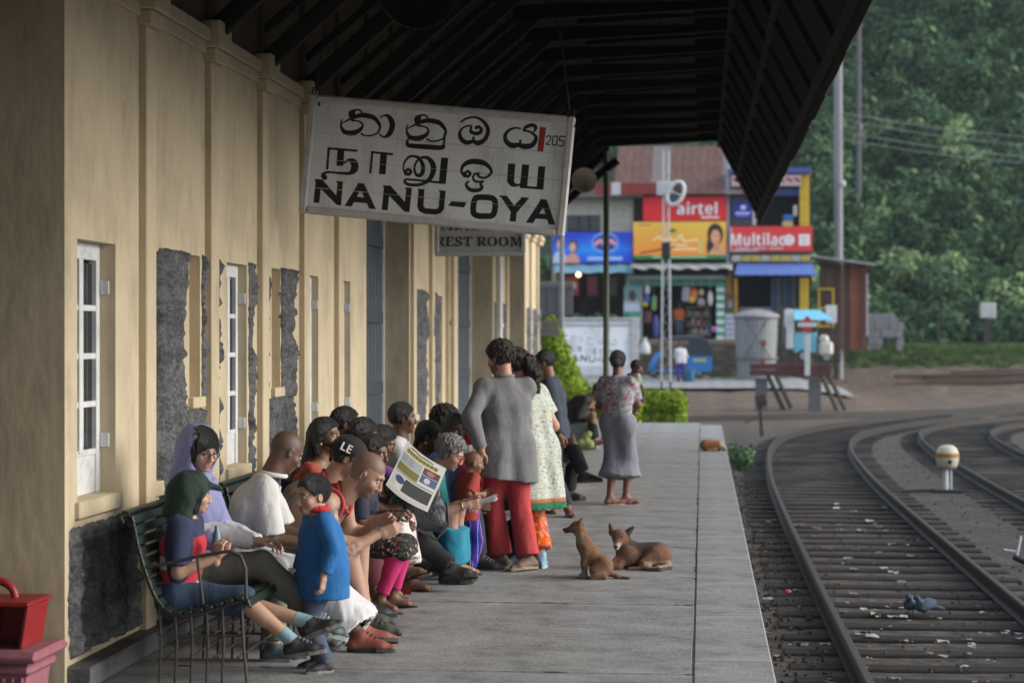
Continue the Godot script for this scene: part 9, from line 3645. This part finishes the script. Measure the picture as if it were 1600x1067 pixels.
func build_dogs():
	var fur := bump(tri_mat(mat(Color.WHITE, 0.95), 14.0, false), T.n3, 0.9)
	fur.uv1_scale = Vector3(9, 20, 20)
	fur.albedo_texture = T.weave
	fur.vertex_color_use_as_albedo = true
	fur.rim_enabled = true
	fur.rim = 0.3
	var eye := mat(Color(0.01, 0.008, 0.006), 0.2)
	var nz := FastNoiseLite.new()
	nz.frequency = 9.0
	nz.fractal_octaves = 3
	# sitting dog, side on
	var o := gp(925, 903, 0.0)
	var k := 3000.0 / -o.z
	var q := func(x: float, y: float, z := 0.0) -> Vector3:
		return Vector3((x - 925.0) / k, (903.5 - y) / k, z)
	var bones := [[q.call(902, 823), q.call(905, 826), 0.043, 0.044], [q.call(897, 826), q.call(884, 830), 0.031, 0.019], [q.call(904, 828), q.call(913, 848), 0.036, 0.048], [q.call(914, 853), q.call(924, 868), 0.060, 0.062, 0.04], [q.call(922, 866), q.call(943, 886), 0.058, 0.070, 0.04],
		[q.call(953, 896), q.call(966, 901, 0.03), 0.020, 0.015], [q.call(966, 901, 0.03), q.call(983, 902.5, 0.05), 0.015, 0.010]]
	var balls := [[q.call(941, 884), Vector3(0.075, 0.085, 0.075)]]
	for s in [-1.0, 1.0]:
		bones.append_array([[q.call(916, 858, 0.042 * s), q.call(913, 880, 0.045 * s), 0.036, 0.022], [q.call(913, 880, 0.045 * s), q.call(913.5, 899, 0.045 * s), 0.021, 0.017], [q.call(913, 900, 0.045 * s), q.call(907, 901, 0.047 * s), 0.018, 0.015],
			[q.call(944, 880, 0.06 * s), q.call(931, 890, 0.085 * s), 0.056, 0.040], [q.call(931, 890, 0.085 * s), q.call(945, 898, 0.09 * s), 0.032, 0.022], [q.call(946, 899.5, 0.09 * s), q.call(927, 901.5, 0.095 * s), 0.019, 0.016]])
		balls.append([q.call(906.5, 816, 0.036 * s), Vector3(0.014, 0.030, 0.018), Basis(Vector3(0, 0, 1), -0.5), 0.010])
	var coat := func(v: Vector3, n: Vector3) -> Color:
		var c := Color(0.27, 0.125, 0.05) * (1.0 + 0.35 * nz.get_noise_3d(v.x * 3, v.y * 3, v.z * 3))
		var x := 925.0 + v.x * k
		var y := 903.5 - v.y * k
		if x < 896.0 and y < 840.0:
			c = c.lerp(Color(0.05, 0.03, 0.02), smooth(896.0, 884.0, x))
		elif y < 822.0 and y > 806.0 and x > 902.0:
			c = c.lerp(Color(0.12, 0.055, 0.025), 0.6)
		elif y > 832.0 and y < 850.0 and x < 912.0 + (y - 832.0) * 0.2 and x > 898.0:
			c = Color(0.36, 0.25, 0.16)
		elif y > 893.0 and x < 940.0:
			c = Color(0.38, 0.26, 0.16)
		elif x > 972.0:
			c = Color(0.06, 0.03, 0.02)
		return c
	var d := animal("sitting_dog", "lean tan dog sitting upright on the platform in profile", "dog", o, bones, balls, 0.008, coat, fur)
	var mb := MB.new()
	mb.ell(q.call(881.5, 828), Vector3(0.012, 0.011, 0.013))
	obj("nose", mb, eye, d)
	for s in [-1.0, 1.0]:
		var e := MB.new()
		e.ell(q.call(894.5, 820.5, 0.030 * s), Vector3(0.009, 0.008, 0.006))
		obj("eye", e, eye, d)
	# lying dog, head towards the camera
	o = gp(1000, 887, 0.0)
	var k2 := 3000.0 / -o.z
	var r := func(x: float, y: float, z := 0.0) -> Vector3:
		return Vector3((x - 1000.0) / k2, (887.5 - y) / k2, z)
	bones = [[r.call(968, 838, 0.05), r.call(972, 842, 0.02), 0.056, 0.054], [r.call(966.5, 845, 0.08), r.call(965, 853, 0.165), 0.036, 0.022], [r.call(974, 846, 0.0), r.call(982, 864, -0.05), 0.056, 0.078, 0.04], [r.call(981, 868, -0.04), r.call(1028, 868, -0.05), 0.088, 0.098, 0.05],
		[r.call(968, 874, 0.06), r.call(957, 882, 0.12), 0.040, 0.026], [r.call(957, 882, 0.12), r.call(944, 884.5, 0.10), 0.024, 0.018], [r.call(974, 876, 0.08), r.call(968, 884, 0.14), 0.036, 0.024], [r.call(968, 884, 0.14), r.call(952, 885, 0.16), 0.022, 0.018],
		[r.call(1024, 868, 0.06), r.call(1006, 878, 0.13), 0.068, 0.034], [r.call(1006, 879, 0.13), r.call(1016, 884, 0.15), 0.028, 0.022], [r.call(1014, 884.5, 0.15), r.call(984, 885.5, 0.17), 0.019, 0.015],
		[r.call(1042, 876, 0.0), r.call(1044, 883, 0.10), 0.036, 0.030], [r.call(1044, 884, 0.10), r.call(1030, 885, 0.20), 0.030, 0.026], [r.call(1030, 885, 0.20), r.call(1012, 885, 0.20), 0.026, 0.014],
		[r.call(957, 833, 0.03), r.call(953.5, 820, 0.02), 0.028, 0.012, 0.012], [r.call(981, 833, 0.02), r.call(989, 824.5, 0.02), 0.028, 0.014, 0.012]]
	balls = [[r.call(1028, 870, 0.02), Vector3(0.105, 0.088, 0.10)], [r.call(983, 870, 0.03), Vector3(0.08, 0.085, 0.08)]]
	var coat2 := func(v: Vector3, n: Vector3) -> Color:
		var c := Color(0.22, 0.095, 0.042) * (1.0 + 0.35 * nz.get_noise_3d(v.x * 3, v.y * 3, v.z * 3))
		var x := 1000.0 + v.x * k2
		var y := 887.5 - v.y * k2
		if x > 978.0 and y < 872.0 and y < 862.0 + (x - 985.0) * 0.12 and v.z < 0.05:
			c = c.lerp(Color(0.05, 0.026, 0.016), smooth(868.0, 852.0, y) * smooth(1046.0, 1015.0, x))
		if x < 980.0 and y > 846.0 and y < 860.0 and v.z > 0.10:
			c = c.lerp(Color(0.50, 0.42, 0.36), smooth(0.10, 0.13, v.z))
		if y < 834.0 and (x < 959.0 or x > 980.0):
			c = c.lerp(Color(0.06, 0.03, 0.022), 0.65)
		if x > 1008.0 and y > 874.0 and v.z > 0.07 and y < 882.0:
			c = c.lerp(Color(0.48, 0.36, 0.26), 0.75)
		if y > 882.0 and x > 1010.0:
			c = c.lerp(Color(0.05, 0.03, 0.02), 0.7)
		return c
	d = animal("lying_dog", "brown dog with dark saddle lying on the platform, ears pricked", "dog", o, bones, balls, 0.009, coat2, fur)
	mb = MB.new()
	mb.ell(r.call(964.5, 851.5, 0.182), Vector3(0.014, 0.011, 0.010))
	obj("nose", mb, eye, d)
	for s in [-1.0, 1.0]:
		var e := MB.new()
		e.ell(r.call(967.0 + 5.5 * s, 837.5, 0.098), Vector3(0.010, 0.008, 0.007))
		obj("eye", e, eye, d)
	# sleeping dog far along the edge
	o = gp(1114, 705, 0.0)
	var coat3 := func(v: Vector3, n: Vector3) -> Color:
		return Color(0.36, 0.16, 0.055) if v.x < 0.10 else Color(0.48, 0.34, 0.22)
	animal("sleeping_dog", "tan dog curled asleep at the far platform edge", "dog", o, [[Vector3(-0.10, 0.09, 0), Vector3(0.08, 0.09, 0.02), 0.10, 0.085], [Vector3(0.1, 0.08, 0.05), Vector3(0.17, 0.05, 0.09), 0.055, 0.035], [Vector3(0.17, 0.05, 0.09), Vector3(0.20, 0.035, 0.12), 0.03, 0.02], [Vector3(0.05, 0.03, 0.12), Vector3(-0.08, 0.025, 0.14), 0.025, 0.02], [Vector3(0.12, 0.12, 0.07), Vector3(0.13, 0.155, 0.06), 0.02, 0.008]], [], 0.013, coat3, fur)
	# two pigeons on the track
	for i in 2:
		o = gp(1424.0 if i == 0 else 1446.0, 959.0 if i == 0 else 962.0, -0.80)
		var a := [1.1, -0.35][i] as float
		var f := Vector3(cos(a) * (-1.0 if i == 0 else 1.0), 0, sin(a))
		f = [Vector3(-0.3, 0, 0.9), Vector3(-0.8, 0, 0.35)][i].normalized()
		var l := Vector3.UP.cross(f)
		var b := Basis(l, Vector3.UP, f) * Basis(Vector3.RIGHT, 0.35)
		bones = [[f * 0.05 + Vector3(0, 0.12, 0), f * 0.085 + Vector3(0, 0.165, 0), 0.034, 0.024], [f * 0.09 + Vector3(0, 0.172, 0), f * 0.098 + Vector3(0, 0.172, 0), 0.024, 0.020], [f * 0.115 + Vector3(0, 0.168, 0), f * 0.135 + Vector3(0, 0.162, 0), 0.007, 0.003, 0.01], [f * -0.08 + Vector3(0, 0.085, 0), f * -0.19 + Vector3(0, 0.055, 0), 0.028, 0.018],
			[l * 0.02 + Vector3(0, 0.06, 0), l * 0.02 + Vector3(0, 0.012, 0) + f * 0.01, 0.012, 0.006, 0.01], [l * -0.02 + Vector3(0, 0.06, 0), l * -0.02 + Vector3(0, 0.012, 0) + f * 0.01, 0.012, 0.006, 0.01]]
		balls = [[Vector3(0, 0.10, 0), Vector3(0.055, 0.055, 0.10), b], [l * 0.045 + Vector3(0, 0.105, 0) - f * 0.02, Vector3(0.018, 0.038, 0.10), b], [l * -0.045 + Vector3(0, 0.105, 0) - f * 0.02, Vector3(0.018, 0.038, 0.10), b]]
		var plume := func(v: Vector3, n: Vector3) -> Color:
			var t := v.dot(f)
			if t > 0.05:
				return Color(0.035, 0.05, 0.075)
			if t < -0.09:
				return Color(0.03, 0.035, 0.045)
			return Color(0.12, 0.15, 0.20) if i == 0 else Color(0.06, 0.085, 0.13)
		animal("pigeon", ["grey pigeon facing this way between the rails", "dark blue-grey pigeon pecking between the rails"][i], "pigeon", o, bones, balls, 0.007, plume, M.vc)
